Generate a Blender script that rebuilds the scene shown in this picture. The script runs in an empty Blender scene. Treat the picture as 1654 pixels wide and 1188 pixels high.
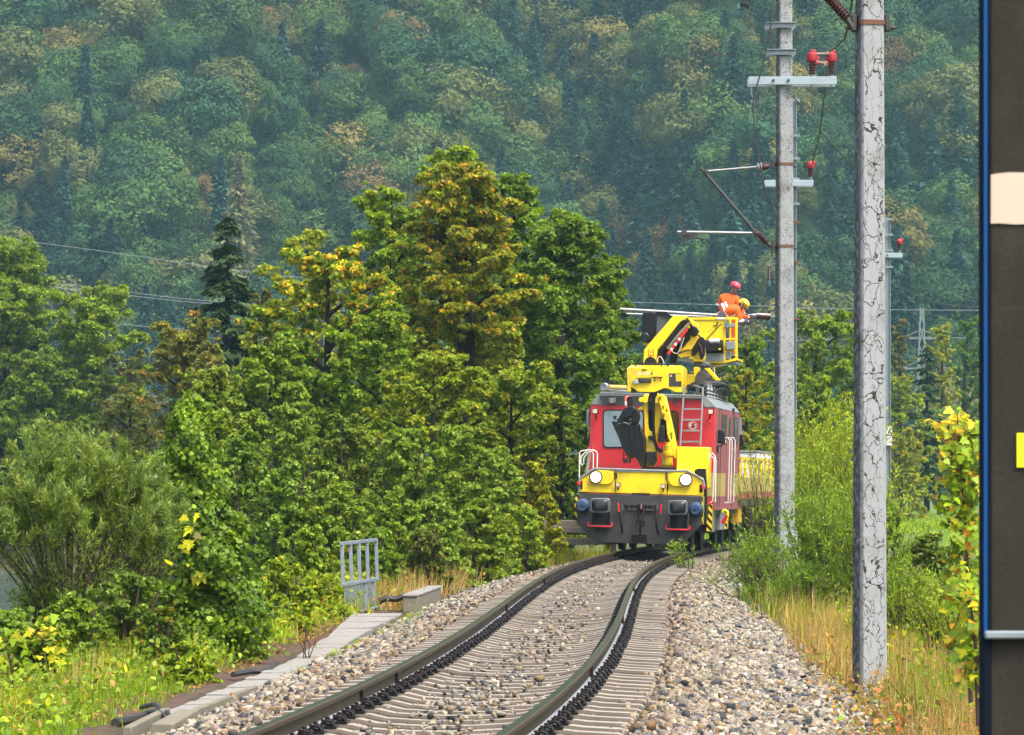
import bpy, bmesh, math, random
import numpy as np
from mathutils import Vector, Matrix
R = math.radians
random.seed(7)
SC = bpy.context.scene
COL = SC.collection

# ------------------------------------------------------------------ camera
CAM_H, FPX, HOR = 1.45, 6700.0, 785.0
cam = bpy.data.cameras.new('camera'); cam_o = bpy.data.objects.new('camera', cam); COL.objects.link(cam_o)
cam_o.location = (0, 0, CAM_H); cam_o.rotation_euler = (R(90), 0, 0)
cam.sensor_width = 36; cam.lens = 36 * FPX / 1654; cam.shift_y = (HOR - 594) / 1654
cam.clip_start = 0.5; cam.clip_end = 4000
cam.dof.use_dof = True; cam.dof.focus_distance = 70; cam.dof.aperture_fstop = 24
SC.camera = cam_o

# ------------------------------------------------------------------ sky, sun, exposure
SUN_EL, SUN_AZ = 60, 140          # azimuth clockwise from +Y (the view direction)
w = bpy.data.worlds.new('World'); SC.world = w; w.use_nodes = True
nt = w.node_tree; bg = nt.nodes['Background']
sky = nt.nodes.new('ShaderNodeTexSky'); sky.sky_type = 'NISHITA'; sky.sun_disc = False
sky.sun_elevation = R(SUN_EL); sky.sun_rotation = R(SUN_AZ); sky.dust_density = 5; sky.air_density = 0.7; sky.ozone_density = 0.4
nt.links.new(sky.outputs[0], bg.inputs[0]); bg.inputs[1].default_value = 0.15
sl = bpy.data.lights.new('sun', 'SUN'); sun = bpy.data.objects.new('sun', sl); COL.objects.link(sun)
sl.energy = 1.15; sl.angle = R(28); sl.color = (1.0, 0.95, 0.86)
sdir = Vector((math.sin(R(SUN_AZ)) * math.cos(R(SUN_EL)), math.cos(R(SUN_AZ)) * math.cos(R(SUN_EL)), math.sin(R(SUN_EL))))
sun.rotation_euler = sdir.to_track_quat('Z', 'Y').to_euler(); sun.location = (20, -30, 80)
SC.view_settings.view_transform = 'Standard'; SC.view_settings.look = 'None'
SC.view_settings.exposure = 1.55; SC.view_settings.gamma = 1
SC.render.engine = 'CYCLES'
cy = SC.cycles
cy.use_denoising = True; cy.denoiser = 'OPENIMAGEDENOISE'; cy.denoising_input_passes = 'RGB_ALBEDO_NORMAL'; cy.denoising_prefilter = 'ACCURATE'
cy.max_bounces = 8; cy.diffuse_bounces = 5; cy.glossy_bounces = 3; cy.transmission_bounces = 3
cy.volume_bounces = 1; cy.transparent_max_bounces = 8; cy.use_adaptive_sampling = False
cy.sample_clamp_indirect = 4

# ------------------------------------------------------------------ pixel <-> place
def P(u, v, Y):
    return Vector(((u - 827) / FPX * Y, Y, CAM_H - (v - HOR) / FPX * Y))
def PX(u, Y): return (u - 827) / FPX * Y
def PZ(v, Y): return CAM_H - (v - HOR) / FPX * Y

POLY = [-6.213, 31.4105, -39.2327, 22.525, -4.4058]
def center(Y):
    Y = np.asarray(Y, float)
    a, b = 20.0, 112.0
    yc = np.clip(Y, a, b) / 100
    val = np.polyval(POLY, yc)
    return val + np.where(Y < a, (Y - a) * .104, 0) + np.where(Y > b, (Y - b) * .172, 0)
def slope(Y):
    return float((center(Y + .5) - center(Y - .5)))
def bank(Y): return center(np.minimum(Y, 95.0))

def sstep(a, b, x):
    t = np.clip((x - a) / (b - a), 0, 1); return t * t * (3 - 2 * t)

def ground(X, Y):
    X = np.asarray(X, float); Y = np.asarray(Y, float)
    d = X - center(Y); db = X - bank(Y)
    z = np.interp(d, [-6, -4.5, -2.5, -1.42, -1.28, 1.28, 1.42, 3.0, 4.5, 8], [-.62, -.52, -.48, -.235, -.30, -.30, -.235, -.72, -.78, -1.05])
    zl = np.interp(db, [-40, -18.5, -14, -6], [-4, -4, -1.35, -.62])
    near_river = sstep(60, 75, Y) * (1 - sstep(212, 222, Y))
    z = np.where(db < -6, zl * near_river + (-.75) * (1 - near_river), z)
    z = z + .05 * np.sin(X * 1.7 + 1) * np.sin(Y * .9) * (np.abs(d) > 3.4)
    far = sstep(140, 260, Y)
    z = z * (1 - far * (db > -6)) + far * (db > -6) * (-.9)
    return z

# ------------------------------------------------------------------ tagging
def tag(o, label=None, cat=None, group=None, kind=None):
    if label: o['label'] = label
    if cat: o['category'] = cat
    if group: o['group'] = group
    if kind: o['kind'] = kind
    return o
def empty(name, loc=(0, 0, 0), rot=(0, 0, 0), label=None, cat=None, group=None):
    o = bpy.data.objects.new(name, None); COL.objects.link(o); o.location = loc; o.rotation_euler = rot
    o.empty_display_size = .3
    return tag(o, label, cat, group)

# ------------------------------------------------------------------ materials
def newmat(name):
    m = bpy.data.materials.new(name); m.use_nodes = True
    return m, m.node_tree, m.node_tree.nodes, m.node_tree.links, m.node_tree.nodes['Principled BSDF']
def rgb(c): return (c[0], c[1], c[2], 1)
def mat(name, col, rough=.5, metal=0.0, col2=None, scale=8.0, amt=.5, bump=0.0, bscale=None, coat=0.0, spec=.5, stretch=None, emit=0.0, grime=0.0, gcol=(.10, .08, .055)):
    """plain surface: base colour broken up by two octaves of noise towards col2, optional bump"""
    m, t, n, l, b = newmat(name)
    b.inputs['Roughness'].default_value = rough; b.inputs['Metallic'].default_value = metal
    b.inputs['Coat Weight'].default_value = coat; b.inputs['Specular IOR Level'].default_value = spec
    b.inputs['Base Color'].default_value = rgb(col)
    if emit:
        b.inputs['Emission Color'].default_value = rgb(col); b.inputs['Emission Strength'].default_value = emit
    tc = n.new('ShaderNodeTexCoord'); src = tc.outputs['Object']
    if stretch:
        mp = n.new('ShaderNodeMapping'); mp.inputs['Scale'].default_value = stretch; l.new(src, mp.inputs[0]); src = mp.outputs[0]
    if col2 is not None:
        nz = n.new('ShaderNodeTexNoise'); nz.inputs['Scale'].default_value = scale; nz.inputs['Detail'].default_value = 6; nz.inputs['Roughness'].default_value = .65
        l.new(src, nz.inputs['Vector'])
        rp = n.new('ShaderNodeValToRGB'); rp.color_ramp.elements[0].position = .5 - amt * .4; rp.color_ramp.elements[1].position = .5 + amt * .4
        rp.color_ramp.elements[0].color = rgb(col); rp.color_ramp.elements[1].color = rgb(col2)
        l.new(nz.outputs[0], rp.inputs[0]); l.new(rp.outputs[0], b.inputs['Base Color'])
    if grime:
        g = n.new('ShaderNodeTexNoise'); g.inputs['Scale'].default_value = 2.6; g.inputs['Detail'].default_value = 9; g.inputs['Roughness'].default_value = .72
        l.new(tc.outputs['Object'], g.inputs['Vector'])
        gr = n.new('ShaderNodeMapRange'); gr.inputs[1].default_value = .50; gr.inputs[2].default_value = .72; gr.inputs[3].default_value = 0; gr.inputs[4].default_value = grime; l.new(g.outputs[0], gr.inputs[0])
        gm = n.new('ShaderNodeMix'); gm.data_type = 'RGBA'; gm.inputs[7].default_value = rgb(gcol); l.new(gr.outputs[0], gm.inputs[0])
        lk = b.inputs['Base Color'].links
        if lk: l.new(lk[0].from_socket, gm.inputs[6])
        else: gm.inputs[6].default_value = rgb(col)
        l.new(gm.outputs[2], b.inputs['Base Color'])
    if bump:
        nb = n.new('ShaderNodeTexNoise'); nb.inputs['Scale'].default_value = bscale or scale * 3; nb.inputs['Detail'].default_value = 5
        l.new(src, nb.inputs['Vector'])
        bp = n.new('ShaderNodeBump'); bp.inputs['Strength'].default_value = bump; bp.inputs['Distance'].default_value = .02
        l.new(nb.outputs[0], bp.inputs['Height']); l.new(bp.outputs[0], b.inputs['Normal'])
    return m

def leaf_mat(name, trans=.42, rough=.5, gloss=.3):
    m, t, n, l, b = newmat(name)
    at = n.new('ShaderNodeAttribute'); at.attribute_name = 'Col'
    b.inputs['Roughness'].default_value = rough; b.inputs['Specular IOR Level'].default_value = gloss
    l.new(at.outputs['Color'], b.inputs['Base Color'])
    tr = n.new('ShaderNodeBsdfTranslucent'); l.new(at.outputs['Color'], tr.inputs[0])
    mx = n.new('ShaderNodeMixShader'); mx.inputs[0].default_value = trans
    l.new(b.outputs[0], mx.inputs[1]); l.new(tr.outputs[0], mx.inputs[2])
    l.new(mx.outputs[0], n['Material Output'].inputs['Surface'])
    return m
def col_mat(name, rough=.85, bump=.0, bscale=30, spec=.3):
    m, t, n, l, b = newmat(name)
    at = n.new('ShaderNodeAttribute'); at.attribute_name = 'Col'
    tc = n.new('ShaderNodeTexCoord')
    nz = n.new('ShaderNodeTexNoise'); nz.inputs['Scale'].default_value = bscale; nz.inputs['Detail'].default_value = 6
    l.new(tc.outputs['Object'], nz.inputs['Vector'])
    mx = n.new('ShaderNodeMix'); mx.data_type = 'RGBA'; mx.blend_type = 'MULTIPLY'; mx.inputs[0].default_value = .6
    rp = n.new('ShaderNodeValToRGB'); rp.color_ramp.elements[0].color = (.45, .42, .4, 1); rp.color_ramp.elements[1].color = (1.3, 1.3, 1.3, 1)
    rp.color_ramp.elements[0].position = .3; rp.color_ramp.elements[1].position = .7
    l.new(nz.outputs[0], rp.inputs[0])
    l.new(at.outputs['Color'], mx.inputs[6]); l.new(rp.outputs[0], mx.inputs[7]); l.new(mx.outputs[2], b.inputs['Base Color'])
    b.inputs['Roughness'].default_value = rough; b.inputs['Specular IOR Level'].default_value = spec
    if bump:
        bp = n.new('ShaderNodeBump'); bp.inputs['Strength'].default_value = bump; bp.inputs['Distance'].default_value = .03
        l.new(nz.outputs[0], bp.inputs['Height']); l.new(bp.outputs[0], b.inputs['Normal'])
    return m

def stripe_mat(name, c1, c2, period, vec=(1, 0, 1)):
    m, t, n, l, b = newmat(name)
    tc = n.new('ShaderNodeTexCoord'); dp = n.new('ShaderNodeVectorMath'); dp.operation = 'DOT_PRODUCT'; dp.inputs[1].default_value = vec
    l.new(tc.outputs['Object'], dp.inputs[0])
    dv = n.new('ShaderNodeMath'); dv.operation = 'DIVIDE'; dv.inputs[1].default_value = period; l.new(dp.outputs['Value'], dv.inputs[0])
    fr = n.new('ShaderNodeMath'); fr.operation = 'FRACT'; l.new(dv.outputs[0], fr.inputs[0])
    gt = n.new('ShaderNodeMath'); gt.operation = 'GREATER_THAN'; gt.inputs[1].default_value = .5; l.new(fr.outputs[0], gt.inputs[0])
    mx = n.new('ShaderNodeMix'); mx.data_type = 'RGBA'; mx.inputs[6].default_value = rgb(c1); mx.inputs[7].default_value = rgb(c2)
    l.new(gt.outputs[0], mx.inputs[0]); l.new(mx.outputs[2], b.inputs['Base Color']); b.inputs['Roughness'].default_value = .5
    return m

def crack_mat(name, base, dark_tone, crack, cell=(3.2, 3.2, 2.0), width=.035, side=-1.0, dens=.5, patchy=0.0):
    """weathered spun concrete: pale skin, a map of dark cracks kept to one broad strip of the shaft, a darker grey tone beside it"""
    m, t, n, l, b = newmat(name)
    tc = n.new('ShaderNodeTexCoord')
    def noise(scale, det=5, vec=None):
        k = n.new('ShaderNodeTexNoise'); k.inputs['Scale'].default_value = scale; k.inputs['Detail'].default_value = det
        l.new(vec or tc.outputs['Object'], k.inputs['Vector']); return k
    wob = noise(9, 4)
    add = n.new('ShaderNodeVectorMath'); add.operation = 'MULTIPLY_ADD'; add.inputs[1].default_value = (.16, .16, .16)
    l.new(wob.outputs[1], add.inputs[0]); l.new(tc.outputs['Object'], add.inputs[2])
    mp = n.new('ShaderNodeMapping'); mp.inputs['Scale'].default_value = cell; l.new(add.outputs[0], mp.inputs[0])
    vo = n.new('ShaderNodeTexVoronoi'); vo.feature = 'DISTANCE_TO_EDGE'; vo.inputs['Scale'].default_value = 1.0; l.new(mp.outputs[0], vo.inputs['Vector'])
    # crack width wanders
    wn = noise(5, 3)
    wr = n.new('ShaderNodeMapRange'); wr.inputs[1].default_value = .34; wr.inputs[2].default_value = .68; wr.inputs[3].default_value = 0; wr.inputs[4].default_value = width * 1.0; l.new(wn.outputs[0], wr.inputs[0])
    lt = n.new('ShaderNodeMath'); lt.operation = 'LESS_THAN'; l.new(vo.outputs['Distance'], lt.inputs[0]); l.new(wr.outputs[0], lt.inputs[1])
    # long vertical cracks
    mp2 = n.new('ShaderNodeMapping'); mp2.inputs['Scale'].default_value = (cell[0] * 1.5, cell[1] * 1.5, cell[2] * .35); l.new(add.outputs[0], mp2.inputs[0])
    v2 = n.new('ShaderNodeTexVoronoi'); v2.feature = 'DISTANCE_TO_EDGE'; v2.inputs['Scale'].default_value = 1.0; l.new(mp2.outputs[0], v2.inputs['Vector'])
    lt2 = n.new('ShaderNodeMath'); lt2.operation = 'LESS_THAN'; lt2.inputs[1].default_value = width * .30; l.new(v2.outputs['Distance'], lt2.inputs[0])
    mxk = n.new('ShaderNodeMath'); mxk.operation = 'MAXIMUM'; l.new(lt.outputs[0], mxk.inputs[0]); l.new(lt2.outputs[0], mxk.inputs[1])
    sx = n.new('ShaderNodeSeparateXYZ'); l.new(tc.outputs['Object'], sx.inputs[0])
    ad = n.new('ShaderNodeMath'); ad.operation = 'ABSOLUTE'
    so = n.new('ShaderNodeMath'); so.operation = 'SUBTRACT'; so.inputs[1].default_value = .02; l.new(sx.outputs[0], so.inputs[0]); l.new(so.outputs[0], ad.inputs[0])
    strip = n.new('ShaderNodeMapRange'); strip.inputs[1].default_value = dens * .2; strip.inputs[2].default_value = dens * .34; strip.inputs[3].default_value = 1; strip.inputs[4].default_value = 0
    l.new(ad.outputs[0], strip.inputs[0])
    ms = n.new('ShaderNodeMath'); ms.operation = 'MULTIPLY'; l.new(mxk.outputs[0], ms.inputs[0]); l.new(strip.outputs[0], ms.inputs[1])
    # darker tone: towards one flank, and in stained patches
    sn = noise(2.2, 6); sn2 = noise(14, 5)
    fl = n.new('ShaderNodeMapRange'); fl.inputs[1].default_value = side * .065; fl.inputs[2].default_value = side * .135; fl.inputs[3].default_value = 0; fl.inputs[4].default_value = 1.0
    l.new(sx.outputs[0], fl.inputs[0])
    s2 = n.new('ShaderNodeMapRange'); s2.inputs[1].default_value = .52; s2.inputs[2].default_value = .75; s2.inputs[3].default_value = 0; s2.inputs[4].default_value = .5 + patchy; l.new(sn.outputs[0], s2.inputs[0])
    sa = n.new('ShaderNodeMath'); sa.operation = 'ADD'; sa.use_clamp = True; l.new(fl.outputs[0], sa.inputs[0]); l.new(s2.outputs[0], sa.inputs[1])
    sm = n.new('ShaderNodeMath'); sm.operation = 'MULTIPLY'
    s3 = n.new('ShaderNodeMapRange'); s3.inputs[1].default_value = .25; s3.inputs[2].default_value = .52; l.new(sn2.outputs[0], s3.inputs[0])
    l.new(sa.outputs[0], sm.inputs[0]); l.new(s3.outputs[0], sm.inputs[1])
    m1 = n.new('ShaderNodeMix'); m1.data_type = 'RGBA'; m1.inputs[6].default_value = rgb(base); m1.inputs[7].default_value = rgb(dark_tone); l.new(sm.outputs[0], m1.inputs[0])
    m2 = n.new('ShaderNodeMix'); m2.data_type = 'RGBA'; m2.inputs[7].default_value = rgb(crack); l.new(m1.outputs[2], m2.inputs[6]); l.new(ms.outputs[0], m2.inputs[0])
    l.new(m2.outputs[2], b.inputs['Base Color']); b.inputs['Roughness'].default_value = .85
    bp = n.new('ShaderNodeBump'); bp.inputs['Strength'].default_value = .4; bp.inputs['Distance'].default_value = -.02; l.new(ms.outputs[0], bp.inputs['Height']); l.new(bp.outputs[0], b.inputs['Normal'])
    return m

M = dict(
    yellow=mat('yellow_paint', (.86, .66, .004), .35, col2=(.74, .53, .006), scale=2.5, amt=1.0, coat=.08, grime=.5),
    red=mat('red_paint', (.56, .020, .030), .38, col2=(.48, .02, .028), scale=1.5, amt=1.0, coat=.08, grime=.45),
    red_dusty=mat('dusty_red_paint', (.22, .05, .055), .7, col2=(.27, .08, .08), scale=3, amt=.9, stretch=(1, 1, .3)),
    cream=mat('cream_paint', (.42, .33, .08), .6, col2=(.34, .25, .06), scale=4, amt=.9),
    dark=mat('dark_grey_paint', (.026, .028, .028), .55, col2=(.042, .038, .032), scale=5, amt=.9, grime=.5, gcol=(.09, .075, .055)),
    black=mat('black_rubber', (.004, .004, .005), .5, spec=.3, col2=(.009, .009, .008), scale=9),
    blackgloss=mat('black_plastic', (.007, .008, .010), .25),
    grey=mat('grey_paint', (.22, .25, .25), .5, col2=(.16, .18, .18), scale=4),
    roofgrey=mat('roof_grey_paint', (.10, .115, .115), .55, col2=(.06, .065, .065), scale=4, amt=1),
    silver=mat('bare_aluminium', (.34, .35, .35), .4, .6, col2=(.26, .27, .27), scale=10),
    galv=mat('galvanised_steel', (.28, .335, .36), .5, .35, col2=(.17, .21, .23), scale=14, amt=.8, grime=.35, gcol=(.12, .11, .08)),
    galv2=mat('galvanised_crossarm', (.36, .44, .47), .45, .3, col2=(.29, .36, .39), scale=9, amt=.8),
    oldsteel=mat('weathered_steel', (.055, .055, .05), .55, .4, col2=(.09, .072, .055), scale=12),
    rustband=mat('rusty_band', (.16, .06, .03), .8, col2=(.09, .05, .035), scale=20),
    porcelain=mat('brown_porcelain', (.045, .014, .012), .15, coat=.6),
    redcap=mat('red_insulating_cap', (.30, .010, .014), .5),
    wire=mat('dark_cable', (.03, .028, .022), .6),
    glassblue=mat('windscreen_glass', (.16, .24, .27), .06, col2=(.24, .34, .37), scale=1.2, spec=.9, coat=1),  # blue tint paints mirrored sky into the glass colour
    glassdark=mat('dark_window_glass', (.045, .04, .012), .06, spec=.8, coat=1),  # olive tint paints the yellowish reflection into the glass colour
    white=mat('white_paint', (.62, .62, .62), .5),
    lamp=mat('lit_headlight', (1, .98, .92), .3, emit=1.6),
    lens=mat('smoked_lens', (.075, .085, .09), .2, col2=(.10, .11, .112), scale=6, coat=.8),
    blue=mat('blue_rubber', (.025, .06, .13), .45, col2=(.04, .075, .14), scale=8),
    handlered=mat('red_handle', (.7, .02, .03), .4),
    orange=mat('orange_fabric', (.72, .12, .008), .8, col2=(.62, .09, .008), scale=12, bump=.4, bscale=22),
    reflective=mat('reflective_tape', (.75, .75, .75), .4),
    navy=mat('navy_fabric', (.05, .065, .10), .85, col2=(.035, .045, .07), scale=14, bump=.3),
    skin=mat('skin', (.55, .30, .21), .55),
    helmetred=mat('red_helmet_shell', (.55, .05, .06), .3, coat=.4),
    helmetyellow=mat('yellow_helmet_shell', (.85, .58, .01), .3, coat=.4),
    wiresteel=mat('insulator_grey', (.2, .21, .21), .5),
    glove=mat('dark_glove', (.05, .055, .06), .8),
    hair=mat('dark_hair', (.03, .022, .015), .7),
    hazard=stripe_mat('hazard_stripes', (.8, .6, .01), (.015, .015, .015), .17, (1, 1, 1)),
    rail=mat('rail_steel_brown', (.064, .045, .022), .6, .0, spec=.25, col2=(.042, .031, .016), scale=3, amt=1, stretch=(1, .2, 1)),
    railtop=mat('rail_running_surface', (.15, .15, .065), .24, .75, col2=(.07, .085, .03), scale=2, amt=1, stretch=(3, .15, 1)),  # olive tint paints mirrored trees into the metal colour
    railfoot=mat('rail_foot_pale', (.30, .32, .34), .5, .2, col2=(.22, .23, .24), scale=6),  # paler bluish grey along the upper side of the foot
    clip=mat('oiled_spring_steel', (.020, .016, .014), .3, .4),
    conc=mat('sleeper_concrete', (.33, .30, .24), .9, col2=(.23, .205, .16), scale=5, amt=.9, bump=.25, bscale=60),
    concpale=mat('pale_concrete', (.28, .27, .24), .9, col2=(.19, .18, .155), scale=3.5, amt=.9, grime=.6, gcol=(.10, .10, .06), bump=.15, bscale=40),
    conctan=mat('tan_concrete', (.20, .18, .12), .9, col2=(.14, .13, .095), scale=6, amt=.9, grime=.5, gcol=(.06, .06, .03), bump=.2),
    bark=mat('bark', (.022, .017, .012), .95, spec=.1, col2=(.04, .033, .025), scale=6, bump=.5),
    twig=mat('brown_twigs', (.06, .035, .025), .9),
    post=mat('dark_cast_concrete', (.024, .0225, .018), .95, spec=.15, col2=(.034, .031, .025), scale=7, amt=1, bump=.15, bscale=90, grime=.5, gcol=(.07, .066, .055)),
    navyedge=mat('dark_navy_edge', (.004, .008, .016), .9, spec=.1),
    bluestrip=mat('blue_strip', (.0, .06, .21), .6, spec=.2),
    paper=mat('cream_marking', (.56, .48, .38), .8, col2=(.50, .41, .31), scale=14, amt=.9),
    neon=mat('yellow_reflector', (.72, .85, .01), .4),
    leaf=leaf_mat('leaves'),
    farleaf=leaf_mat('distant_leaves', .22, .7, .1),
    leafwax=leaf_mat('glossy_leaves', .35, .45, .3),
    needle=leaf_mat('needles', .12, .7, .2),
    grass=leaf_mat('grass_blades', .35, .6, .2),
    stone=col_mat('ballast_stone', .8, 0, 60),
    soil=col_mat('ground_surface', .95, .6, 9),
    coping=mat('oiled_hook', (.05, .022, .018), .4, .5),
)
mw, tw, nw_, lw, bw = newmat('river_water')
bw.inputs['Base Color'].default_value = (.10, .13, .12, 1); bw.inputs['Roughness'].default_value = .12
tcw = nw_.new('ShaderNodeTexCoord'); mpw = nw_.new('ShaderNodeMapping'); mpw.inputs['Scale'].default_value = (1.2, .35, 1); lw.new(tcw.outputs['Object'], mpw.inputs[0])
nzw = nw_.new('ShaderNodeTexNoise'); nzw.inputs['Scale'].default_value = 1.3; nzw.inputs['Detail'].default_value = 5; lw.new(mpw.outputs[0], nzw.inputs[0])
bpw = nw_.new('ShaderNodeBump'); bpw.inputs['Strength'].default_value = .5; bpw.inputs['Distance'].default_value = .15; lw.new(nzw.outputs[0], bpw.inputs['Height']); lw.new(bpw.outputs[0], bw.inputs['Normal'])
M['water'] = mw
M['sleeperside'] = mat('shaded_sleeper_side', (.10, .083, .062), .95, col2=(.062, .051, .038), scale=6)  # dirt brown, deepened to paint in the shade between sleepers

# ------------------------------------------------------------------ mesh building
class MB:
    def __init__(s): s.v = []; s.f = []; s.m = []; s.mi = 0
    def add(s, vs, fs):
        o = len(s.v); s.v += [tuple(x) for x in vs]; s.f += [[o + i for i in f] for f in fs]; s.m += [s.mi] * len(fs); return s
    def box(s, c, size, rot=None):
        hx, hy, hz = size[0] / 2, size[1] / 2, size[2] / 2
        vs = [Vector((x, y, z)) for z in (-hz, hz) for y in (-hy, hy) for x in (-hx, hx)]
        if rot is not None:
            q = rot.to_matrix() if hasattr(rot, 'to_matrix') else rot
            vs = [q @ p for p in vs]
        c = Vector(c)
        return s.add([p + c for p in vs], [(0, 2, 3, 1), (4, 5, 7, 6), (0, 1, 5, 4), (2, 6, 7, 3), (0, 4, 6, 2), (1, 3, 7, 5)])
    def bb(s, a, b):
        return s.box([(a[i] + b[i]) / 2 for i in range(3)], [abs(b[i] - a[i]) for i in range(3)])
    def bar(s, p, q, wd, th=None, up=(0, 0, 1)):
        """square bar from p to q"""
        th = th or wd; p, q = Vector(p), Vector(q); d = q - p; L = d.length
        if L < 1e-6: return s
        d /= L; up = Vector(up)
        if abs(d.dot(up)) > .98: up = Vector((0, 1, 0))
        x = d.cross(up).normalized(); z = x.cross(d)
        return s.box((p + q) / 2, (wd, L, th), Matrix((x, d, z)).transposed())
    def tube(s, path, r, n=8, cap=True):
        path = [Vector(p) for p in path]; rs = r if isinstance(r, (list, tuple)) else [r] * len(path)
        vs = []; prev = None
        for i, p in enumerate(path):
            d = (path[min(i + 1, len(path) - 1)] - path[max(i - 1, 0)])
            d = d.normalized() if d.length > 1e-9 else Vector((0, 0, 1))
            if prev is None:
                a = Vector((0, 0, 1)) if abs(d.z) < .9 else Vector((1, 0, 0))
                x = d.cross(a).normalized()
            else:
                x = prev - d * prev.dot(d); x = x.normalized() if x.length > 1e-6 else d.orthogonal().normalized()
            y = d.cross(x); prev = x
            for k in range(n):
                t = 2 * math.pi * k / n; vs.append(p + (x * math.cos(t) + y * math.sin(t)) * rs[i])
        fs = []
        for i in range(len(path) - 1):
            for k in range(n):
                a, b = i * n + k, i * n + (k + 1) % n; fs.append((a, b, b + n, a + n))
        if cap: fs += [tuple(range(n))[::-1], tuple((len(path) - 1) * n + k for k in range(n))]
        return s.add(vs, fs)
    def cyl(s, p, q, r, n=16): return s.tube([p, q], r, n)
    def lathe(s, p, axis, prof, n=16):
        """profile [(along, radius)] turned about axis from p"""
        a = Vector(axis).normalized(); return s.tube([Vector(p) + a * t for t, _ in prof], [max(r_, 1e-4) for _, r_ in prof], n)
    def prism(s, front, back):
        k = len(front); return s.add(list(front) + list(back), [tuple(range(k)), tuple(range(k, 2 * k))[::-1]] + [(i, i + k, (i + 1) % k + k, (i + 1) % k) for i in range(k)])
    def build(s, name, m, parent=None, bevel=0.0, smooth=True, link=True):
        me = bpy.data.meshes.new(name); me.from_pydata(s.v, [], s.f)
        ms = m if isinstance(m, (list, tuple)) else [m]
        for x in ms: me.materials.append(x)
        me.polygons.foreach_set('material_index', s.m)
        bm = bmesh.new(); bm.from_mesh(me); bmesh.ops.recalc_face_normals(bm, faces=bm.faces); bm.to_mesh(me); bm.free()
        if smooth:
            me.shade_smooth(); me.set_sharp_from_angle(angle=R(38))
        o = bpy.data.objects.new(name, me); COL.objects.link(o)
        if parent is not None: o.parent = parent
        if bevel:
            b = o.modifiers.new('soft_edges', 'BEVEL'); b.width = bevel; b.segments = 2; b.limit_method = 'ANGLE'; b.angle_limit = R(40)
        return o
def rrect(x0, x1, z0, z1, r, n=4):
    pts = []
    for cx, cz, a0 in ((x1 - r, z1 - r, 0), (x0 + r, z1 - r, 90), (x0 + r, z0 + r, 180), (x1 - r, z0 + r, 270)):
        for i in range(n + 1):
            t = R(a0 + 90 * i / n); pts.append((cx + r * math.cos(t), cz + r * math.sin(t)))
    return pts

def copy_tree(o, parent=None):
    c = o.copy(); COL.objects.link(c)
    if parent is not None: c.parent = parent
    for ch in list(o.children): copy_tree(ch, c)
    return c

# ------------------------------------------------------------------ leaf clouds (numpy)
def unit(a): return a / np.maximum(np.linalg.norm(a, axis=-1, keepdims=True), 1e-9)
DIAMOND = np.array([(-.5, 0, 0), (-.02, .5, .12), (.5, 0, -.05), (-.02, -.5, .12)])
LANCE = np.array([(-.5, 0, 0), (0, .5, .1), (.5, 0, 0), (0, -.5, .1)])
OVAL = np.array([(-.5, 0, 0), (-.22, .42, .1), (.2, .40, .1), (.5, 0, -.06), (.2, -.40, .1), (-.22, -.42, .1)])
MAPLE = np.array([(-.42, .0, 0), (-.38, .16, .02), (-.40, .42, .06), (-.12, .30, .05), (-.05, .55, .0), (.10, .24, .05), (.30, .20, .03), (.58, .0, -.05),
                  (.30, -.20, .03), (.10, -.24, .05), (-.05, -.55, .0), (-.12, -.30, .05), (-.40, -.42, .06), (-.38, -.16, .02)])
BLADE = np.array([(0, .5, 0), (.5, .38, .06), (1, 0, .0), (.5, -.38, .06), (0, -.5, 0)])
def place(c, t, n, L, W, tmpl):
    n = n - t * (n * t).sum(1, keepdims=True); n = unit(n); b = np.cross(n, t)
    L = np.broadcast_to(np.asarray(L, float), (len(c),)); W = np.broadcast_to(np.asarray(W, float), (len(c),))
    return (c[:, None, :] + tmpl[None, :, 0, None] * L[:, None, None] * t[:, None, :] + tmpl[None, :, 1, None] * W[:, None, None] * b[:, None, :]
            + tmpl[None, :, 2, None] * W[:, None, None] * n[:, None, :])
def orient(rng, out, droop=.25, up=.8, wild=.6):
    k = len(out)
    t = out * .6 + rng.normal(size=(k, 3)) * wild; t[:, 2] -= droop; t = unit(t)
    n = out * .35 + rng.normal(size=(k, 3)) * .45; n[:, 2] += up
    return t, n
def poly_mesh(name, polys, cols, m, parent=None, smooth=False):
    """polys: list of (N,k,3) arrays; cols: list of (N,3)"""
    me = bpy.data.meshes.new(name)
    nv = sum(p.shape[0] * p.shape[1] for p in polys); nf = sum(p.shape[0] for p in polys)
    me.vertices.add(nv); me.loops.add(nv); me.polygons.add(nf)
    me.vertices.foreach_set('co', np.concatenate([p.reshape(-1) for p in polys]).astype(np.float32))
    me.loops.foreach_set('vertex_index', np.arange(nv, dtype=np.int32))
    sizes = np.concatenate([np.full(p.shape[0], p.shape[1], np.int32) for p in polys])
    me.polygons.foreach_set('loop_start', np.concatenate([[0], np.cumsum(sizes)[:-1]]).astype(np.int32))
    me.update(calc_edges=True)
    a = me.attributes.new('Col', 'FLOAT_COLOR', 'POINT')
    full = np.concatenate([np.repeat(np.c_[c, np.ones(len(c))], p.shape[1], axis=0) for p, c in zip(polys, cols)]).astype(np.float32)
    a.data.foreach_set('color', full.reshape(-1))
    me.materials.append(m)
    o = bpy.data.objects.new(name, me); COL.objects.link(o)
    if parent is not None: o.parent = parent
    return o
def pick(rng, pal, k, jit=.22):
    cs = np.array([p[0] for p in pal]); ws = np.array([p[1] for p in pal], float); ws /= ws.sum()
    c = cs[rng.choice(len(pal), k, p=ws)]
    return np.clip(c * (1 + rng.normal(size=(k, 1)) * jit) * (1 + rng.normal(size=(k, 3)) * .03), .003, .9)

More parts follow.
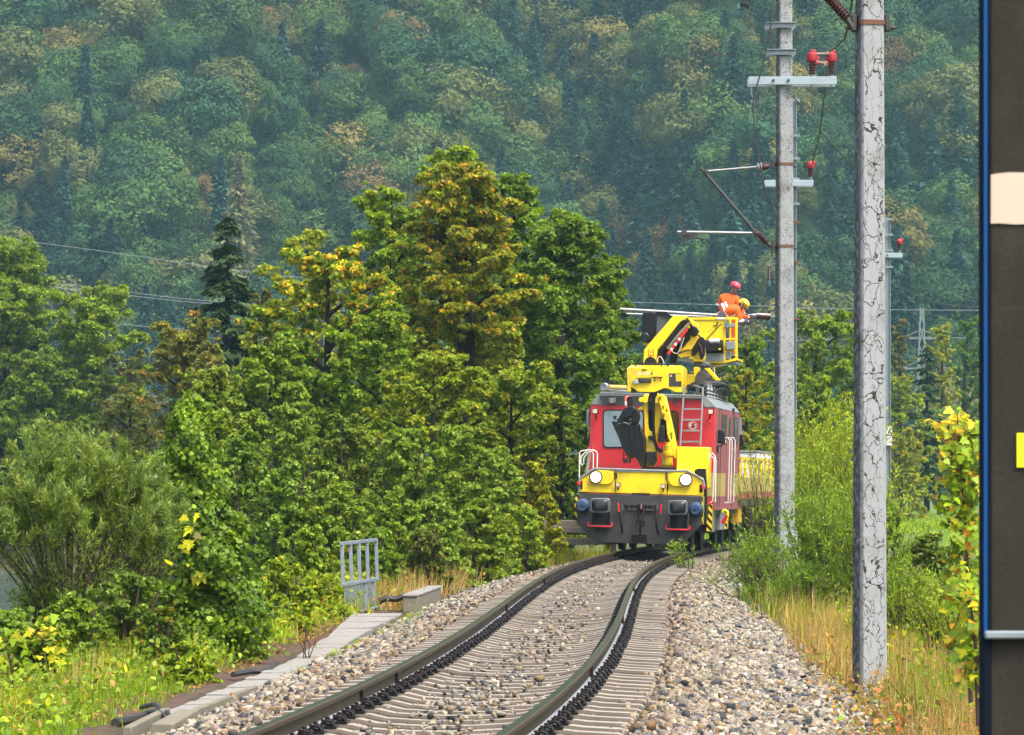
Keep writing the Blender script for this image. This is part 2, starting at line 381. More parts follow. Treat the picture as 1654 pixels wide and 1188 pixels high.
# ================================================================== SETTING
# ground: one sheet to the horizon, fine near the track
def ground_sheet():
    ys = np.concatenate([[-60, -20, 0, 8, 12], np.arange(15, 70, .45), np.arange(70, 140, .9), np.arange(140, 330, 5), np.arange(330, 620, 20), [700, 900, 1300, 2200, 3500]])
    ds = np.concatenate([[-1800, -700, -300, -120, -60, -40, -30], np.arange(-26, -7, .8), np.arange(-7, 7, .22), np.arange(7, 26, .9), [30, 40, 60, 120, 300, 700, 1800]])
    Yg, Dg = np.meshgrid(ys, ds, indexing='ij')
    Xg = Dg + np.where(np.abs(Dg) > 60, 0, center(np.minimum(Yg, 240)))
    Z = ground(Xg, Yg)
    rng = np.random.default_rng(3)
    dd = np.abs(Xg - center(Yg))
    Z += rng.normal(size=Z.shape) * .02 * ((dd > 1.4) & (dd < 12))
    ny, nd = Z.shape
    me = bpy.data.meshes.new('ground')
    idx = np.arange(ny * nd).reshape(ny, nd)
    f = np.stack([idx[:-1, :-1], idx[:-1, 1:], idx[1:, 1:], idx[1:, :-1]], -1).reshape(-1, 4)
    me.from_pydata(np.stack([Xg, Yg, Z], -1).reshape(-1, 3).tolist(), [], f.tolist())
    d = (Xg - center(Yg)).reshape(-1); Yf = Yg.reshape(-1); n = len(d)
    ballast = np.array([.065, .056, .045]); dirt = np.array([.085, .055, .035]); soil = np.array([.055, .05, .022]); turf = np.array([.075, .115, .02]); meadow = np.array([.13, .22, .02])  # ballast ground darkened to paint shade into the gaps between stones
    c = np.tile(soil, (n, 1))
    k = ((d > -3.7) & (d < -3.0))[:, None]; c = np.where(k, dirt, c)
    k = ((d > -2.55) & (d < 3.05))[:, None]; c = np.where(k, ballast, c)
    k = ((d < -3.7) & (d > -9))[:, None]; c = np.where(k, turf * .6 + soil * .4, c)
    k = ((d >= 3.05) & (d < 6))[:, None]; c = np.where(k, np.array([.13, .09, .035]), c)
    c = np.where((d >= 5.5)[:, None], turf * .8, c)
    mk = (sstep(95, 165, Yf) * sstep(5, 10, Xg.reshape(-1)))[:, None]; c = c * (1 - mk) + meadow * .75 * mk
    c = c * (1 + rng.normal(size=(n, 1)) * .1)
    a = me.attributes.new('Col', 'FLOAT_COLOR', 'POINT'); a.data.foreach_set('color', np.c_[c, np.ones(n)].astype(np.float32).reshape(-1))
    me.materials.append(M['soil']); me.shade_smooth()
    o = bpy.data.objects.new('ground', me); COL.objects.link(o); return tag(o, kind='structure')
ground_sheet()
mb = MB(); mb.add([(-160, 40, -3.0), (40, 40, -3.0), (40, 232, -3.0), (-160, 232, -3.0)], [(0, 1, 2, 3)])
tag(mb.build('river', M['water'], smooth=False), kind='structure')

# wooded mountainside: terrain
def hill_foot(X, Y):
    xv = 8 + (780 - Y) * .10
    v = np.exp(-((X - xv) / 13.0) ** 2)
    w_ = np.exp(-((X + 40 - (780 - Y) * .06) / 8.0) ** 2)
    return 606 + 30 * v + 16 * w_ + 7 * np.sin(X / 17.0 + 1.2) + 4 * np.sin(X / 7.3) + 10 * sstep(20, 70, X)
def hill_z(X, Y):
    s = Y - hill_foot(X, Y)
    z = np.where(s > 0, .60 * s, 0) - 1.2 + 1.5 * np.sin(X / 6.1 + Y / 9) * (s > 10)
    return z
def hill_sheet():
    xs = np.arange(-330, 331, 6.0); ys = np.concatenate([np.arange(560, 960, 6.0), [1000, 1060, 1140]])
    Yg, Xg = np.meshgrid(ys, xs, indexing='ij'); Z = hill_z(Xg, Yg)
    ny, nd = Z.shape; idx = np.arange(ny * nd).reshape(ny, nd)
    f = np.stack([idx[:-1, :-1], idx[:-1, 1:], idx[1:, 1:], idx[1:, :-1]], -1).reshape(-1, 4)
    me = bpy.data.meshes.new('hill'); me.from_pydata(np.stack([Xg, Yg, Z], -1).reshape(-1, 3).tolist(), [], f.tolist()); me.shade_smooth()
    me.materials.append(mat('forest_floor', (.012, .026, .010), .95, spec=.05, col2=(.02, .035, .012), scale=.3))
    o = bpy.data.objects.new('hill', me); COL.objects.link(o); tag(o, kind='structure')
hill_sheet()

# ---- one crown = clumps of leaves hung on limbs
def env_of(kind, h):
    if kind == 'oval': return np.clip(1 - np.abs(2 * (h * .93 + .04) - 1) ** 2.3, .02, 1) ** .5
    if kind == 'cone': return np.clip(1.02 - h, 0, 1) ** .85 * (1 - np.exp(-h * 9))* 1.05
    if kind == 'egg': return np.clip(1.03 - h, 0, 1) ** .5 * np.clip(h * 4.2 + .35, 0, 1)
    if kind == 'dome': return np.sqrt(np.clip(1 - h ** 2, 0.02, 1))
    return np.clip(h * 6, .4, 1) * np.clip((1.02 - h) * 3.0, .12, 1)       # column
def crown_clumps(rng, H, Rr, base, n_limb, per_limb, kind, rise=.35, lump=.16):
    cs, rad, out, limbs = [], [], [], []
    for i in range(n_limb):
        h = (i + rng.uniform(.1, .9)) / n_limb
        az = i * 2.39996 + rng.normal() * .35
        L = Rr * float(env_of(kind, h)) * rng.uniform(.66, 1.12) + .05 * Rr
        z1 = base + h * (H - base) * .97
        z0 = max(base * .7, z1 - L * rise - .04 * H)
        dirv = np.array([math.cos(az), math.sin(az), 0])
        p0 = np.array([0, 0, z0]); p1 = dirv * L + np.array([0, 0, z1])
        mid = (p0 + p1) / 2 + np.array([0, 0, .06 * L]); limbs.append((p0, mid, p1))
        if h > .35 and kind != 'column' and rng.uniform() < .75:      # upright leading shoots
            q = p1 * rng.uniform(.75, 1); up = unit(dirv * rng.uniform(.1, .6) + np.array([0, 0, 1.0])); sl_ = rng.uniform(.05, .12) * (H - base)
            for j, rr in enumerate((.42, .34, .26, .18)): cs.append(q + up * sl_ * (j + .6) / 3.5 + rng.normal(size=3) * .02 * Rr); rad.append(lump * Rr * rr * 1.15); out.append(up)
        for j in range(per_limb):
            t = 1 - (1 - .22) * (rng.uniform() ** 1.3) if j else 1.0
            p = p0 * (1 - t) + p1 * t + np.array([0, 0, .12 * L * math.sin(math.pi * t)])
            p = p + rng.normal(size=3) * np.array([1, 1, .6]) * lump * Rr * .85 * (1 if j else .3)
            cs.append(p); rad.append(lump * Rr * rng.uniform(.45, 1.0)); out.append(dirv + np.array([0, 0, .5 * h]))
    return np.array(cs), np.array(rad), np.array(out), limbs
def clump_leaves(rng, cs, rad, out, n_total, flat=.6):
    w_ = rad ** 2; w_ /= w_.sum(); ci = rng.choice(len(cs), n_total, p=w_)
    u = unit(rng.normal(size=(n_total, 3))); u[:, 2] = np.where(rng.uniform(size=n_total) < .65, np.abs(u[:, 2]), u[:, 2])
    r = rng.uniform(size=n_total) ** .45
    pos = cs[ci] + u * r[:, None] * rad[ci][:, None] * np.array([1, 1, flat])
    return pos, unit(u + out[ci] * .5), ci
def clump_colors(rng, ci, nc, pal, accent=None, jit=.2):
    cs_ = np.array([p[0] for p in pal]); ws_ = np.array([p[1] for p in pal], float); mean = (cs_ * ws_[:, None]).sum(0) / ws_.sum()
    base = (.55 * mean + .45 * pick(rng, pal, nc, .14))[ci]
    ind = pick(rng, pal, len(ci), .1)
    mixv = rng.uniform(.0, .55, size=(len(ci), 1))
    c = (base * (1 - mixv) + ind * mixv) * (1 + rng.normal(size=(len(ci), 1)) * jit)
    return np.clip(c, .004, .9)

# ---- far wood: prototypes stamped over the slope, all one mass
def far_proto(rng, conifer):
    if conifer:
        H = 1.0; k = 900
        lv = rng.uniform(0, 1, k) ** .8; az = rng.uniform(0, 2 * np.pi, k); whorl = np.floor(lv * 13) / 13
        rr = (1.03 - lv) * .20 * np.sqrt(rng.uniform(.12, 1, k)) * (1 + .25 * np.sin(az * 5 + whorl * 40))
        z = .1 + .9 * lv - rr * .35
        c = np.stack([np.cos(az) * rr, np.sin(az) * rr, z], -1)
        o = np.stack([np.cos(az), np.sin(az), -.25 * np.ones(k)], -1)
        t = unit(o + rng.normal(size=(k, 3)) * .35); n = rng.normal(size=(k, 3)) * .4 + np.array([0, 0, 1])
        q = place(c, t, n, .075, .030, DIAMOND)
        return q, np.clip(1 + rng.normal(size=(k, 1)) * .22, .4, 1.8)
    # rounded crown: leaves laid over a lumpy dome, lumps overlapping like cauliflower
    k = 2600; nl = 24; ld = unit(rng.normal(size=(nl, 3)) * np.array([1, 1, .8]) + np.array([0, 0, .35])); lr = rng.uniform(.07, .17, nl)
    lc = ld * np.array([.24, .24, .27]) * rng.uniform(.75, 1.15, (nl, 1)) + np.array([0, 0, .62])
    ci = rng.choice(nl, k, p=lr ** 2 / (lr ** 2).sum()); u = unit(rng.normal(size=(k, 3)) + ld[ci] * .7)
    pos = lc[ci] + u * lr[ci][:, None] * (rng.uniform(.55, 1.15, k))[:, None] * np.array([1, 1, .85])
    n = u * 1.0 + ld[ci] * .5 + rng.normal(size=(k, 3)) * .5 + np.array([0, 0, .2]); t = rng.normal(size=(k, 3)) + np.array([0, 0, -.5]); t = unit(t - unit(n) * (t * unit(n)).sum(1, keepdims=True))
    q = place(pos, t, n, 0.037 * rng.uniform(.6, 1.4, k), .024, DIAMOND)
    cc = (1 + rng.normal(size=(nl, 1)) * .10)[ci] * (1 + rng.normal(size=(k, 1)) * .13)
    return q, np.clip(cc, .5, 1.6)
rngF = np.random.default_rng(11)
PROTO_B = [far_proto(rngF, False) for _ in range(9)]; PROTO_C = [far_proto(rngF, True) for _ in range(5)]
HG = dict(green=(.078, .150, .034), dgreen=(.040, .090, .030), blue=(.045, .112, .045), olive=(.135, .155, .042), rust=(.165, .11, .042), gold=(.20, .18, .042), con=(.020, .052, .036), light=(.115, .19, .042))
def zone(X, Y): return np.sin(X / 13 + 1.3 * np.sin(Y / 21)) + np.sin(Y / 11 + X / 29) * .8 + .6 * np.sin(X / 5.1 - Y / 6.3)
def far_wood():
    rng = np.random.default_rng(5); Q, C = [], []
    y = 598.0; n = 0
    while y < 812:
        half = .136 * y + 14
        for x in np.arange(-half, half, 6.2):
            X = x + rng.uniform(-2.6, 2.6); Y = y + rng.uniform(-2.4, 2.4)
            s = Y - hill_foot(X, Y)
            if s < -6: continue
            z = float(hill_z(X, Y)); zn = zone(X, Y) + rng.normal() * .55
            u = 827 + X / Y * FPX; v = HOR - (z - CAM_H) / Y * FPX
            if v < -150: continue
            xv = 8 + (780 - Y) * .10
            pc = .05 + .55 * math.exp(-((X - xv) / 12) ** 2) + (.16 if (u < 420 and v > 330) else 0) + (.25 if u > 1050 and v > 330 else 0) + (.3 if v < 60 and u > 640 else 0)
            con = rng.uniform() < pc
            if con:
                q, cc = PROTO_C[rng.integers(5)]; H = rng.uniform(14, 22); sx = H * rng.uniform(.85, 1.1)
                col = np.array(HG['con']) * rng.uniform(1.1, 2.4)
            else:
                q, cc = PROTO_B[rng.integers(9)]; H = rng.uniform(8, 19); sx = H * rng.uniform(.8, 1.3)
                warm = rng.uniform() < (.10 + .26 * (zn > .6) + .08 * (u > 850 and 150 < v < 420))
                if warm: nm = rng.choice(['rust', 'gold', 'olive', 'olive', 'gold'])
                else: nm = rng.choice(['green', 'dgreen', 'blue', 'light', 'olive'], p=[.30, .24, .14, .12, .20])
                col = np.array(HG[nm]) * rng.uniform(.8, 1.25)
            a = rng.uniform(0, 6.28); ca, sa = math.cos(a), math.sin(a)
            qq = q.reshape(-1, 3); r = np.stack([(qq[:, 0] * ca - qq[:, 1] * sa) * sx + X, (qq[:, 0] * sa + qq[:, 1] * ca) * sx + Y, qq[:, 2] * H + z], -1)
            Q.append(r.reshape(q.shape)); C.append(np.clip(cc * col[None, :] * .86, .003, .6)); n += 1
        y += 5.6
    print('far trees', n)
    o = poly_mesh('hillside_wood', Q, C, M['farleaf']); tag(o, kind='stuff')
far_wood()

# standing out of the wood: single trees one can point to
def far_tree(name, u, v_top, Y, H, conifer, col, label, wide=1.0, seed=0, group='trees standing out of the hillside wood'):
    rng = np.random.default_rng(seed + 900)
    q, cc = far_proto(rng, conifer)
    z = PZ(v_top, Y) - H; root = empty(name, (PX(u, Y), Y, z), (0, 0, rng.uniform(0, 6)), label, 'tree', group)
    qq = q * np.array([H * wide, H * wide, H]); poly_mesh('crown', [qq], [np.clip(cc * np.array(col)[None, :], .003, .8)], M['leaf'], root)
    MB().tube([(0, 0, -2.0), (0, 0, H * .5), (0, 0, H * .85)], [.3, .2, .06], 6).build('trunk', M['bark'], root)
for i, (u, v, Y, H, cf, col, wd, lab) in enumerate([
    (386, 248, 640, 20, True, (.20, .20, .07), .95, 'tall pale yellow-green larch rising above a dark conifer on the hillside'),
    (575, 122, 745, 9, True, (.10, .20, .07), 1.2, 'small light green larch high on the hillside among round crowns'),
    (250, 138, 735, 9.5, False, (.32, .145, .03), 1.1, 'orange-brown beech high on the hillside above green crowns'),
    (690, 130, 742, 9, False, (.17, .24, .03), 1.0, 'bright yellow-green crown near the ridge of the wooded spur'),
    (172, 442, 600, 14, True, (.14, .17, .05), 1.0, 'pale green spire at the foot of the hillside beside the power lines'),
    (905, 348, 640, 13, False, (.17, .15, .035), 1.0, 'olive-gold crown showing behind the big maple on the slope'),
    (1120, 30, 770, 12, False, (.27, .19, .03), .8, 'narrow golden crown high up beside the concrete mast'),
    (1320, 190, 700, 12, True, (.12, .06, .04), .9, 'dead reddish conifer behind the red-capped insulator'),
    (1165, 60, 760, 12, False, (.30, .14, .03), 1.1, 'rust-coloured crown high on the slope above the contact arm'),
    (1500, 115, 735, 12, False, (.26, .15, .03), 1.15, 'gold and rust crown high on the slope near the dark post'),
]):
    far_tree('conifer' if cf else 'broadleaf_tree', u, v, Y, H, cf, col, lab, wd, i)

# ================================================================== TRACK
def path_pts(d, z, Y0, Y1, st=.6):
    out = []
    for Y in np.arange(Y0, Y1 + .01, st):
        s = slope(Y); k = 1 / math.hypot(1, s)
        out.append((float(center(Y)) + d * k, Y - d * s * k, z, s))
    return out
def sweep(mb, prof, Y0, Y1, d, st=.6, mis=None):
    """profile [(across, up)] closed, swept along the track at offset d"""
    pts = []; ys = np.arange(Y0, Y1 + .01, st); k = len(prof)
    for Y in ys:
        s = slope(Y); q = 1 / math.hypot(1, s); c = float(center(Y))
        for a, zz in prof: pts.append((c + (d + a) * q, Y - (d + a) * s * q, zz))
    fs = []; ms = []
    for i in range(len(ys) - 1):
        for j in range(k):
            a, b = i * k + j, i * k + (j + 1) % k; fs.append((a, a + k, b + k, b)); ms.append(mis[j] if mis else 0)
    fs += [tuple(range(k)), tuple((len(ys) - 1) * k + j for j in range(k))[::-1]]; ms += [0, 0]
    mb.add(pts, fs); mb.m[-len(ms):] = ms
    return mb
RAIL = [(-.062, -.160), (.062, -.160), (.062, -.150), (.030, -.137), (.0085, -.120), (.0085, -.050), (.020, -.040), (.036, -.034), (.036, -.010), (.026, 0), (-.026, 0), (-.036, -.010), (-.036, -.034), (-.020, -.040), (-.0085, -.050), (-.0085, -.120), (-.030, -.137), (-.062, -.150)]
RMI = [0, 2, 2, 2, 0, 0, 0, 0, 0, 1, 1, 1, 0, 0, 0, 2, 2, 2]
for d, lab in ((-.752, 'brown steel rail beside the pale slab path, running top tinted with green tree reflections'), (.752, 'brown steel rail on the mast side of the track, shining along its bend')):
    o = sweep(MB(), RAIL, 12, 150, d, .6, RMI).build('rail', [M['rail'], M['railtop'], M['railfoot']]); tag(o, lab, 'rail', 'running rails')
    for Yw in (30.2, 33.0, 52, 66.5) if d < 0 else (34.2, 47.5, 62):
        s = slope(Yw); q = 1 / math.hypot(1, s); x = float(center(Yw)) + d * q
        m_ = MB(); m_.box((x, Yw - d * s * q, -.086), (.078, .035, .125), Matrix.Rotation(-math.atan(s), 3, 'Z')); m_.build('weld_collar', M['clip'], o, bevel=.004)
# sleepers: tapered concrete with dished middle, clips as parts
def sleeper_mesh():
    xs = [-1.30, -1.27, -1.0, -.93, -.57, -.45, -.2, 0, .2, .45, .57, .93, 1.0, 1.27, 1.30]
    zt = [-.20, -.185, -.172, -.1625, -.1625, -.19, -.205, -.207, -.205, -.19, -.1625, -.1625, -.172, -.185, -.20]
    m = MB(); vs = []
    for x, z in zip(xs, zt):
        w = .10 if abs(x) > .5 else .085
        vs += [(x, -w - .04, -.34), (x, -w - .01, z - .02), (x, -w + .012, z), (x, w - .012, z), (x, w + .01, z - .02), (x, w + .04, -.34)]
    fs = []
    for i in range(len(xs) - 1):
        for j in range(6):
            a, b = i * 6 + j, i * 6 + (j + 1) % 6; fs.append((a, b, b + 6, a + 6))
    fs += [tuple(range(6))[::-1], tuple((len(xs) - 1) * 6 + j for j in range(6))]
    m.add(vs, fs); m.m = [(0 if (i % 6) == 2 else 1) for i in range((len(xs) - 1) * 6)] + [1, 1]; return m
def clip_mesh():
    m = MB(); zb = -.135
    pts = [(.045, -.075, zb - .01), (.06, -.085, zb + .012), (.085, -.08, zb + .030), (.115, -.068, zb + .02), (.125, -.045, zb - .005), (.10, -.028, zb + .005), (.065, -.022, zb + .022), (.05, 0, zb + .026),
           (.065, .022, zb + .022), (.10, .028, zb + .005), (.125, .045, zb - .005), (.115, .068, zb + .02), (.085, .08, zb + .030), (.06, .085, zb + .012), (.045, .075, zb - .01)]
    m.tube(pts, .0105, 6)
    m.cyl((.085, 0, -.16), (.085, 0, zb + .052), .017, 6); m.cyl((.085, 0, zb + .026), (.085, 0, zb + .034), .026, 8)
    m.bb((.066, -.085, -.1625), (.15, .085, -.142))
    return m
rng = np.random.default_rng(21)
proto = None; clipm = None
ys = np.arange(20.3, 121, .60)
for i, Y in enumerate(ys):
    s = slope(Y)
    if proto is None:
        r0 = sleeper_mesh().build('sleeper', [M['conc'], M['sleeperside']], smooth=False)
        cm = clip_mesh()
        c0 = cm.build('rail_clip', M['clip'], r0); cme = c0.data
        c0.location = (-.752, 0, 0)
        for x, a in ((-.752, math.pi), (.752, 0), (.752, math.pi)):
            c = c0.copy(); COL.objects.link(c); c.parent = r0; c.location = (x, 0, 0); c.rotation_euler = (0, 0, a)
        proto = r0; o = r0
        tag(r0, 'concrete sleeper with dark sprung clips lying in the stony ballast', 'sleeper', 'sleepers under the track')
    else:
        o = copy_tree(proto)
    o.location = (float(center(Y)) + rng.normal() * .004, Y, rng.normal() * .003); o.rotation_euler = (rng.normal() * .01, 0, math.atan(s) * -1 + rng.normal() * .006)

# ballast stones
def stones():
    rng = np.random.default_rng(8)
    ico = bmesh.new(); bmesh.ops.create_icosphere(ico, subdivisions=1, radius=1); ico.verts.ensure_lookup_table()
    ico.free(); V0 = np.array([(x, y, z) for z in (-.62, .62) for y in (-.7, .7) for x in (-.75, .75)] + [(.1, .1, .74), (0, 0, -.7), (.1, -.82, 0), (0, .8, .1)])
    F0 = np.array([(4, 5, 8), (5, 7, 8), (7, 6, 8), (6, 4, 8), (1, 0, 9), (3, 1, 9), (2, 3, 9), (0, 2, 9), (0, 1, 10), (1, 5, 10), (5, 4, 10), (4, 0, 10), (3, 2, 11), (7, 3, 11), (6, 7, 11), (2, 6, 11), (0, 4, 6), (0, 6, 2), (1, 3, 7), (1, 7, 5)])
    Ys, Ds = [], []
    def scatter(d0, d1, y0, y1, dens):
        n = int((d1 - d0) * (y1 - y0) * dens); Ys.append(rng.uniform(y0, y1, n)); Ds.append(rng.uniform(d0, d1, n))
    for y0, y1, k in ((20, 34, 780), (34, 48, 560), (48, 66, 330), (66, 92, 210), (92, 118, 80)):
        scatter(-2.42, -1.28, y0, y1, k); scatter(1.28, 3.15, y0, y1, k); scatter(-1.3, 1.3, y0, y1, k * .05)
        n = int(1.1 * (y1 - y0) * k * .075); Ys.append(rng.uniform(y0, y1, n)); Ds.append(rng.normal(0, .22, n))
    n = 900; Ys.append(rng.uniform(20, 60, n)); Ds.append(rng.normal(3.3, .35, n))
    Y = np.concatenate(Ys); D = np.concatenate(Ds); X = D + center(Y)
    inner = np.abs(D) < 1.3
    z = ground(X, Y)
    z = np.where(inner, np.where((np.abs(np.mod(Y - 20.3 + .3, .6) - .3) < .115), -.20, -.295), z)
    keep = ~(inner & (np.abs(np.abs(D) - .75) < .17)); Y, X, z, inner, D = Y[keep], X[keep], z[keep], inner[keep], D[keep]
    n = len(Y); r = np.clip(rng.lognormal(-3.86, .28, n), .012, .048) * np.where(inner, .78, 1.0)
    z = z + r * rng.uniform(.0, .8, n) + np.where(inner, 0, rng.uniform(-.01, .035, n))
    sc = rng.uniform(.5, 1.4, (n, 3)) * r[:, None]
    V = (V0[None] * (1 + np.clip(rng.normal(size=(n, 12, 1)) * .12, -.4, .4)) + rng.normal(size=(n, 12, 3)) * .15) * sc[:, None, :]
    a = rng.uniform(0, 6.28, n); b = rng.normal(0, .8, n)
    ca, sa, cb, sb = np.cos(a), np.sin(a), np.cos(b), np.sin(b)
    y2 = V[..., 1] * cb[:, None] - V[..., 2] * sb[:, None]; z2 = V[..., 1] * sb[:, None] + V[..., 2] * cb[:, None]
    x3 = V[..., 0] * ca[:, None] - y2 * sa[:, None]; y3 = V[..., 0] * sa[:, None] + y2 * ca[:, None]
    W = np.stack([x3 + X[:, None], y3 + Y[:, None], z2 + z[:, None]], -1)
    pal = [((.29, .255, .19), 5), ((.38, .335, .25), 4), ((.26, .205, .125), 2.5), ((.20, .195, .175), 4), ((.075, .08, .082), 2.4), ((.19, .13, .08), .9), ((.42, .385, .31), 1.3), ((.025, .028, .032), 1.0), ((.22, .16, .08), 1.2)]
    C = pick(rng, pal, n, .15) * .92
    rust = np.exp(-((np.abs(D) - 1.15) / .55) ** 2)[:, None] * rng.uniform(.3, 1, (n, 1)); C = C * (1 - rust * np.array([.30, .42, .52]))
    me = bpy.data.meshes.new('ballast_stones'); nf = n * 20
    me.vertices.add(n * 12); me.loops.add(nf * 3); me.polygons.add(nf)
    me.vertices.foreach_set('co', W.astype(np.float32).reshape(-1))
    me.loops.foreach_set('vertex_index', (F0[None] + (np.arange(n) * 12)[:, None, None]).astype(np.int32).reshape(-1))
    me.polygons.foreach_set('loop_start', (np.arange(nf) * 3).astype(np.int32)); me.update(calc_edges=True)
    at = me.attributes.new('Col', 'FLOAT_COLOR', 'POINT'); at.data.foreach_set('color', np.repeat(np.c_[C, np.ones(n)], 12, axis=0).astype(np.float32).reshape(-1))
    me.materials.append(M['stone'])
    o = bpy.data.objects.new('ballast_stones', me); COL.objects.link(o); tag(o, kind='stuff'); print('stones', n)
stones()

# cable trough path: cover slabs one by one
rng = np.random.default_rng(4)
def path_d(Y): return float(np.interp(Y, [33, 36, 45, 55, 62], [-2.72, -2.62, -2.60, -2.85, -3.02]))
sl0 = None; Y = 34.6
while Y < 61.2:
    wd = .38 if Y < 52 else .38 + (Y - 52) * .037
    if sl0 is None:
        m_ = MB(); m_.bb((-.5, -.243, -.07), (.5, .243, 0)); sl0 = m_.build('trough_slab', M['concpale'], bevel=.008); o = sl0
        o['kind'] = 'thing'; tag(o, 'pale concrete cover slab laid in the path beside the ballast', 'slab', 'cover slabs of the cable trough path')
    else: o = copy_tree(sl0)
    X = float(center(Y)) + path_d(Y)
    o.location = (X, Y, -.435 + rng.normal() * .006); o.scale = (wd, 1, 1); o.rotation_euler = (rng.normal() * .006, rng.normal() * .01, -math.atan(slope(Y) + (path_d(Y + .5) - path_d(Y - .5))) + rng.normal() * .012)
    Y += .5
def plank(name, a, b, wd, th, m_, label, cat, group=None, bevel=.01):
    mb = MB(); mb.bar(a, b, wd, th); o = mb.build(name, m_, bevel=bevel); return tag(o, label, cat, group)
def GP(u, v, h=.05): return P(u, v, 6700 * (1.935 - h) / (v - 785))
plank('trough_wall', GP(205, 1192, .10), GP(268, 1160, .10), .07, .16, M['conctan'], 'tan concrete trough wall with black cables hanging over it', 'kerb')
plank('trough_wall', GP(262, 1186, .12), GP(304, 1162, .12), .16, .15, M['conctan'], 'short thick tan concrete block at the open trough end', 'kerb')
plank('trough_wall', GP(300, 1166, .09), GP(412, 1121, .09), .06, .15, M['conctan'], 'long tan concrete edging between the path and the ballast', 'kerb')
# grey folding guard beside the path
def guard():
    a = P(556, 992, 61.5); b = P(611, 975, 64.5); a.z = -.47; b.z = -.45
    root = empty('guard_gate', a, (0, 0, 0), 'grey galvanised guard with open bars above a louvred lower panel', 'gate')
    e = b - a; H = 1.06
    ax = Vector((e.x, e.y, e.z)); t = .055
    def at(f, z): return (ax.x * f - .035 * z, ax.y * f, ax.z * f + z)
    m_ = MB()
    for f in (0, 1): m_.bar(at(f, .42 if f == 0 else .45), at(f, H), t, .04, (0, 1, 0))
    m_.bar(at(-.02, H + .0), at(1.02, H), .045, .05); m_.bar(at(-.02, .45), at(1.02, .45), .05, .05)
    m_.build('frame', M['galv'], root, bevel=.006)
    for f in (.24, .48, .72):
        k = MB(); k.bar(at(f, .47), at(f, H - .02), t, .035, (0, 1, 0)); k.build('bar', M['galv'], root, bevel=.006)
    for i in range(7):
        f0, f1 = .05 + i * .13, .05 + (i + 1) * .13 - .022
        k = MB()
        if i in (4, 6):
            k.bar(at((f0 + f1) / 2, .04), at((f0 + f1) / 2, .42), .05, .02, (0, 1, 0))
        else:
            for j in range(15):
                k.bar(at(f0, .05 + j * .0255), at(f1, .05 + j * .0255), .02, .014)
        k.bar(at(f0 - .012, .0), at(f0 - .012, .43), .02, .02, (0, 1, 0))
        k.build('louvre_panel', M['galv'], root)
    k = MB(); k.bar(at(-.02, .015), at(1.05, .015), .09, .03); k.bar(at(.5, .42), at(.5, .0), .012, .03, (0, 1, 0)); k.build('foot_rail', M['galv'], root, bevel=.006)
    for f in (.3, .55, .78, 1.0):
        k = MB(); p = Vector(at(f, .2)); k.tube([p + Vector((.02, -.05, .05)), p + Vector((.03, -.05, 0)), p + Vector((.02, -.05, -.12))], .011, 6); k.build('latch', M['silver'], root)
guard()
def concrete_block():
    root = empty('trough_end', P(661, 986, 63.2), (0, 0, -.05), 'beige concrete trough end with a long pale lid reaching over the ballast', 'trough')
    k = MB(); k.bb((-.10, 0, -.05), (.13, .5, .20)); k.build('end_block', M['conctan'], root, bevel=.012)
    k = MB(); k.bb((-.105, -.02, .203), (.135, 5.5, .245)); k.build('lid', M['concpale'], root, bevel=.012)
    k = MB(); k.bb((-.095, .5, -.1), (.125, 5.3, .2)); k.build('trough_body', M['conctan'], root)
concrete_block()
def black_cable(name, pts, r, label):
    # smooth through control points
    P_ = [Vector(p) for p in pts]; out = []
    for i in range(len(P_) - 1):
        a, b, c, d = P_[max(i - 1, 0)], P_[i], P_[i + 1], P_[min(i + 2, len(P_) - 1)]
        for k in range(6):
            t = k / 6; out.append(.5 * ((2 * b) + (c - a) * t + (2 * a - 5 * b + 4 * c - d) * t * t + (3 * b - a - 3 * c + d) * t ** 3))
    out.append(P_[-1]); mb = MB(); mb.tube(out, r, 7); return tag(mb.build(name, M['wire']), label, 'cable')
black_cable('cable', [P(612, 972, 64), P(625, 967, 64), P(640, 968, 64), P(655, 962, 64)], .05, 'thick black cable lying between the guard and the concrete trough end')
for i, (pts, lab) in enumerate([
    ([(228, 1143), (250, 1138), (262, 1150), (278, 1164)], 'uppermost black cable arching out of the open trough'),
    ([(235, 1152), (255, 1150), (268, 1160), (272, 1172)], 'black cable in the middle of the bunch at the open trough'),
    ([(258, 1146), (268, 1150), (275, 1158), (282, 1165)], 'shortest black cable curving into the open trough'),
    ([(186, 1168), (215, 1163), (240, 1158)], 'black pipe end lying in the grass beside the cable bunch'),
    ([(232, 1170), (250, 1170), (262, 1175)], 'lowest black cable lying flat by the trough wall')]):
    black_cable('cable', [GP(u, v, h_) for (u, v), h_ in zip(pts, ((.05, .16, .14, .06) if i < 3 else (.05, .05, .05)))], .02 if i != 3 else .04, lab)
black_cable('cable', [GP(376, 1090, .04), GP(405, 1085, .05), GP(432, 1083, .05), GP(445, 1072, .06)], .03, 'dark cable lying on bare earth beside the slab path')

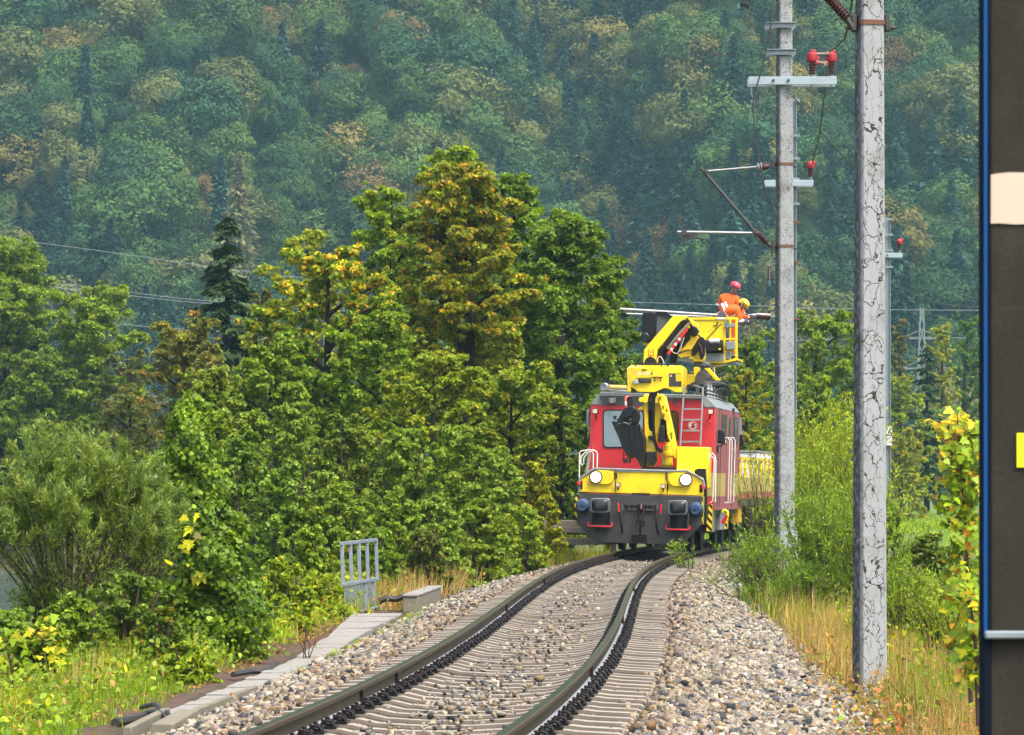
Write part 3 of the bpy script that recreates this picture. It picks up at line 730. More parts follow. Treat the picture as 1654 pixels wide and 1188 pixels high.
# ================================================================== TOWER RAILCAR
LO = Vector((PX(1036, 90.5), 90.5, 0)); TH, RO = math.atan(.128), .025
LM = Matrix.Translation(LO) @ Matrix.Rotation(-TH, 4, 'Z') @ Matrix.Rotation(RO, 4, 'Y')
def L(u, v, d):
    """photo pixel at depth d behind the front plate -> railcar-local point"""
    k = (u - 827) / FPX; s, c = math.sin(TH), math.cos(TH)
    x = (k * (LO.y + d * c) - LO.x - d * s) / (c + k * s)
    Yw = LO.y - x * s + d * c; z = CAM_H - (v - HOR) / FPX * Yw
    return Vector((x * math.cos(RO) - z * math.sin(RO), d, x * math.sin(RO) + z * math.cos(RO)))
def A1(x, y, d): return L(900 + x / 3.3, 560 + y / 3.3, d)
def A2(x, y, d): return L(980 + x / 4.753, 430 + y / 4.753, d)
def A3(x, y, d): return L(920 + x / 6.254, 720 + y / 6.254, d)
def A4(x, y, d): return L(1000 + x / 13.783, 585 + y / 13.783, d)
def A5(x, y, d): return L(985 + x / 8.4875, 625 + y / 8.4875, d)
def depth_at(u, x):
    """depth where the plane local x = const shows at pixel column u"""
    k = (u - 827) / FPX; s, c = math.sin(TH), math.cos(TH)
    return (LO.x + x * c - k * LO.y + k * x * s) / (k * c - s)
def plate(mb, A, pts, d0, d1):
    f = [A(x, y, d0) for x, y in pts]; return mb.prism(f, [Vector((p.x, d1, p.z)) for p in f])
car = empty('railcar', LO, (0, RO, -TH), 'red and yellow overhead line maintenance railcar with folded crane and raised work basket', 'railcar')
def part(name, mb, m, parent=None, bevel=0.0, smooth=True): return mb.build(name, m, parent or car, bevel, smooth)
def pl(name, A, pts, d0, d1, m, parent=None, bevel=0.0): return part(name, plate(MB(), A, pts, d0, d1), m, parent, bevel)
def tb(name, A, pts, d, r, m, parent=None, n=8):
    ds = d if isinstance(d, (list, tuple)) else [d] * len(pts)
    mb = MB(); mb.tube([A(x, y, dd) for (x, y), dd in zip(pts, ds)], r, n); return part(name, mb, m, parent)
def spline(pts, k=5):
    P_ = [Vector(p) for p in pts]; out = []
    for i in range(len(P_) - 1):
        a, b, c, d = P_[max(i - 1, 0)], P_[i], P_[i + 1], P_[min(i + 2, len(P_) - 1)]
        for j in range(k):
            t = j / k; out.append(.5 * ((2 * b) + (c - a) * t + (2 * a - 5 * b + 4 * c - d) * t * t + (3 * b - a - 3 * c + d) * t ** 3))
    return out + [P_[-1]]
def hose(name, A, pts, d, r, m, parent=None):
    ds = d if isinstance(d, (list, tuple)) else [d] * len(pts)
    mb = MB(); mb.tube(spline([A(x, y, dd) for (x, y), dd in zip(pts, ds)]), r, 7); return part(name, mb, m, parent)

# --- front end
bmp = pl('front_plate', A3, [(95, 480), (1340, 512), (1337, 790), (1130, 998), (800, 996), (330, 978), (262, 965), (75, 785), (80, 560)], 0, .45, M['dark'], bevel=.012)
pl('plate_notch', A3, [(630, 478), (810, 482), (808, 494), (632, 492)], -.012, .05, M['black'], bmp)
hood = pl('hood', A3, [(103, 470), (105, 328), (250, 238), (470, 245), (980, 264), (1190, 262), (1345, 352), (1345, 506), (1340, 508), (800, 492)], .04, 1.25, M['yellow'], bevel=.02)
for x0, x1, a, b in ((458, 466, 250, 470), (982, 990, 262, 488)):
    pl('panel_seam', A3, [(x0, a), (x1, a), (x1, b), (x0, b)], .034, .06, M['black'], hood)
for x0, y0, x1, y1 in ((110, 360, 130, 440), (1313, 395, 1345, 472), (470, 275, 480, 335), (445, 275, 455, 335), (970, 270, 978, 350), (988, 385, 998, 450)):
    pl('hinge', A3, [(x0, y0), (x1, y0), (x1, y1), (x0, y1)], .02, .08, M['black'], hood)
tb('trim_rail', A3, [(95, 470), (100, 335), (180, 280), (250, 233), (470, 240), (985, 257), (1190, 257), (1275, 300), (1350, 350), (1362, 410)], .02, .024, M['grey'], hood)
pl('top_plate', A3, [(470, 245), (985, 258), (985, 268), (470, 262)], .01, .4, M['silver'], hood)
def stadium(A, x0, x1, y0, y1, d0, d1, m, nm, par):
    r = (y1 - y0) / 2; cy = (y0 + y1) / 2; pts = []
    for k in range(9): t = R(-90 + 180 * k / 8); pts.append((x1 - r + r * math.cos(t), cy + r * math.sin(t)))
    for k in range(9): t = R(90 + 180 * k / 8); pts.append((x0 + r + r * math.cos(t), cy + r * math.sin(t)))
    return pl(nm, A, pts, d0, d1, m, par, .008)
for x0, x1, y0, y1, hx, hy in ((205, 447, 252, 392, 267, 318), (1000, 1238, 276, 414, 1175, 345)):
    h = stadium(A3, x0, x1, y0, y1, -.03, .06, M['yellow'], 'headlight_housing', hood)
    c = A3(hx, hy, -.03)
    l_ = MB(); l_.lathe(c, (0, -1, 0), [(-.02, .145), (.035, .145), (.035, .125), (.03, .12)], 24); ring = part('headlight', l_, M['dark'])
    l_ = MB(); l_.lathe(c, (0, -1, 0), [(.0, .122), (.030, .122), (.042, .10), (.048, .05), (.05, .001)], 24); part('headlight_glass', l_, M['lamp'], ring)
for x, y in ((490, 395), (945, 410)):
    c = A3(x, y, -.06); k = MB(); k.box(c, (.105, .1, .105)); wl = part('work_light', k, M['black'], bevel=.01)
    k = MB(); k.box(c + Vector((0, -.052, 0)), (.08, .012, .08)); part('lamp_glass', k, M['paper'], wl)
    k = MB(); k.box(c + Vector((0, .03, -.08)), (.03, .05, .08)); part('bracket', k, M['black'], wl)
# buffers: rectangular heads
for x0, x1, y0, y1, bx0, bx1, by in ((203, 410, 530, 682, 190, 428, 815), (990, 1192, 552, 702, 975, 1212, 848)):
    f = [A3(x, y, -.52) for x, y in rrect(x0, x1, y0, y1, 34)]
    k = MB(); k.prism(f, [Vector((p.x, -.42, p.z)) for p in f]); b_ = part('buffer', k, M['lens'], bevel=.02)
    cx, cy = (x0 + x1) / 2, (y0 + y1) / 2
    f2 = [A3(cx + (x - cx) * .82, cy + (y - cy) * .82, -.53) for x, y in rrect(x0, x1, y0, y1, 40)]
    f3 = [A3(cx + (x - cx) * .5, cy + (y - cy) * .5, -.565) for x, y in rrect(x0, x1, y0, y1, 40)]
    k = MB(); n_ = len(f2); k.add([Vector((p.x, -.515, p.z)) for p in f2] + f3, [(i, (i + 1) % n_, (i + 1) % n_ + n_, i + n_) for i in range(n_)] + [tuple(range(n_, 2 * n_))]); part('buffer_face', k, M['blackgloss'], b_)
    c = A3(cx, cy, 0); k = MB(); k.cyl((c.x, -.42, c.z), (c.x, .05, c.z), .11, 16); part('buffer_stem', k, M['dark'], b_)
    st = pl('step_pocket', A3, [(x0 + 22, y1 - 10), (x1 - 4, y1 - 10), (x1 - 8, by - 12), (x0 + 18, by - 12)], -.012, .02, M['black'], None)
    for xx in (x0 + 16, x1 + 4):
        pl('step_side', A3, [(xx, y1 - 12), (xx + 11, y1 - 12), (xx + 3, by - 6), (xx - 10, by - 6)], -.26, .0, M['dark'], st)
    pl('step_tread', A3, [(x0 + 14, by - 14), (x1 - 2, by - 10), (x1 - 2, by - 4), (x0 + 14, by - 7)], -.24, 0, M['oldsteel'], st)
    tb('shunter_handle', A3, [(bx0, by - 48), (bx0 - 2, by - 12), (bx0 + 8, by - 2), (bx1 - 10, by + 4), (bx1, by - 6), (bx1 + 2, by - 40)], -.31, .017, M['handlered'])
# blue side couplers
for cx, cy, r in ((137, 605, 62), (1280, 640, 66)):
    c = A3(cx, cy, 0)
    oc = [(cx + r * 1.15 * math.cos(R(22.5 + 45 * i)), cy + r * (.8 if i < 4 else .8) * math.sin(R(22.5 + 45 * i)) + 28) for i in range(8)]
    bp_ = pl('socket_plate', A3, oc, -.045, .02, M['dark'], None, .006)
    k = MB(); k.lathe(c, (0, -1, 0), [(.0, .155), (.10, .155), (.16, .135), (.20, .10)], 20); part('rubber_socket', k, M['blue'], bp_)
    k = MB(); k.lathe(c + Vector((0, 0, -.02)), (0, -1, 0), [(.19, .095), (.25, .095), (.25, .05), (.20, .045)], 12); part('socket_nut', k, M['blue'], bp_)
    k = MB(); k.lathe(c + Vector((0, 0, -.02)), (0, -1, 0), [(.19, .05), (.235, .05)], 12); part('socket_hole', k, M['black'], bp_)
# screw coupling
cpl = MB()
plate(cpl, A3, [(552, 575), (890, 582), (888, 610), (552, 605)], -.06, .02); plate(cpl, A3, [(585, 640), (845, 648), (845, 662), (585, 655)], -.06, .02)
for x in (592, 650, 780, 835): plate(cpl, A3, [(x, 580), (x + 14, 580), (x + 14, 655), (x, 655)], -.05, .02)
cp = part('drawbar_plate', cpl, M['dark'], bevel=.004)
k = MB(); k.tube([A3(720, 625, 0), A3(720, 625, -.16), A3(720, 600, -.22), A3(720, 600, -.28), A3(720, 640, -.32), A3(720, 680, -.26)], [.05, .05, .045, .045, .04, .02], 10); part('draw_hook', k, M['coping'], cp)
k = MB()
for s_ in (-26, 26):
    k.tube([A3(720 + s_ * .9, 600, -.2), A3(718 + s_ * 1.05, 745, -.24)], .016, 6)
k.box(A3(715, 760, -.24), (.15, .07, .05)); k.tube([A3(680, 765, -.24), A3(676, 800, -.25), A3(700, 820, -.25)], .022, 7); k.tube([A3(750, 765, -.24), A3(754, 800, -.25), A3(728, 820, -.25)], .022, 7)
k.tube([A3(715, 745, -.24), A3(712, 895, -.2)], [.03, .018], 8); part('screw_coupling', k, M['black'], cp)
k = MB(); f = [A3(628, 895, -.20), A3(775, 898, -.20), A3(782, 980, -.02), A3(622, 975, -.02)]; b2 = [Vector((p.x, .05, p.z)) for p in f]
k.prism(f, b2); part('coupling_scoop', k, M['dark'], bevel=.006)
for x, pts, hx in ((528, [(530, 655), (522, 700), (520, 780), (530, 840), (532, 880)], [(490, 578), (496, 640), (500, 672)]), (885, [(888, 660), (876, 740), (880, 830), (894, 890)], [(925, 590), (922, 650), (915, 690)])):
    h = hose('brake_hose', A3, pts, [-.08, -.16, -.2, -.16, -.1], .024, M['black']) if len(pts) == 5 else hose('brake_hose', A3, pts, [-.08, -.2, -.2, -.1], .024, M['black'])
    k = MB(); k.box(A3(pts[0][0], 640, -.06), (.09, .1, .08)); k.box(A3(pts[0][0], 625, -.05), (.05, .08, .12)); part('brake_valve', k, M['oldsteel'], h, bevel=.006)
    tb('lever', A3, hx, -.11, .016, M['handlered'], h); k = MB(); k.box(A3(pts[-1][0], pts[-1][1], -.1), (.06, .05, .06)); part('hose_head', k, M['coping'], h, bevel=.008)
# hazard boards at the corners, marker lights
pl('hazard_board', A3, [(72, 485), (97, 487), (104, 800), (80, 775), (52, 690), (50, 560)], .03, .08, M['hazard'])
k = MB(); a, b = A3(1340, 515, 0), A3(1335, 795, 0); k.bb((a.x - .01, .01, b.z), (a.x + .022, .45, a.z)); part('hazard_board', k, M['hazard'])
for x, y in ((95, 383), (1352, 423)):
    k = MB(); k.box(A3(x, y, -.02), (.075, .08, .07)); part('marker_light', k, M['handlered'], bevel=.01)
pl('corner_post', A3, [(1300, 232), (1372, 235), (1385, 560), (1372, 800), (1350, 800), (1352, 330), (1262, 290), (1262, 248)], .35, .6, M['black'], None, .01)
# handrails at the front corners
tb('handrail', A3, [(98, 340), (100, 80), (112, 58), (150, 50), (190, 42), (222, 46)], .5, .0135, M['white'])
tb('handrail', A3, [(128, 200), (112, 175), (116, 110), (180, 48), (245, 46), (272, 62), (280, 90), (278, 228)], .75, .0135, M['white'])
tb('handrail', A3, [(140, 190), (143, 125), (188, 66), (232, 62), (240, 90), (238, 225)], .95, .0135, M['white'])
pl('corner_stay', A3, [(188, 65), (218, 65), (190, 270), (160, 272)], .8, .86, M['grey'])
tb('aerial_marker', A1, [(168, 555), (172, 528)], .7, .012, M['handlered']); tb('aerial_marker', A1, [(188, 555), (192, 525)], .9, .012, M['handlered'])
tb('handrail', A3, [(1420, 130), (1416, 85), (1440, 74), (1470, 110), (1478, 150), (1470, 570)], .9, .0135, M['white'])
tb('handrail', A3, [(1412, 140), (1430, 105), (1458, 130), (1462, 170), (1445, 560), (1420, 580)], .6, .0135, M['white'])
# yellow box on the platform
k = MB(); a, b = A1(639, 533, 1.0), A1(806, 672, 1.0); k.bb((a.x, 1.0, b.z - .35), (b.x, 1.75, a.z)); part('tool_box', k, M['yellow'], bevel=.02)

# --- body
D0, D1 = 2.5, 10.1
a = A1(172, 600, D0); b = A1(838, 600, D0); xl, xr = a.x, b.x; xc = (xl + xr) / 2; hw = (xr - xl) / 2
zb = .98; zw = A1(500, 318, D0).z; zr = A1(500, 268, D0).z
ztop = zr
body = MB()
sec = [(-hw, zb), (-hw, zw), (-hw + .17, zr), (hw - .22, zr), (hw, zw), (hw, zb)]
body.prism([(xc + x, D0, z) for x, z in sec], [(xc + x, D1, z) for x, z in sec]); cab = part('body', body, M['red'], bevel=.02)
# dusty flank skins with the cream band
zc0, zc1 = A1(845, 800, 2.6).z, A1(845, 674, 2.6).z
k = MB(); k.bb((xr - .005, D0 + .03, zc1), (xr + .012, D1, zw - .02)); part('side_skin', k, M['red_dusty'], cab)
k = MB(); k.bb((xr - .005, D0 + .03, zc0), (xr + .014, D1, zc1 - .002)); part('cream_band', k, M['cream'], cab)
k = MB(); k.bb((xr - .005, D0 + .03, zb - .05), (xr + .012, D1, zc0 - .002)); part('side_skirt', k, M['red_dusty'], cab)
k = MB(); k.bb((xr - .45, D0 - .012, zc0), (xr + .013, D0 + .02, zc1)); part('cream_band', k, M['cream'], cab)
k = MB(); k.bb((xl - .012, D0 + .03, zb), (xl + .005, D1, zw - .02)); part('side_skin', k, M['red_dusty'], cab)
# roof: sloped shoulders and deck
k = MB()
k.prism([(xc - hw - .01, D0 - .02, zw), (xc - hw + .16, D0 - .02, zr + .02), (xc - hw + .62, D0 - .02, zr + .02), (xc - hw + .50, D0 - .02, zw)], [(xc - hw - .01, D1, zw), (xc - hw + .16, D1, zr + .02), (xc - hw + .62, D1, zr + .02), (xc - hw + .5, D1, zw)])
k.prism([(xr + .015, D0 - .02, zw), (xr - .01 - .19, D0 - .02, zr + .02), (xr - .30, D0 - .02, zr + .02), (xr - .26, D0 - .02, zw)][::-1], [(xr + .015, D1, zw), (xr - .20, D1, zr + .02), (xr - .30, D1, zr + .02), (xr - .26, D1, zw)][::-1])
part('roof', k, M['grey'], cab, bevel=.01)
pl('roof_band', A1, [(222, 262), (775, 272), (770, 285), (640, 280), (560, 300), (440, 316), (240, 310)], D0 - .03, D0 + .1, M['roofgrey'], cab)
k = MB(); a, b = A1(228, 252, D0 - .12), A1(782, 268, D0 - .12)
k.bar((a.x, a.y, a.z), (b.x, b.y, b.z), .10, .075); part('roof_edge_rail', k, M['grey'], cab, bevel=.006)
k = MB()
for i in range(46):
    t = .02 + .96 * i / 45; p = a * (1 - t) + b * t; k.box(p + Vector((0, -.052, 0)), (.022, .006, .03))
part('rail_perforation', k, M['black'], cab)
k = MB(); k.bb((xc - hw + .3, D0 + .1, zr + .0), (xc + hw - .3, D1, zr + .06)); part('roof_deck', k, M['roofgrey'], cab)
# windscreens
for x0, x1, y0, y1, gm in ((243, 462, 337, 541, 'glassblue'), (482, 647, 343, 506, 'glassdark')):
    f = [A1(x, y, D0 - .02) for x, y in rrect(x0, x1, y0, y1, 22)]
    k = MB(); k.prism(f, [Vector((p.x, D0 + .05, p.z)) for p in f]); wn = part('window', k, M['black'], cab)
    f = [A1(x, y, D0 - .03) for x, y in rrect(x0 + 6, x1 - 6, y0 + 6, y1 - 6, 18)]
    k = MB(); k.prism(f, [Vector((p.x, D0, p.z)) for p in f]); part('window_glass', k, M[gm], wn)
for x, y in ((203, 345), (818, 348)):
    c = A1(x, y, D0 - .2); k = MB(); k.box(c, (.13, .12, .12), Matrix.Rotation(.25, 3, 'Z')); k.bar(c, A1(x - 8 if x > 500 else x + 6, y + 40, D0), .03); fl = part('flood_light', k, M['black'], cab, bevel=.008)
    k = MB(); k.box(c + Vector((.0, -.066, .0)), (.10, .012, .09)); part('lamp_glass', k, M['paper'], fl)
    t = [A1(x - 6, y + 40, D0 - .02), A1(x - 14 + 2, y + 54, D0 - .02), A1(x + 4, y + 54, D0 - .02)] if x > 500 else [A1(x + 2, y + 26, D0 - .02), A1(x - 5, y + 40, D0 - .02), A1(x + 9, y + 40, D0 - .02)]
    k = MB(); k.prism(t, [Vector((p.x, D0, p.z)) for p in t]); part('warning_triangle', k, M['orange'], cab)
c = A1(293, 290, D0 - .12); k = MB(); k.box(c, (.17, .12, .13)); sp = part('loudspeaker', k, M['roofgrey'], cab, bevel=.015); k = MB(); k.lathe(c + Vector((0, -.06, 0)), (0, -1, 0), [(0, .05), (.015, .05), (.015, .02), (0.0, .001)], 14); part('speaker_cone', k, M['silver'], sp)
k = MB(); k.box(A1(630, 292, D0 - .04), (.06, .05, .10)); part('blue_lamp', k, M['blue'], cab, bevel=.01)
# warning sticker: white disc, red ring, raised hand
c = A1(722, 422, D0 - .015)
k = MB(); k.lathe(c, (0, -1, 0), [(-.01, .105), (.006, .105)], 28); stk = part('warning_sticker', k, M['white'], cab)
k = MB()
for i in range(28):
    t0, t1 = 2 * math.pi * i / 28, 2 * math.pi * (i + 1) / 28
    for r0, r1 in ((.082, .098),):
        k.add([(c.x + r * math.cos(t), c.y - .009, c.z + r * math.sin(t)) for r, t in ((r0, t0), (r1, t0), (r1, t1), (r0, t1))], [(0, 1, 2, 3)])
k.box((c.x, c.y - .011, c.z), (.018, .003, .17), Matrix.Rotation(.8, 3, 'Y')); part('red_ring', k, M['handlered'], stk)
k = MB(); k.box((c.x + .005, c.y - .009, c.z - .02), (.055, .004, .06))
for i, (dx, h) in enumerate(((-.02, .035), (-.006, .05), (.009, .055), (.024, .045))): k.box((c.x + .004 + dx, c.y - .009, c.z + .01 + h / 2), (.011, .004, h))
k.box((c.x + .045, c.y - .009, c.z - .01), (.012, .004, .05), Matrix.Rotation(.6, 3, 'Y')); part('hand_symbol', k, M['black'], stk)
# ladder to the roof
k = MB(); k.tube([A1(655, 530, D0 - .25), A1(676, 212, D0 - .12)], .024, 8); k.tube([A1(763, 527, D0 - .25), A1(777, 218, D0 - .12)], .024, 8); k.tube([A1(777, 222, D0 - .12), A1(730, 208, D0 + .3)], .02, 8); ld = part('ladder', k, M['silver'], cab)
for i, y in enumerate((334, 391, 449, 508)):
    t = (y - 215) / 315; k = MB(); k.bar(A1(675 - 20 * t, y, D0 - .13 - .1 * t), A1(776 - 13 * t, y - 1, D0 - .13 - .1 * t), .05, .035); part('rung', k, M['grey'], ld)
# flank: doors, windows, mirrors, rails, steps
def side(name, x0, x1, y0, y1, m, off=.02, parent=None, bevel=.006):
    u0, u1 = 900 + x0 / 3.3, 900 + x1 / 3.3; d0, d1 = depth_at(u0, xr + off), depth_at(u1, xr + off)
    z0, z1 = A1(x0, y0, d0).z, A1(x0, y1, d0).z
    k = MB(); k.bb((xr - .01, d0, z1), (xr + off, d1, z0)); return part(name, k, m, parent or cab, bevel)
dr = side('door', 892, 912, 350, 815, M['red_dusty'], .028)
w1 = side('side_window', 866, 888, 360, 520, M['black'], .024); side('window_glass', 869, 886, 366, 515, M['glassdark'], .028, w1)
side('window_glass', 898, 910, 375, 505, M['glassdark'], .034, dr)
w2 = side('side_window', 930, 948, 378, 520, M['black'], .024); side('window_glass', 933, 946, 385, 515, M['glassblue'], .028, w2)
for xx in (846, 858, 920, 926, 958): side('panel_gap', xx, xx + 2, 330, 850, M['black'], .017, bevel=0)
d_ = depth_at(900 + 905 / 3.3, xr + .1)
for xx, dx in ((905, .1), (918, .1), (934, .1)):
    d_ = depth_at(900 + xx / 3.3, xr + dx); z1_, z0_ = A1(xx, 492, d_).z, A1(xx, 835, d_).z
    k = MB(); k.tube([(xr + .01, d_, z1_ + .03), (xr + .06, d_, z1_ + .02), (xr + dx, d_, z1_ - .04), (xr + dx, d_, z0_ + .04), (xr + .02, d_, z0_)], .012, 7); part('handrail', k, M['white'], cab)
for xx, y0, y1 in ((875, 444, 516), (976, 468, 535)):
    d_ = 2.9 if xx < 900 else 10.0; c = A1(xx, (y0 + y1) / 2, d_); k = MB(); k.box(c, (.16, .10, A1(xx, y0, d_).z - A1(xx, y1, d_).z)); mr = part('mirror', k, M['blackgloss'], cab, bevel=.02)
    e = A1(xx - 24, y1 + 35, d_); k = MB(); k.tube(spline([c, A1(xx + 2, y1 + 14, d_), A1(xx - 20, y1 + 14, d_), e]), .014, 6); k.box(e, (.06, .06, .14)); part('mirror_arm', k, M['black'], mr)
c = A1(150, 466, 2.9); k = MB(); k.box(c, (.07, .09, .3)); mr = part('mirror', k, M['blackgloss'], cab, bevel=.015); k = MB(); k.tube([A1(156, 420, 2.9), A1(166, 340, 2.9)], .02, 6); part('mirror_arm', k, M['grey'], mr)
pl('wind_deflector', A1, [(157, 335), (170, 332), (170, 430), (157, 428)], 2.7, 2.74, M['grey'], cab)
pl('wind_deflector', A1, [(965, 378), (984, 380), (984, 470), (965, 470)], 9.8, 9.84, M['grey'], cab)
# --- underframe and wheels
k = MB(); k.bb((-1.2, .3, .82), (1.25, 10.6, 1.05)); k.bb((-.95, .4, .5), (.95, 10.3, .82)); part('underframe', k, M['black'])
def wheels(parent, d, x0=0, r=.44):
    k = MB(); k.cyl((x0 - .70, d, r), (x0 + .70, d, r), .08, 10); ax = k.build('axle', M['oldsteel'], parent)
    for s_ in (-1, 1):
        k = MB(); k.lathe((x0 + s_ * .69, d, r), (s_, 0, 0), [(-.0, r + .028), (.03, r + .028), (.035, r), (.13, r - .008), (.13, r - .08), (.10, r - .1), (.10, .12), (.14, .1), (.14, .02)], 28); k.build('wheel', M['black'], parent)
for d in (1.9, 4.1, 7.6, 9.4): wheels(car, d, .14 + .012 * (d - 2))
for x, y0, y1 in ((817, 842, 985), (899, 842, 972)):
    d_ = depth_at(900 + x / 3.3, 1.32); k = MB(); k.bb((1.22, d_, A1(x, y1, d_).z), (1.34, d_ + .28, A1(x, y0, d_).z)); part('hazard_board', k, M['hazard'])
k = MB(); k.bb((1.0, 2.6, .42), (1.28, 4.2, .98)); part('battery_box', k, M['dark'], bevel=.02)
k = MB(); k.bb((1.0, 5.6, .45), (1.28, 7.6, .98)); part('equipment_box', k, M['grey'], bevel=.02)
k = MB()
for d_ in (2.8, 3.2, 3.6): k.bb((1.28, d_, .45), (1.30, d_ + .14, .95))
part('box_door', k, M['silver'])
hose('filler_hose', A1, [(890, 940), (905, 915), (908, 885), (890, 872), (880, 885)], 5.0, .03, M['neon'])
tb('red_pipe', A1, [(880, 945), (905, 900)], 4.9, .04, M['handlered'])

# --- roof equipment
for x, y, r in ((265, 190, .085), (297, 197, .05), (318, 205, .04)):
    c = A1(x, y, 3.4); k = MB(); k.lathe(c, (0, 1, 0), [(-.25, r), (-.2, r * .8), (0, r * .45), (.25, r * .35)], 14); part('horn', k, M['black'])
c = A1(258, 216, 2.7); k = MB(); k.lathe(c, (-.25, -1, 0), [(-.02, .09), (.1, .095), (.12, .08), (.11, .02)], 16); part('spotlight', k, M['silver'])
k = MB(); k.tube([A1(275, 216, 2.75), A1(365, 220, 3.0)], .055, 12); part('cream_tube', k, M['cream'])
k = MB(); k.tube([A1(262, 236, 2.7), A1(372, 240, 2.75)], .045, 10); part('corrugated_hose', k, M['grey'])
k = MB(); k.tube([A1(226, 268, 2.5), A1(228, 205, 2.5)], .016, 6); k.tube([A1(226, 235, 2.5), A1(375, 228, 2.6)], .016, 6); part('roof_rail', k, M['oldsteel'])
rngL = np.random.default_rng(77)
for i in range(13):
    x0 = rngL.uniform(690, 780); y0 = rngL.uniform(190, 240); x1 = rngL.uniform(860, 925)
    hose('roof_hose', A1, [(x0, y0), (x0 + 50, y0 - rngL.uniform(0, 25)), (x1 - 20, y0 + rngL.uniform(-20, 10)), (x1, rngL.uniform(225, 300))], [3.4, 4.5, 6.5, 8.0 + rngL.uniform(-1, 1)], rngL.uniform(.02, .045), M['black'] if i % 4 else M['oldsteel'])
for i in range(6):
    d_ = 3.4 + i * .8; c = Vector((xr - .25, d_, zr + .0)); k = MB(); k.lathe(c, (0, 0, 1), [(0, .03), (.05, .06), (.09, .03), (.13, .06), (.17, .03), (.21, .06), (.26, .03), (.34, .02)], 10); part('roof_insulator', k, M['wiresteel'])
k = MB(); k.bb((xr - .5, 3.0, zr + .32), (xr - .35, 8.5, zr + .38)); k.bb((xr - .5, 3.0, zr + .05), (xr - .42, 3.08, zr + .5)); k.bb((xr - .5, 6.0, zr + .05), (xr - .42, 6.08, zr + .5)); part('roof_frame', k, M['oldsteel'])
k = MB(); plate(k, A1, [(735, 160), (755, 130), (800, 140), (805, 170), (790, 195), (735, 190)], 4.4, 4.9); part('control_console', k, M['oldsteel'], bevel=.01)
k = MB(); k.bb((A1(680, 150, 4.6).x, 4.6, A1(680, 205, 4.6).z), (A1(760, 150, 4.6).x, 5.4, A1(680, 150, 4.6).z)); part('platform_base', k, M['yellow'], bevel=.02)
k = MB(); k.bar(A1(792, 110, 6.5), A1(880, 205, 6.5), .09); k.bar(A1(868, 200, 6.5), A1(895, 200, 6.5), .08); part('platform_strut', k, M['yellow'], bevel=.008)
k = MB(); k.bar(A1(745, 110, 5.9), A1(745, 160, 5.9), .14); k.bar(A1(690, 158, 5.9), A1(760, 158, 5.9), .07); part('platform_frame', k, M['yellow'], bevel=.008)
tb('aerial', A1, [(838, 155), (838, 110)], 7.0, .01, M['white'])

# --- upper crane: housing, boom, jib, basket
H0 = 3.3
hs = pl('crane_housing', A4, [(170, 140), (1415, 140), (1405, 680), (1255, 680), (1095, 600), (1000, 586), (800, 676), (440, 676), (268, 562), (265, 672), (178, 672)], H0, H0 + 1.3, M['yellow'], None, .015)
f = [A4(x, 140, H0) for x in (170, 1415)]; t = [A4(235, 66, H0), A4(1345, 70, H0)]
k = MB(); k.add([f[0], f[1], Vector((t[1].x, H0 + .28, t[1].z)), Vector((t[0].x, H0 + .28, t[0].z)), Vector((f[0].x, H0 + 1.3, f[0].z)), Vector((f[1].x, H0 + 1.3, f[1].z)), Vector((t[1].x, H0 + 1.05, t[1].z)), Vector((t[0].x, H0 + 1.05, t[0].z))],
            [(0, 1, 2, 3), (3, 2, 6, 7), (0, 3, 7, 4), (1, 5, 6, 2), (4, 7, 6, 5)]); part('housing_cover', k, M['yellow'], hs)
pl('vent_slot', A4, [(500, 164), (622, 164), (600, 190), (522, 190)], H0 - .012, H0 + .02, M['black'], hs)
k = MB()
for x0, x1 in ((412, 424), (448, 482), (540, 556), (585, 612), (634, 640), (650, 654), (674, 700)):
    plate(k, A4, [(x0, 228), (x1, 226), (x1, 290), (x0, 288)], H0 - .006, H0 + .01)
part('worn_lettering', k, M['white'], hs)
k = MB()
plate(k, A4, [(735, 160), (742, 160), (742, 270), (735, 270)], H0 - .008, H0 + .01); plate(k, A4, [(706, 245), (735, 240), (735, 275), (712, 272)], H0 - .02, H0 + .01)
plate(k, A4, [(745, 330), (970, 332), (970, 346), (745, 345)], H0 - .02, H0 + .01); plate(k, A4, [(360, 352), (745, 345), (745, 352), (360, 362)], H0 - .01, H0 + .01); part('panel_edge', k, M['black'], hs)
pl('connector_strip', A4, [(420, 372), (715, 376), (712, 458), (440, 460)], H0 - .06, H0, M['black'], hs)
k = MB()
for i in range(9): plate(k, A4, [(448 + i * 29, 395), (456 + i * 29, 395), (472 + i * 29, 432), (464 + i * 29, 432)], H0 - .066, H0 - .058)
part('connector_pin', k, M['silver'], hs)
k = MB(); plate(k, A4, [(312, 398), (400, 398), (440, 480), (345, 484), (318, 465)], H0 - .11, H0); part('junction_box', k, M['galv2'], hs, bevel=.008)
pl('junction_cover', A4, [(318, 368), (398, 368), (398, 400), (318, 400)], H0 - .09, H0, mat('orange_cover', (.75, .32, .01), .5), hs)
for x, y, m_ in ((800, 366, 'black'), (800, 412, 'black'), (860, 388, 'handlered'), (925, 360, 'black'), (925, 412, 'black')):
    k = MB(); k.lathe(A4(x, y, H0), (0, -1, 0), [(-.01, .020 if m_ == 'handlered' else .014), (.03, .016)], 10); part('control_button', k, M[m_], hs)
dp_ = pl('dark_panel', A4, [(1110, 252), (1380, 252), (1392, 545), (1114, 545)], H0 - .012, H0 + .02, M['dark'], hs)
pl('yellow_label', A4, [(1256, 266), (1380, 266), (1384, 432), (1268, 432)], H0 - .02, H0, mat('label_yellow', (.75, .42, .01), .5), dp_); pl('sticker', A4, [(1130, 272), (1168, 272), (1170, 328), (1132, 328)], H0 - .02, H0, M['white'], dp_)
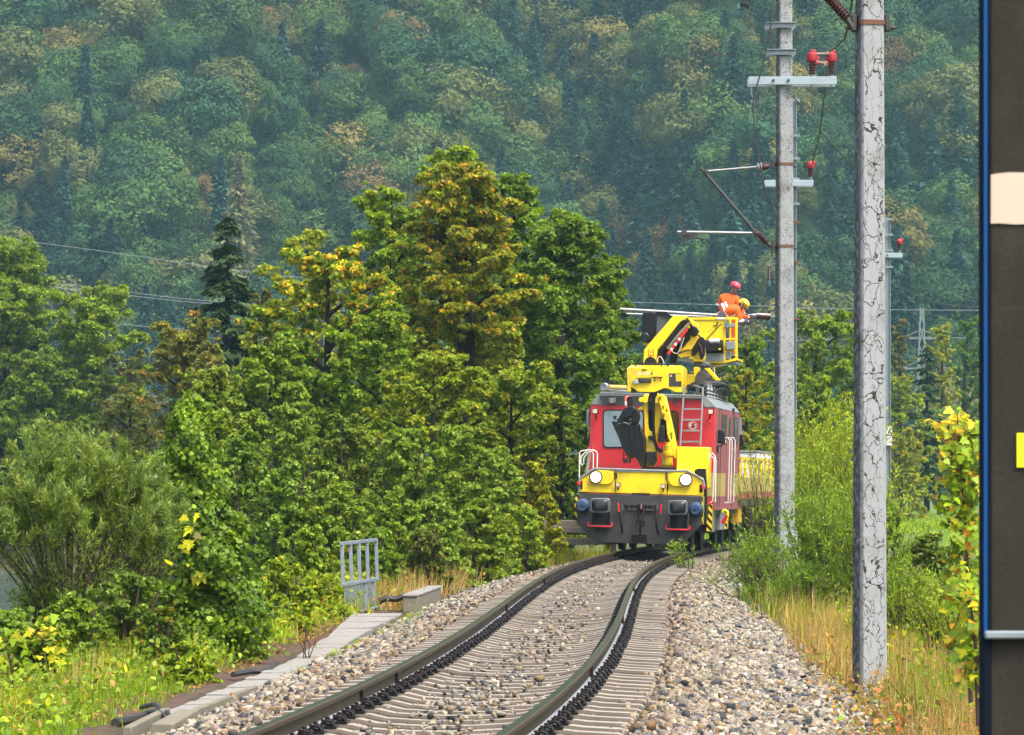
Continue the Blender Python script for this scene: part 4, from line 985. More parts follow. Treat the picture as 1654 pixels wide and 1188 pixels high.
pl('sticker_red', A4, [(1132, 272), (1168, 272), (1168, 298), (1134, 298)], H0 - .024, H0 - .01, M['handlered'], dp_)
for pts in ([(362, 100), (365, 50), (385, 38), (900, 40), (930, 60), (950, 102)], [(1070, 102), (1098, 58), (1130, 42), (1380, 42)]):
    tb('housing_rail', A4, pts, H0 + .1, .016, M['black'], hs)

B0 = 4.0
boom = MB(); plate(boom, A2, [(280, 745), (288, 640), (330, 590), (440, 465), (510, 382), (600, 380), (622, 392), (520, 490), (430, 598), (392, 640), (385, 745), (370, 745), (362, 715), (335, 697), (312, 708), (298, 745)], B0, B0 + .55)
bm_ = part('boom', boom, M['yellow'], bevel=.015)
k = MB(); k.lathe(A2(335, 745, B0 - .02), (0, 1, 0), [(0, .14), (.5, .14)], 20); part('boom_pivot', k, M['black'], bm_)
k = MB()
for q in ([(318, 642), (324, 642), (324, 688), (318, 688)], [(355, 642), (361, 642), (361, 688), (355, 688)], [(318, 684), (361, 684), (361, 690), (318, 690)], [(318, 640), (328, 640), (328, 645), (318, 645)], [(350, 640), (361, 640), (361, 645), (350, 645)]): plate(k, A2, q, B0 - .008, B0 + .01)
part('red_mark', k, M['handlered'], bm_)
k = MB(); plate(k, A2, [(334, 652), (340, 652), (344, 660), (340, 678), (336, 660)], B0 - .008, B0 + .01); part('black_mark', k, M['black'], bm_)
# black inner side and second section
pl('boom_flank', A2, [(392, 742), (398, 640), (440, 598), (560, 450), (620, 400), (632, 415), (560, 500), (500, 570), (470, 640), (430, 742)], B0 + .15, B0 + .5, M['black'], bm_)
pl('boom_edge', A2, [(458, 628), (480, 600), (560, 500), (610, 450), (612, 462), (560, 520), (490, 618), (470, 640)], B0 + .05, B0 + .2, M['yellow'], bm_)
pl('lift_ram', A2, [(478, 745), (500, 640), (520, 570), (562, 590), (540, 680), (530, 745)], B0 + .6, B0 + .85, M['black'], bm_, .02)
tb('ram_rod', A2, [(470, 676), (620, 482)], B0 - .08, .033, M['handlered'], bm_)
k = MB()
for t in (.15, .35, .55): p, q = A2(470 + 150 * t, 676 - 194 * t, B0 - .085), A2(470 + 150 * (t + .08), 676 - 194 * (t + .08), B0 - .085); k.cyl(p, q, .036, 10)
part('ram_band', k, M['white'], bm_)
tb('ram_tube', A2, [(462, 625), (480, 615), (640, 435)], B0 - .02, .026, M['silver'], bm_)
for i in range(5):
    hose('hydraulic_hose', A2, [(400 + i * 6, 745), (398 + i * 7, 655), (450 + i * 7, 590), (555 + i * 8, 448), (590 + i * 7, 420), (625 + i * 4, 420 + i * 5), (650 + i * 4, 470 + i * 8)], [B0 - .03, B0 - .05, B0 - .05, B0 - .04, B0 - .04, B0, B0 + .15], .018, M['black'], bm_)
hose('thin_hose', A2, [(390, 740), (395, 705), (410, 695), (430, 720), (440, 750)], B0 - .1, .01, M['paper'], bm_)
hose('thin_hose', A2, [(500, 655), (520, 668), (545, 668), (570, 620), (595, 545)], B0 - .12, .009, M['paper'], bm_)
jb = pl('jib', A2, [(605, 395), (650, 410), (690, 440), (705, 500), (700, 540), (675, 622), (655, 645), (630, 640), (555, 655), (600, 560), (585, 470)], B0 + .35, B0 + .8, M['yellow'], None, .015)
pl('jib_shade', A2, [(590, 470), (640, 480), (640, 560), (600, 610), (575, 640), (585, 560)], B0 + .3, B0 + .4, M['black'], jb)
pl('jib_joint', A2, [(640, 450), (690, 470), (706, 500), (694, 530), (660, 545), (642, 520)], B0 + .25, B0 + .5, M['black'], jb, .02)
pl('jib_lower', A2, [(545, 680), (650, 640), (690, 560), (720, 530), (745, 590), (752, 700), (735, 735), (660, 730), (650, 690), (560, 705)], B0 + .45, B0 + .85, M['yellow'], jb, .012)
pl('jib_ram', A2, [(650, 640), (690, 580), (715, 540), (740, 600), (745, 690), (720, 720), (700, 640), (670, 690), (650, 690)], B0 + .3, B0 + .5, M['black'], jb, .02)
pl('jib_beam', A2, [(545, 710), (660, 712), (660, 735), (545, 725)], B0 + .5, B0 + .7, M['grey'], jb)
pl('slew_gear', A2, [(660, 738), (700, 728), (770, 735), (785, 760), (760, 778), (680, 772)], B0 + .6, B0 + 1.4, M['roofgrey'], jb, .03)
for i in range(5): hose('hydraulic_hose', A2, [(700 + i * 6, 530 + i * 4), (725 + i * 5, 560), (740 + i * 3, 610), (742 + i * 2, 680), (730, 720)], B0 + .2, .014, M['black'], jb)
hose('thin_hose', A2, [(705, 590), (725, 620), (735, 670)], B0 + .15, .009, M['rustband'], jb)
# dark counter box at the rear of the boom
pl('boom_head', A2, [(272, 365), (330, 350), (382, 360), (378, 515), (340, 590), (300, 588), (288, 520), (270, 510)], B0 + .8, B0 + 1.5, M['black'], None, .02)
pl('boom_head_side', A2, [(382, 360), (470, 400), (492, 410), (440, 470), (345, 590), (330, 590), (360, 520)], B0 + .9, B0 + 1.4, M['roofgrey'], None, .01)
k = MB(); k.lathe(A2(295, 548, B0 + .7), (0, 1, 0), [(-.05, .11), (.4, .11)], 14); plate(k, A2, [(258, 528), (332, 535), (330, 585), (262, 580)], B0 + .7, B0 + 1.1); part('winch', k, M['blackgloss'], bevel=.02)
pl('head_bracket', A2, [(360, 352), (450, 348), (495, 385), (480, 400), (420, 375), (385, 362)], B0 + .85, B0 + 1.2, M['black'])
pl('boom_foot', A2, [(270, 590), (330, 590), (300, 610), (280, 606)], B0 + .9, B0 + 1.2, M['yellow'])
# basket
K0, K1 = 7.5, 9.25
bk = empty('work_basket', (0, 0, 0)); bk.parent = car
pl('front_panel', A2, [(622, 405), (905, 402), (905, 570), (770, 570), (730, 560), (690, 470), (640, 430)], K0, K0 + .04, M['yellow'], bk)
k = MB(); plate(k, A2, [(762, 562), (770, 562), (882, 446), (876, 442)], K0 - .012, K0 + .01); plate(k, A2, [(818, 455), (850, 455), (850, 462), (818, 460)], K0 - .03, K0); plate(k, A2, [(845, 430), (856, 430), (850, 455), (843, 452)], K0 - .03, K0); part('panel_crease', k, M['black'], bk)
pl('basket_underpanel', A2, [(755, 570), (905, 572), (905, 672), (752, 672)], K0 + .02, K0 + .05, M['dark'], bk)
cb = pl('control_box', A2, [(752, 592), (892, 588), (892, 652), (760, 656)], K0 - .22, K0 + .02, M['black'], bk, .015)
pl('box_label', A2, [(860, 632), (875, 632), (875, 644), (860, 644)], K0 - .228, K0 - .2, M['yellow'], cb)
k = MB(); k.cyl(A2(790, 576, K0 - .1), A2(865, 574, K0 - .1), .055, 14); part('paper_roll', k, M['white'], bk)
pl('kick_panel', A2, [(754, 674), (895, 668), (897, 728), (757, 732)], K0 - .05, K0 + .05, M['grey'], bk)
fr = MB()
def post(x, y0, y1, d, wd=.055): fr.bar(A2(x, y0, d), A2(x, y1, d), wd, wd, (0, 1, 0))
for d_ in (K0, K1):
    post(905, 402, 738, d_); 
    fr.bar(A2(630, 406, d_), A2(998, 402, d_), .06)
    post(996, 404, 722, d_)
post(948, 408, 725, K0 + .3, .045); post(975, 408, 722, K1, .04)
for y in (560, 650): fr.bar(A2(905, y + 4, K0), A2(996, y - 2, K0), .045)
fr.bar(A2(905, 738, K0), A2(998, 716, K0), .06); fr.bar(A2(760, 736, K0), A2(905, 738, K0), .05)
for (x, y) in ((905, 405), (905, 738), (997, 404), (998, 716)): fr.bar(A2(x, y, K0), Vector((A2(x, y, K0).x, K1, A2(x, y, K0).z)), .05)
part('basket_frame', fr, M['yellow'], bk, bevel=.006)
k = MB(); a, b = A2(640, 735, K0), A2(998, 718, K0); k.bb((a.x, K0 + .02, a.z - .02), (b.x, K1 - .02, a.z + .03)); part('basket_floor', k, M['grey'], bk)
pl('basket_belly', A2, [(740, 738), (905, 740), (998, 718), (985, 728), (900, 752), (770, 775), (745, 770)], K0 + .25, K1 - .25, M['yellow'], bk, .01)
k = MB(); k.bb((A2(640, 500, K1).x, K1 - .02, A2(640, 735, K1).z), (A2(995, 500, K1).x, K1 + .01, A2(640, 600, K1).z)); part('back_panel', k, M['yellow'], bk)
pl('side_box', A2, [(915, 580), (984, 578), (982, 640), (916, 642)], K0 - .14, K0 + .1, M['grey'], bk, .01)
pl('side_plate', A2, [(914, 660), (952, 656), (952, 712), (914, 716)], K0 - .02, K0 + .02, M['galv'], bk); pl('side_plate', A2, [(962, 660), (978, 658), (978, 684), (962, 686)], K0 - .02, K0 + .02, M['galv'], bk)
pl('hand_control', A2, [(918, 452), (980, 440), (980, 468), (918, 474)], K0 - .16, K0 + .02, M['grey'], bk, .01)
pl('green_device', A2, [(920, 434), (945, 430), (944, 448), (920, 450)], K0 - .16, K0 - .02, mat('green_plastic', (.02, .32, .16), .4), bk, .008)
tb('release_lever', A2, [(912, 404), (914, 440), (910, 470), (922, 478)], K0 - .05, .022, M['silver'], bk)
k = MB(); plate(k, A2, [(840, 398), (905, 398), (905, 412), (840, 412)], K0 - .04, K0 + .06); part('padding', k, M['white'], bk, bevel=.01)

# --- folding loader crane on the front platform
C0 = 1.35
lc = empty('loader_crane', (0, 0, 0)); lc.parent = car
col_ = MB(); top = A5(797, 760, C0 + .35); zs = [(760, 36), (800, 38), (806, 62), (890, 66), (900, 84), (945, 86), (955, 70), (1030, 72), (1045, 80), (1075, 80), (1080, 70), (1140, 70)]
col_.lathe((top.x, C0 + .35, 0), (0, 0, 1), [(A5(797, y, C0 + .35).z, r / 615) for y, r in zs][::-1], 22); part('slew_column', col_, M['yellow'], lc)
k = MB(); plate(k, A5, [(430, 1095), (920, 1105), (920, 1145), (430, 1140)], C0 - .25, C0 + .8); part('crane_base', k, M['black'], lc)
pl('inner_boom', A5, [(462, 180), (464, 104), (520, 95), (530, 150), (524, 330), (530, 560), (556, 614), (590, 612), (605, 640), (640, 640), (645, 1010), (610, 1092), (442, 1092), (442, 1030), (484, 1030), (484, 900), (474, 480)], C0 - .12, C0 + .18, M['yellow'], lc, .012)
pl('inner_boom', A5, [(598, 130), (625, 92), (665, 92), (690, 130), (692, 520), (672, 560), (668, 640), (612, 640), (600, 400)], C0 - .05, C0 + .22, M['yellow'], lc, .012)
pl('outer_boom', A5, [(660, 110), (700, 96), (758, 122), (790, 240), (812, 350), (868, 600), (922, 885), (918, 985), (884, 980), (838, 800), (782, 640), (770, 470), (735, 440), (700, 300), (672, 200)], C0 - .25, C0 + .05, M['yellow'], lc, .012)
for x, y, r in ((432, 178, 34), (492, 182, 42), (650, 190, 38), (690, 150, 26)):
    k = MB(); c = A5(x, y, C0 - .14); k.lathe(c, (0, 1, 0), [(-.06, r / 620), (.3, r / 620)], 16); part('pivot_pin', k, M['yellow'], lc, bevel=.004)
k = MB(); k.cyl(A5(430, 190, C0), A5(690, 190, C0), .05, 12); part('cross_pin', k, M['yellow'], lc)
pl('arm_stub', A5, [(375, 300), (400, 285), (460, 250), (470, 300), (440, 320), (390, 322)], C0 - .1, C0 + .1, M['yellow'], lc, .01)
k = MB(); k.tube([A5(535, 330, C0 - .05), A5(545, 480, C0 - .05), A5(570, 612, C0 - .05)], [.055, .06, .04], 12); k.cyl(A5(540, 490, C0 - .05), A5(542, 505, C0 - .05), .072, 12); part('boom_ram', k, M['black'], lc)
pl('valve_block', A5, [(685, 540), (748, 540), (748, 755), (672, 760), (672, 720), (690, 700)], C0 - .32, C0 - .1, M['blackgloss'], lc, .01)
k = MB()
for i in range(6): plate(k, A5, [(664, 575 + i * 28), (690, 575 + i * 28), (690, 590 + i * 28), (664, 592 + i * 28)], C0 - .3, C0 - .12)
part('valve_spool', k, M['black'], lc)
pl('outer_boom_cavity', A5, [(700, 440), (770, 455), (778, 620), (776, 720), (752, 740), (750, 540), (690, 530)], C0 - .08, C0 + .1, M['black'], lc)
pl('front_box', A5, [(486, 905), (505, 888), (600, 888), (590, 960), (585, 1090), (486, 1070)], C0 - .36, C0 - .12, M['blackgloss'], lc, .015); pl('front_box', A5, [(600, 890), (640, 895), (640, 1010), (590, 1090), (588, 960)], C0 - .3, C0 - .1, M['black'], lc, .01)
pl('hose_guide', A5, [(522, 672), (590, 670), (592, 718), (560, 742), (525, 722)], C0 - .26, C0 - .1, M['black'], lc, .012)
pl('boom_slots', A5, [(678, 150), (700, 125), (700, 165), (684, 190)], C0 - .262, C0 - .2, M['black'], lc); pl('boom_slots', A5, [(722, 255), (742, 270), (735, 310), (720, 300)], C0 - .262, C0 - .2, M['black'], lc); pl('boom_slots', A5, [(735, 360), (752, 375), (748, 415), (733, 410)], C0 - .262, C0 - .2, M['black'], lc)
k = MB()
for q in ([(825, 640), (858, 622), (860, 630), (827, 648)], [(828, 645), (836, 642), (852, 720), (846, 722)], [(852, 625), (858, 625), (850, 720), (845, 716)], [(768, 310), (790, 308), (786, 345), (772, 342)]): plate(k, A5, q, C0 - .258, C0 - .2)
part('warning_mark', k, M['black'], lc)
k = MB(); plate(k, A5, [(754, 215), (772, 210), (776, 245), (760, 252)], C0 - .26, C0 - .2); part('maker_badge', k, M['white'], lc)
pl('red_sticker', A5, [(545, 775), (590, 778), (590, 805), (545, 802)], C0 - .13, C0 - .1, M['white'], lc)
for i, (pts, r, m_) in enumerate([
    ([(540, 330), (535, 180), (560, 98), (600, 90), (612, 150), (606, 330), (604, 560), (612, 640), (640, 830), (690, 890), (730, 885)], .022, 'black'),
    ([(555, 330), (545, 200), (575, 110), (620, 92), (600, 200), (598, 420), (616, 650)], .018, 'black'),
    ([(565, 300), (590, 130), (640, 86), (585, 240), (600, 520), (604, 650), (625, 760), (660, 850), (720, 870)], .030, 'black'),
    ([(600, 300), (604, 460), (600, 620)], .014, 'rustband'), ([(680, 890), (708, 960), (712, 1040), (690, 1080), (630, 1092)], .012, 'rustband'),
    ([(590, 700), (620, 780), (650, 870), (700, 900)], .026, 'black')]):
    hose('crane_hose', A5, pts, C0 - .2, r, M[m_], lc)
# folded black extension hanging in front of the windscreen
E0 = 1.0
pl('extension_box', A5, [(95, 520), (200, 500), (380, 505), (440, 620), (482, 700), (482, 1010), (455, 1105), (428, 1112), (395, 1040), (345, 960), (290, 985), (255, 970), (225, 930), (180, 850), (120, 690)], E0 - .1, E0 + .32, M['black'], lc, .02)
pl('extension_edge', A5, [(22, 480), (40, 472), (98, 480), (122, 600), (178, 780), (190, 870), (172, 850), (118, 690), (60, 570)], E0 - .16, E0 + .1, M['black'], lc, .01)
pl('extension_head', A5, [(92, 478), (190, 300), (235, 280), (300, 262), (345, 285), (384, 330), (400, 420), (372, 505), (300, 500), (205, 505), (120, 500)], E0 - .14, E0 + .25, M['black'], lc, .02)
pl('extension_rib', A5, [(185, 420), (235, 380), (275, 350), (330, 290), (345, 300), (300, 390), (260, 410), (205, 440)], E0 - .2, E0 - .1, M['blackgloss'], lc, .01)
pl('extension_rib', A5, [(205, 395), (222, 395), (222, 435), (205, 435)], E0 - .21, E0 - .1, M['black'], lc); pl('extension_rib', A5, [(262, 432), (300, 432), (300, 462), (262, 462)], E0 - .2, E0 - .1, M['dark'], lc)
tb('extension_cable', A5, [(185, 490), (230, 498), (262, 516), (292, 488)], E0 - .17, .010, M['grey'], lc)
for x0 in (250, 330, 400):
    pl('extension_flange', A5, [(x0, 520), (x0 + 12, 520), (x0 + 75, 960), (x0 + 60, 965)], E0 - .125, E0, M['blackgloss'], lc)
k = MB()
for y in (892, 938, 984, 1028): k.bar(A5(186, y, E0 - .1), A5(250, y + 2, E0 - .1), .05, .022)
for x in (188, 246): k.bar(A5(x, 885, E0 - .1), A5(x - 4, 1035, E0 - .1), .022)
plate(k, A5, [(190, 995), (240, 998), (236, 1050), (188, 1045)], E0 - .12, E0 + .06); plate(k, A5, [(255, 970), (290, 980), (278, 1046), (258, 1044)], E0 - .1, E0 + .05); part('extension_end', k, M['black'], lc, bevel=.006)
hk = MB(); hk.tube(spline([A5(290, 150, E0), A5(240, 140, E0 - .02), A5(215, 170, E0 - .05), A5(220, 230, E0 - .05), A5(228, 320, E0 - .06)]), [.03] * 21, 8) if False else hk.tube(spline([A5(290, 150, E0), A5(240, 140, E0 - .02), A5(215, 170, E0 - .05), A5(220, 230, E0 - .05), A5(228, 320, E0 - .06)]), .028, 8)
part('crane_hook', hk, mat('faded_red', (.50, .09, .06), .5), lc)
k = MB(); k.box(A5(216, 230, E0 - .1), (.035, .04, .09)); part('hook_latch', k, M['white'], lc, bevel=.005)
k = MB(); k.bar(A5(250, 150, E0 - .02), A5(305, 150, E0 - .02), .05, .05); k.tube(spline([A5(300, 150, E0), A5(310, 210, E0), A5(300, 270, E0)]), .022, 7); k.tube(spline([A5(255, 160, E0), A5(265, 230, E0), A5(262, 290, E0)]), .04, 7); part('hook_block', k, M['black'], lc)
k = MB()
for i in range(4): k.tube(spline([A5(60 + i * 12, 400, E0 - .1), A5(50 + i * 8, 430 + i * 5, E0 - .18), A5(90 + i * 6, 450, E0 - .12)]), .010, 6)
part('loose_wire', k, M['blackgloss'], lc)

# ================================================================== FLAT WAGON behind the railcar
WY = 102.4
wag = empty('flat_wagon', (float(center(WY)) - .1, WY, 0), (0, 0, -math.atan(.150)), 'flat works wagon with yellow railings and dark running gear coupled behind the railcar', 'wagon')
def wp(name, mb, m, parent=None, bevel=0.0): return mb.build(name, m, parent or wag, bevel)
k = MB(); k.bb((-1.3, 0, .95), (1.3, 12, 1.12)); k.bb((-.5, .2, .6), (.5, 11.8, .95)); wp('deck', k, M['oldsteel'])
k = MB(); k.bb((1.28, 0, 1.12), (1.34, 12, 1.30)); k.bb((-1.34, 0, 1.12), (-1.28, 12, 1.30)); wp('side_sill', k, mat('dull_red_sill', (.36, .06, .04), .7, col2=(.2, .06, .04), scale=5))
k = MB(); k.bb((1.27, 0, 1.30), (1.33, 12, 1.66)); k.bb((-1.33, 0, 1.30), (-1.27, 12, 1.66)); k.bb((-1.3, -.03, 1.12), (1.3, .03, 1.66)); wp('side_board', k, M['cream'])
for i in range(9):
    k = MB(); k.box((1.30, .15 + i * 1.46, 1.88), (.07, .10, .46)); wp('railing_post', k, M['yellow'], None, .008)
for i in range(5):
    k = MB(); k.box((-1.2 + i * .6, .05, 1.88), (.09, .06, .46)); wp('railing_post', k, M['yellow'] if i != 2 else M['grey'], None, .008)
k = MB(); k.bar((1.30, 0, 2.13), (1.30, 12, 2.13), .07); k.bar((1.30, 0, 1.9), (1.30, 12, 1.9), .04); k.bar((-1.3, .05, 2.13), (1.3, .05, 2.13), .07); k.bar((-1.3, .05, 1.72), (1.3, .05, 1.72), .08); wp('handrail', k, M['yellow'])
for d in (2.0, 3.9, 8.2, 10.1):
    wheels(wag, d, .06 + .0)
for d in (2.95, 9.15):
    k = MB(); k.bb((.86, d - 1.3, .35), (.98, d + 1.3, .62)); k.bb((.84, d - .3, .3), (1.05, d + .3, .85)); wp('bogie_frame', k, M['black'], None, .02)
k = MB(); k.bb((1.0, .6, .5), (1.25, 1.2, .95)); wp('sand_box', k, mat('yellow_cover', (.55, .36, .01), .7, col2=(.35, .22, .02), scale=6), None, .05)
k = MB(); k.bb((.8, 4.8, .35), (1.1, 6.8, .9)); wp('brake_gear', k, M['black'], None, .03)
k = MB(); k.bb((-1.1, 7.4, 0), (1.1, 11.4, 1.2)); 
box_ = empty('container', wag.matrix_basis @ Vector((0, 0, 1.125)), wag.rotation_euler, 'white site container standing on the wagon behind yellow railings', 'container')
k.build('shell', M['white'], box_, bevel=.02)
k = MB(); k.bb((-1.13, 7.37, 1.205), (1.13, 11.43, 1.25)); k.build('lid', M['grey'], box_, bevel=.01)
for x in (-.35, .45):
    k = MB(); k.bb((x, 7.37, .1), (x + .04, 7.4, 1.15)); k.build('door_bar', M['grey'], box_)

# stacked concrete beams beside the railcar
for i, (u, v, Y, ln, rz, lab) in enumerate([(905, 862, 98.0, 1.5, .06, 'weathered concrete beam on top of the pile beside the railcar'), (950, 881, 95.5, 1.7, -.02, 'low concrete beam lying under the railcar front edge'), (893, 852, 100.5, 1.3, .10, 'dark-edged concrete beam at the back of the pile by the dry grass')]):
    p = P(u, v, Y); r_ = empty('concrete_beam', p, (0, .03 * (i == 0), rz), lab, 'beam', 'beams piled beside the track')
    k = MB(); f = [(-ln / 2, 0, 0), (ln / 2, 0, .02), (ln / 2, 0, .13), (ln / 2 - .15, 0, .17), (-ln / 2 + .1, 0, .16), (-ln / 2, 0, .10)]
    k.prism([Vector(a) for a in f], [Vector((a[0], .45, a[2])) for a in f]); k.build('slab', M['conctan'], r_, bevel=.015)
k = MB(); a = P(1172, 968, 76); k.bb((0, 0, 0), (.30, 1.2, .26)); o = k.build('concrete_block', M['concpale'], bevel=.015); o.location = a; o.rotation_euler = (0, 0, -.1); tag(o, 'short pale concrete block at the edge of the ballast by the tall shoots', 'block')
k = MB(); a = P(1192, 980, 75.5); k.bb((0, 0, 0), (.5, 1.0, .12)); o = k.build('concrete_slab', M['concpale'], bevel=.015); o.location = a; tag(o, 'flat pale concrete slab lying beside the block under the green shoots', 'slab')

# ================================================================== WORKERS
def grow(name, nodes, edges, m, parent, sub=2):
    me = bpy.data.meshes.new(name); me.from_pydata([n[0] for n in nodes], edges, []); me.materials.append(m)
    o = bpy.data.objects.new(name, me); COL.objects.link(o); o.parent = parent
    sk = o.modifiers.new('skin', 'SKIN'); sk.use_smooth_shade = True
    for i, n in enumerate(nodes):
        r = n[1]; me.skin_vertices[0].data[i].radius = r if isinstance(r, tuple) else (r, r)
    me.skin_vertices[0].data[0].use_root = True
    s = o.modifiers.new('smooth', 'SUBSURF'); s.levels = sub; s.render_levels = sub
    return o
def hand(parent, wrist, direction, palm_n, m, curl=.6):
    d = Vector(direction).normalized(); n = Vector(palm_n); n = (n - d * n.dot(d)).normalized(); b = d.cross(n)
    W = Vector(wrist); nodes = [(W, .024), (W + d * .045, (.034, .018)), (W + d * .085, (.038, .016))]; edges = [(0, 1), (1, 2)]
    o = grow('glove', nodes, edges, m, parent, 1)
    for i, (off, ln) in enumerate(((-.030, .062), (-.010, .074), (.011, .070), (.030, .056))):
        p0 = W + d * .075 + b * off; p1 = W + d * .105 + b * off * 1.08
        p2 = p1 + (d * math.cos(curl) + n * math.sin(curl)) * ln * .5; p3 = p2 + (d * math.cos(curl * 2) + n * math.sin(curl * 2)) * ln * .45
        grow('finger', [(p0, .0095), (p1, .0095), (p2, .0085), (p3, .007)], [(0, 1), (1, 2), (2, 3)], m, o, 1)
    p0 = W + d * .03 + b * -.03; grow('thumb', [(p0, .012), (p0 - b * .03 + d * .025 + n * .01, .011), (p0 - b * .035 + d * .055 + n * .03, .009)], [(0, 1), (1, 2)], m, o, 1)
    return o
def head_parts(root, H, fwd, up, helmet, visor):
    """face details, hair and helmet on a head centred at H, looking along fwd"""
    f = Vector(fwd).normalized(); u_ = Vector(up); u_ = (u_ - f * u_.dot(f)).normalized(); s = f.cross(u_)
    MT = Matrix((s, f, u_)).transposed()
    def at(x, y, z): return H + MT @ Vector((x, y, z))
    k = MB(); k.tube([at(0, .088, .015), at(0, .108, -.018), at(0, .092, -.03)], [.010, .015, .008], 7); k.build('nose', M['skin'], root)
    for x in (-.033, .033):
        k = MB(); k.lathe(at(x, .083, .012), f, [(-.008, .012), (.0, .012), (.006, .006)], 8); k.build('eye', M['blackgloss'], root)
        e = MB(); e.box(at(x * 2.35, -.005, -.01), (.018, .035, .06), MT); e.build('ear', M['skin'], root, bevel=.007)
    k = MB(); k.box(at(0, .086, -.062), (.05, .012, .012), MT); k.build('mouth', M['rustband'], root, bevel=.004)
    hm = MB(); rings = []; nseg = 20
    prof = [(-.01, .125), (.02, .128), (.06, .12), (.095, .098), (.12, .06), (.131, .0005)]
    vs = []; fs = []
    for z, r in prof:
        for i in range(nseg):
            t = 2 * math.pi * i / nseg; vs.append(at(r * .88 * math.cos(t), r * 1.08 * math.sin(t) - .006, z + .035 - (.02 if math.sin(t) < -.3 and z < .01 else 0)))
    for i in range(len(prof) - 1):
        for j in range(nseg): a, b = i * nseg + j, i * nseg + (j + 1) % nseg; fs.append((a, b, b + nseg, a + nseg))
    hm.add(vs, fs); hl = hm.build('helmet', helmet, root)
    k = MB(); pts = []
    for i in range(9):
        t = R(20 + 140 * i / 8); pts.append((at(.114 * math.cos(t), .142 * math.sin(t) - .006, .028), at(.11 * math.cos(t), (.165 if 2 < i < 6 else .15) * math.sin(t) - .006, .018)))
    for i in range(8): k.add([pts[i][0], pts[i + 1][0], pts[i + 1][1], pts[i][1]], [(0, 1, 2, 3)])
    k.build('helmet_peak', helmet, hl)
    k = MB(); pr = [at(.116 * math.cos(R(a)), .142 * math.sin(R(a)) - .006, .05) for a in range(-30, 211, 20)]; k.tube(pr, .010, 6); k.build('goggle_strap', M['black'], hl)
    if visor:
        k = MB(); vs = []
        for i in range(9):
            t = R(25 + 130 * i / 8); vs += [at(.118 * math.cos(t), .15 * math.sin(t) - .006, .06), at(.116 * math.cos(t), .155 * math.sin(t) - .006, .0)]
        k.add(vs, [(2 * i, 2 * i + 2, 2 * i + 3, 2 * i + 1) for i in range(8)]); k.build('goggles', M['lens'], hl)
    k = MB(); k.tube([at(.09, .0, .02), at(.075, .045, -.07), at(0, .065, -.118), at(-.075, .045, -.07), at(-.09, 0, .02)], .008, 6); k.build('chin_strap', M['black'], hl)
    hv = MB(); vs = []; fs = []; nn = 9
    for z, r in ((.04, .10), (-.02, .105), (-.06, .09)):
        for i in range(nn): t = R(200 + 140 * i / (nn - 1)); vs.append(at(r * .84 * math.cos(t), r * 1.05 * math.sin(t), z))
    for a in range(2):
        for i in range(nn - 1): fs.append((a * nn + i, a * nn + i + 1, (a + 1) * nn + i + 1, (a + 1) * nn + i))
    hv.add(vs, fs); hv.build('hair', M['hair'], root)
def Q7(x, y, Y): return P(1040 + x / 7.427, 440 + y / 7.425, Y)
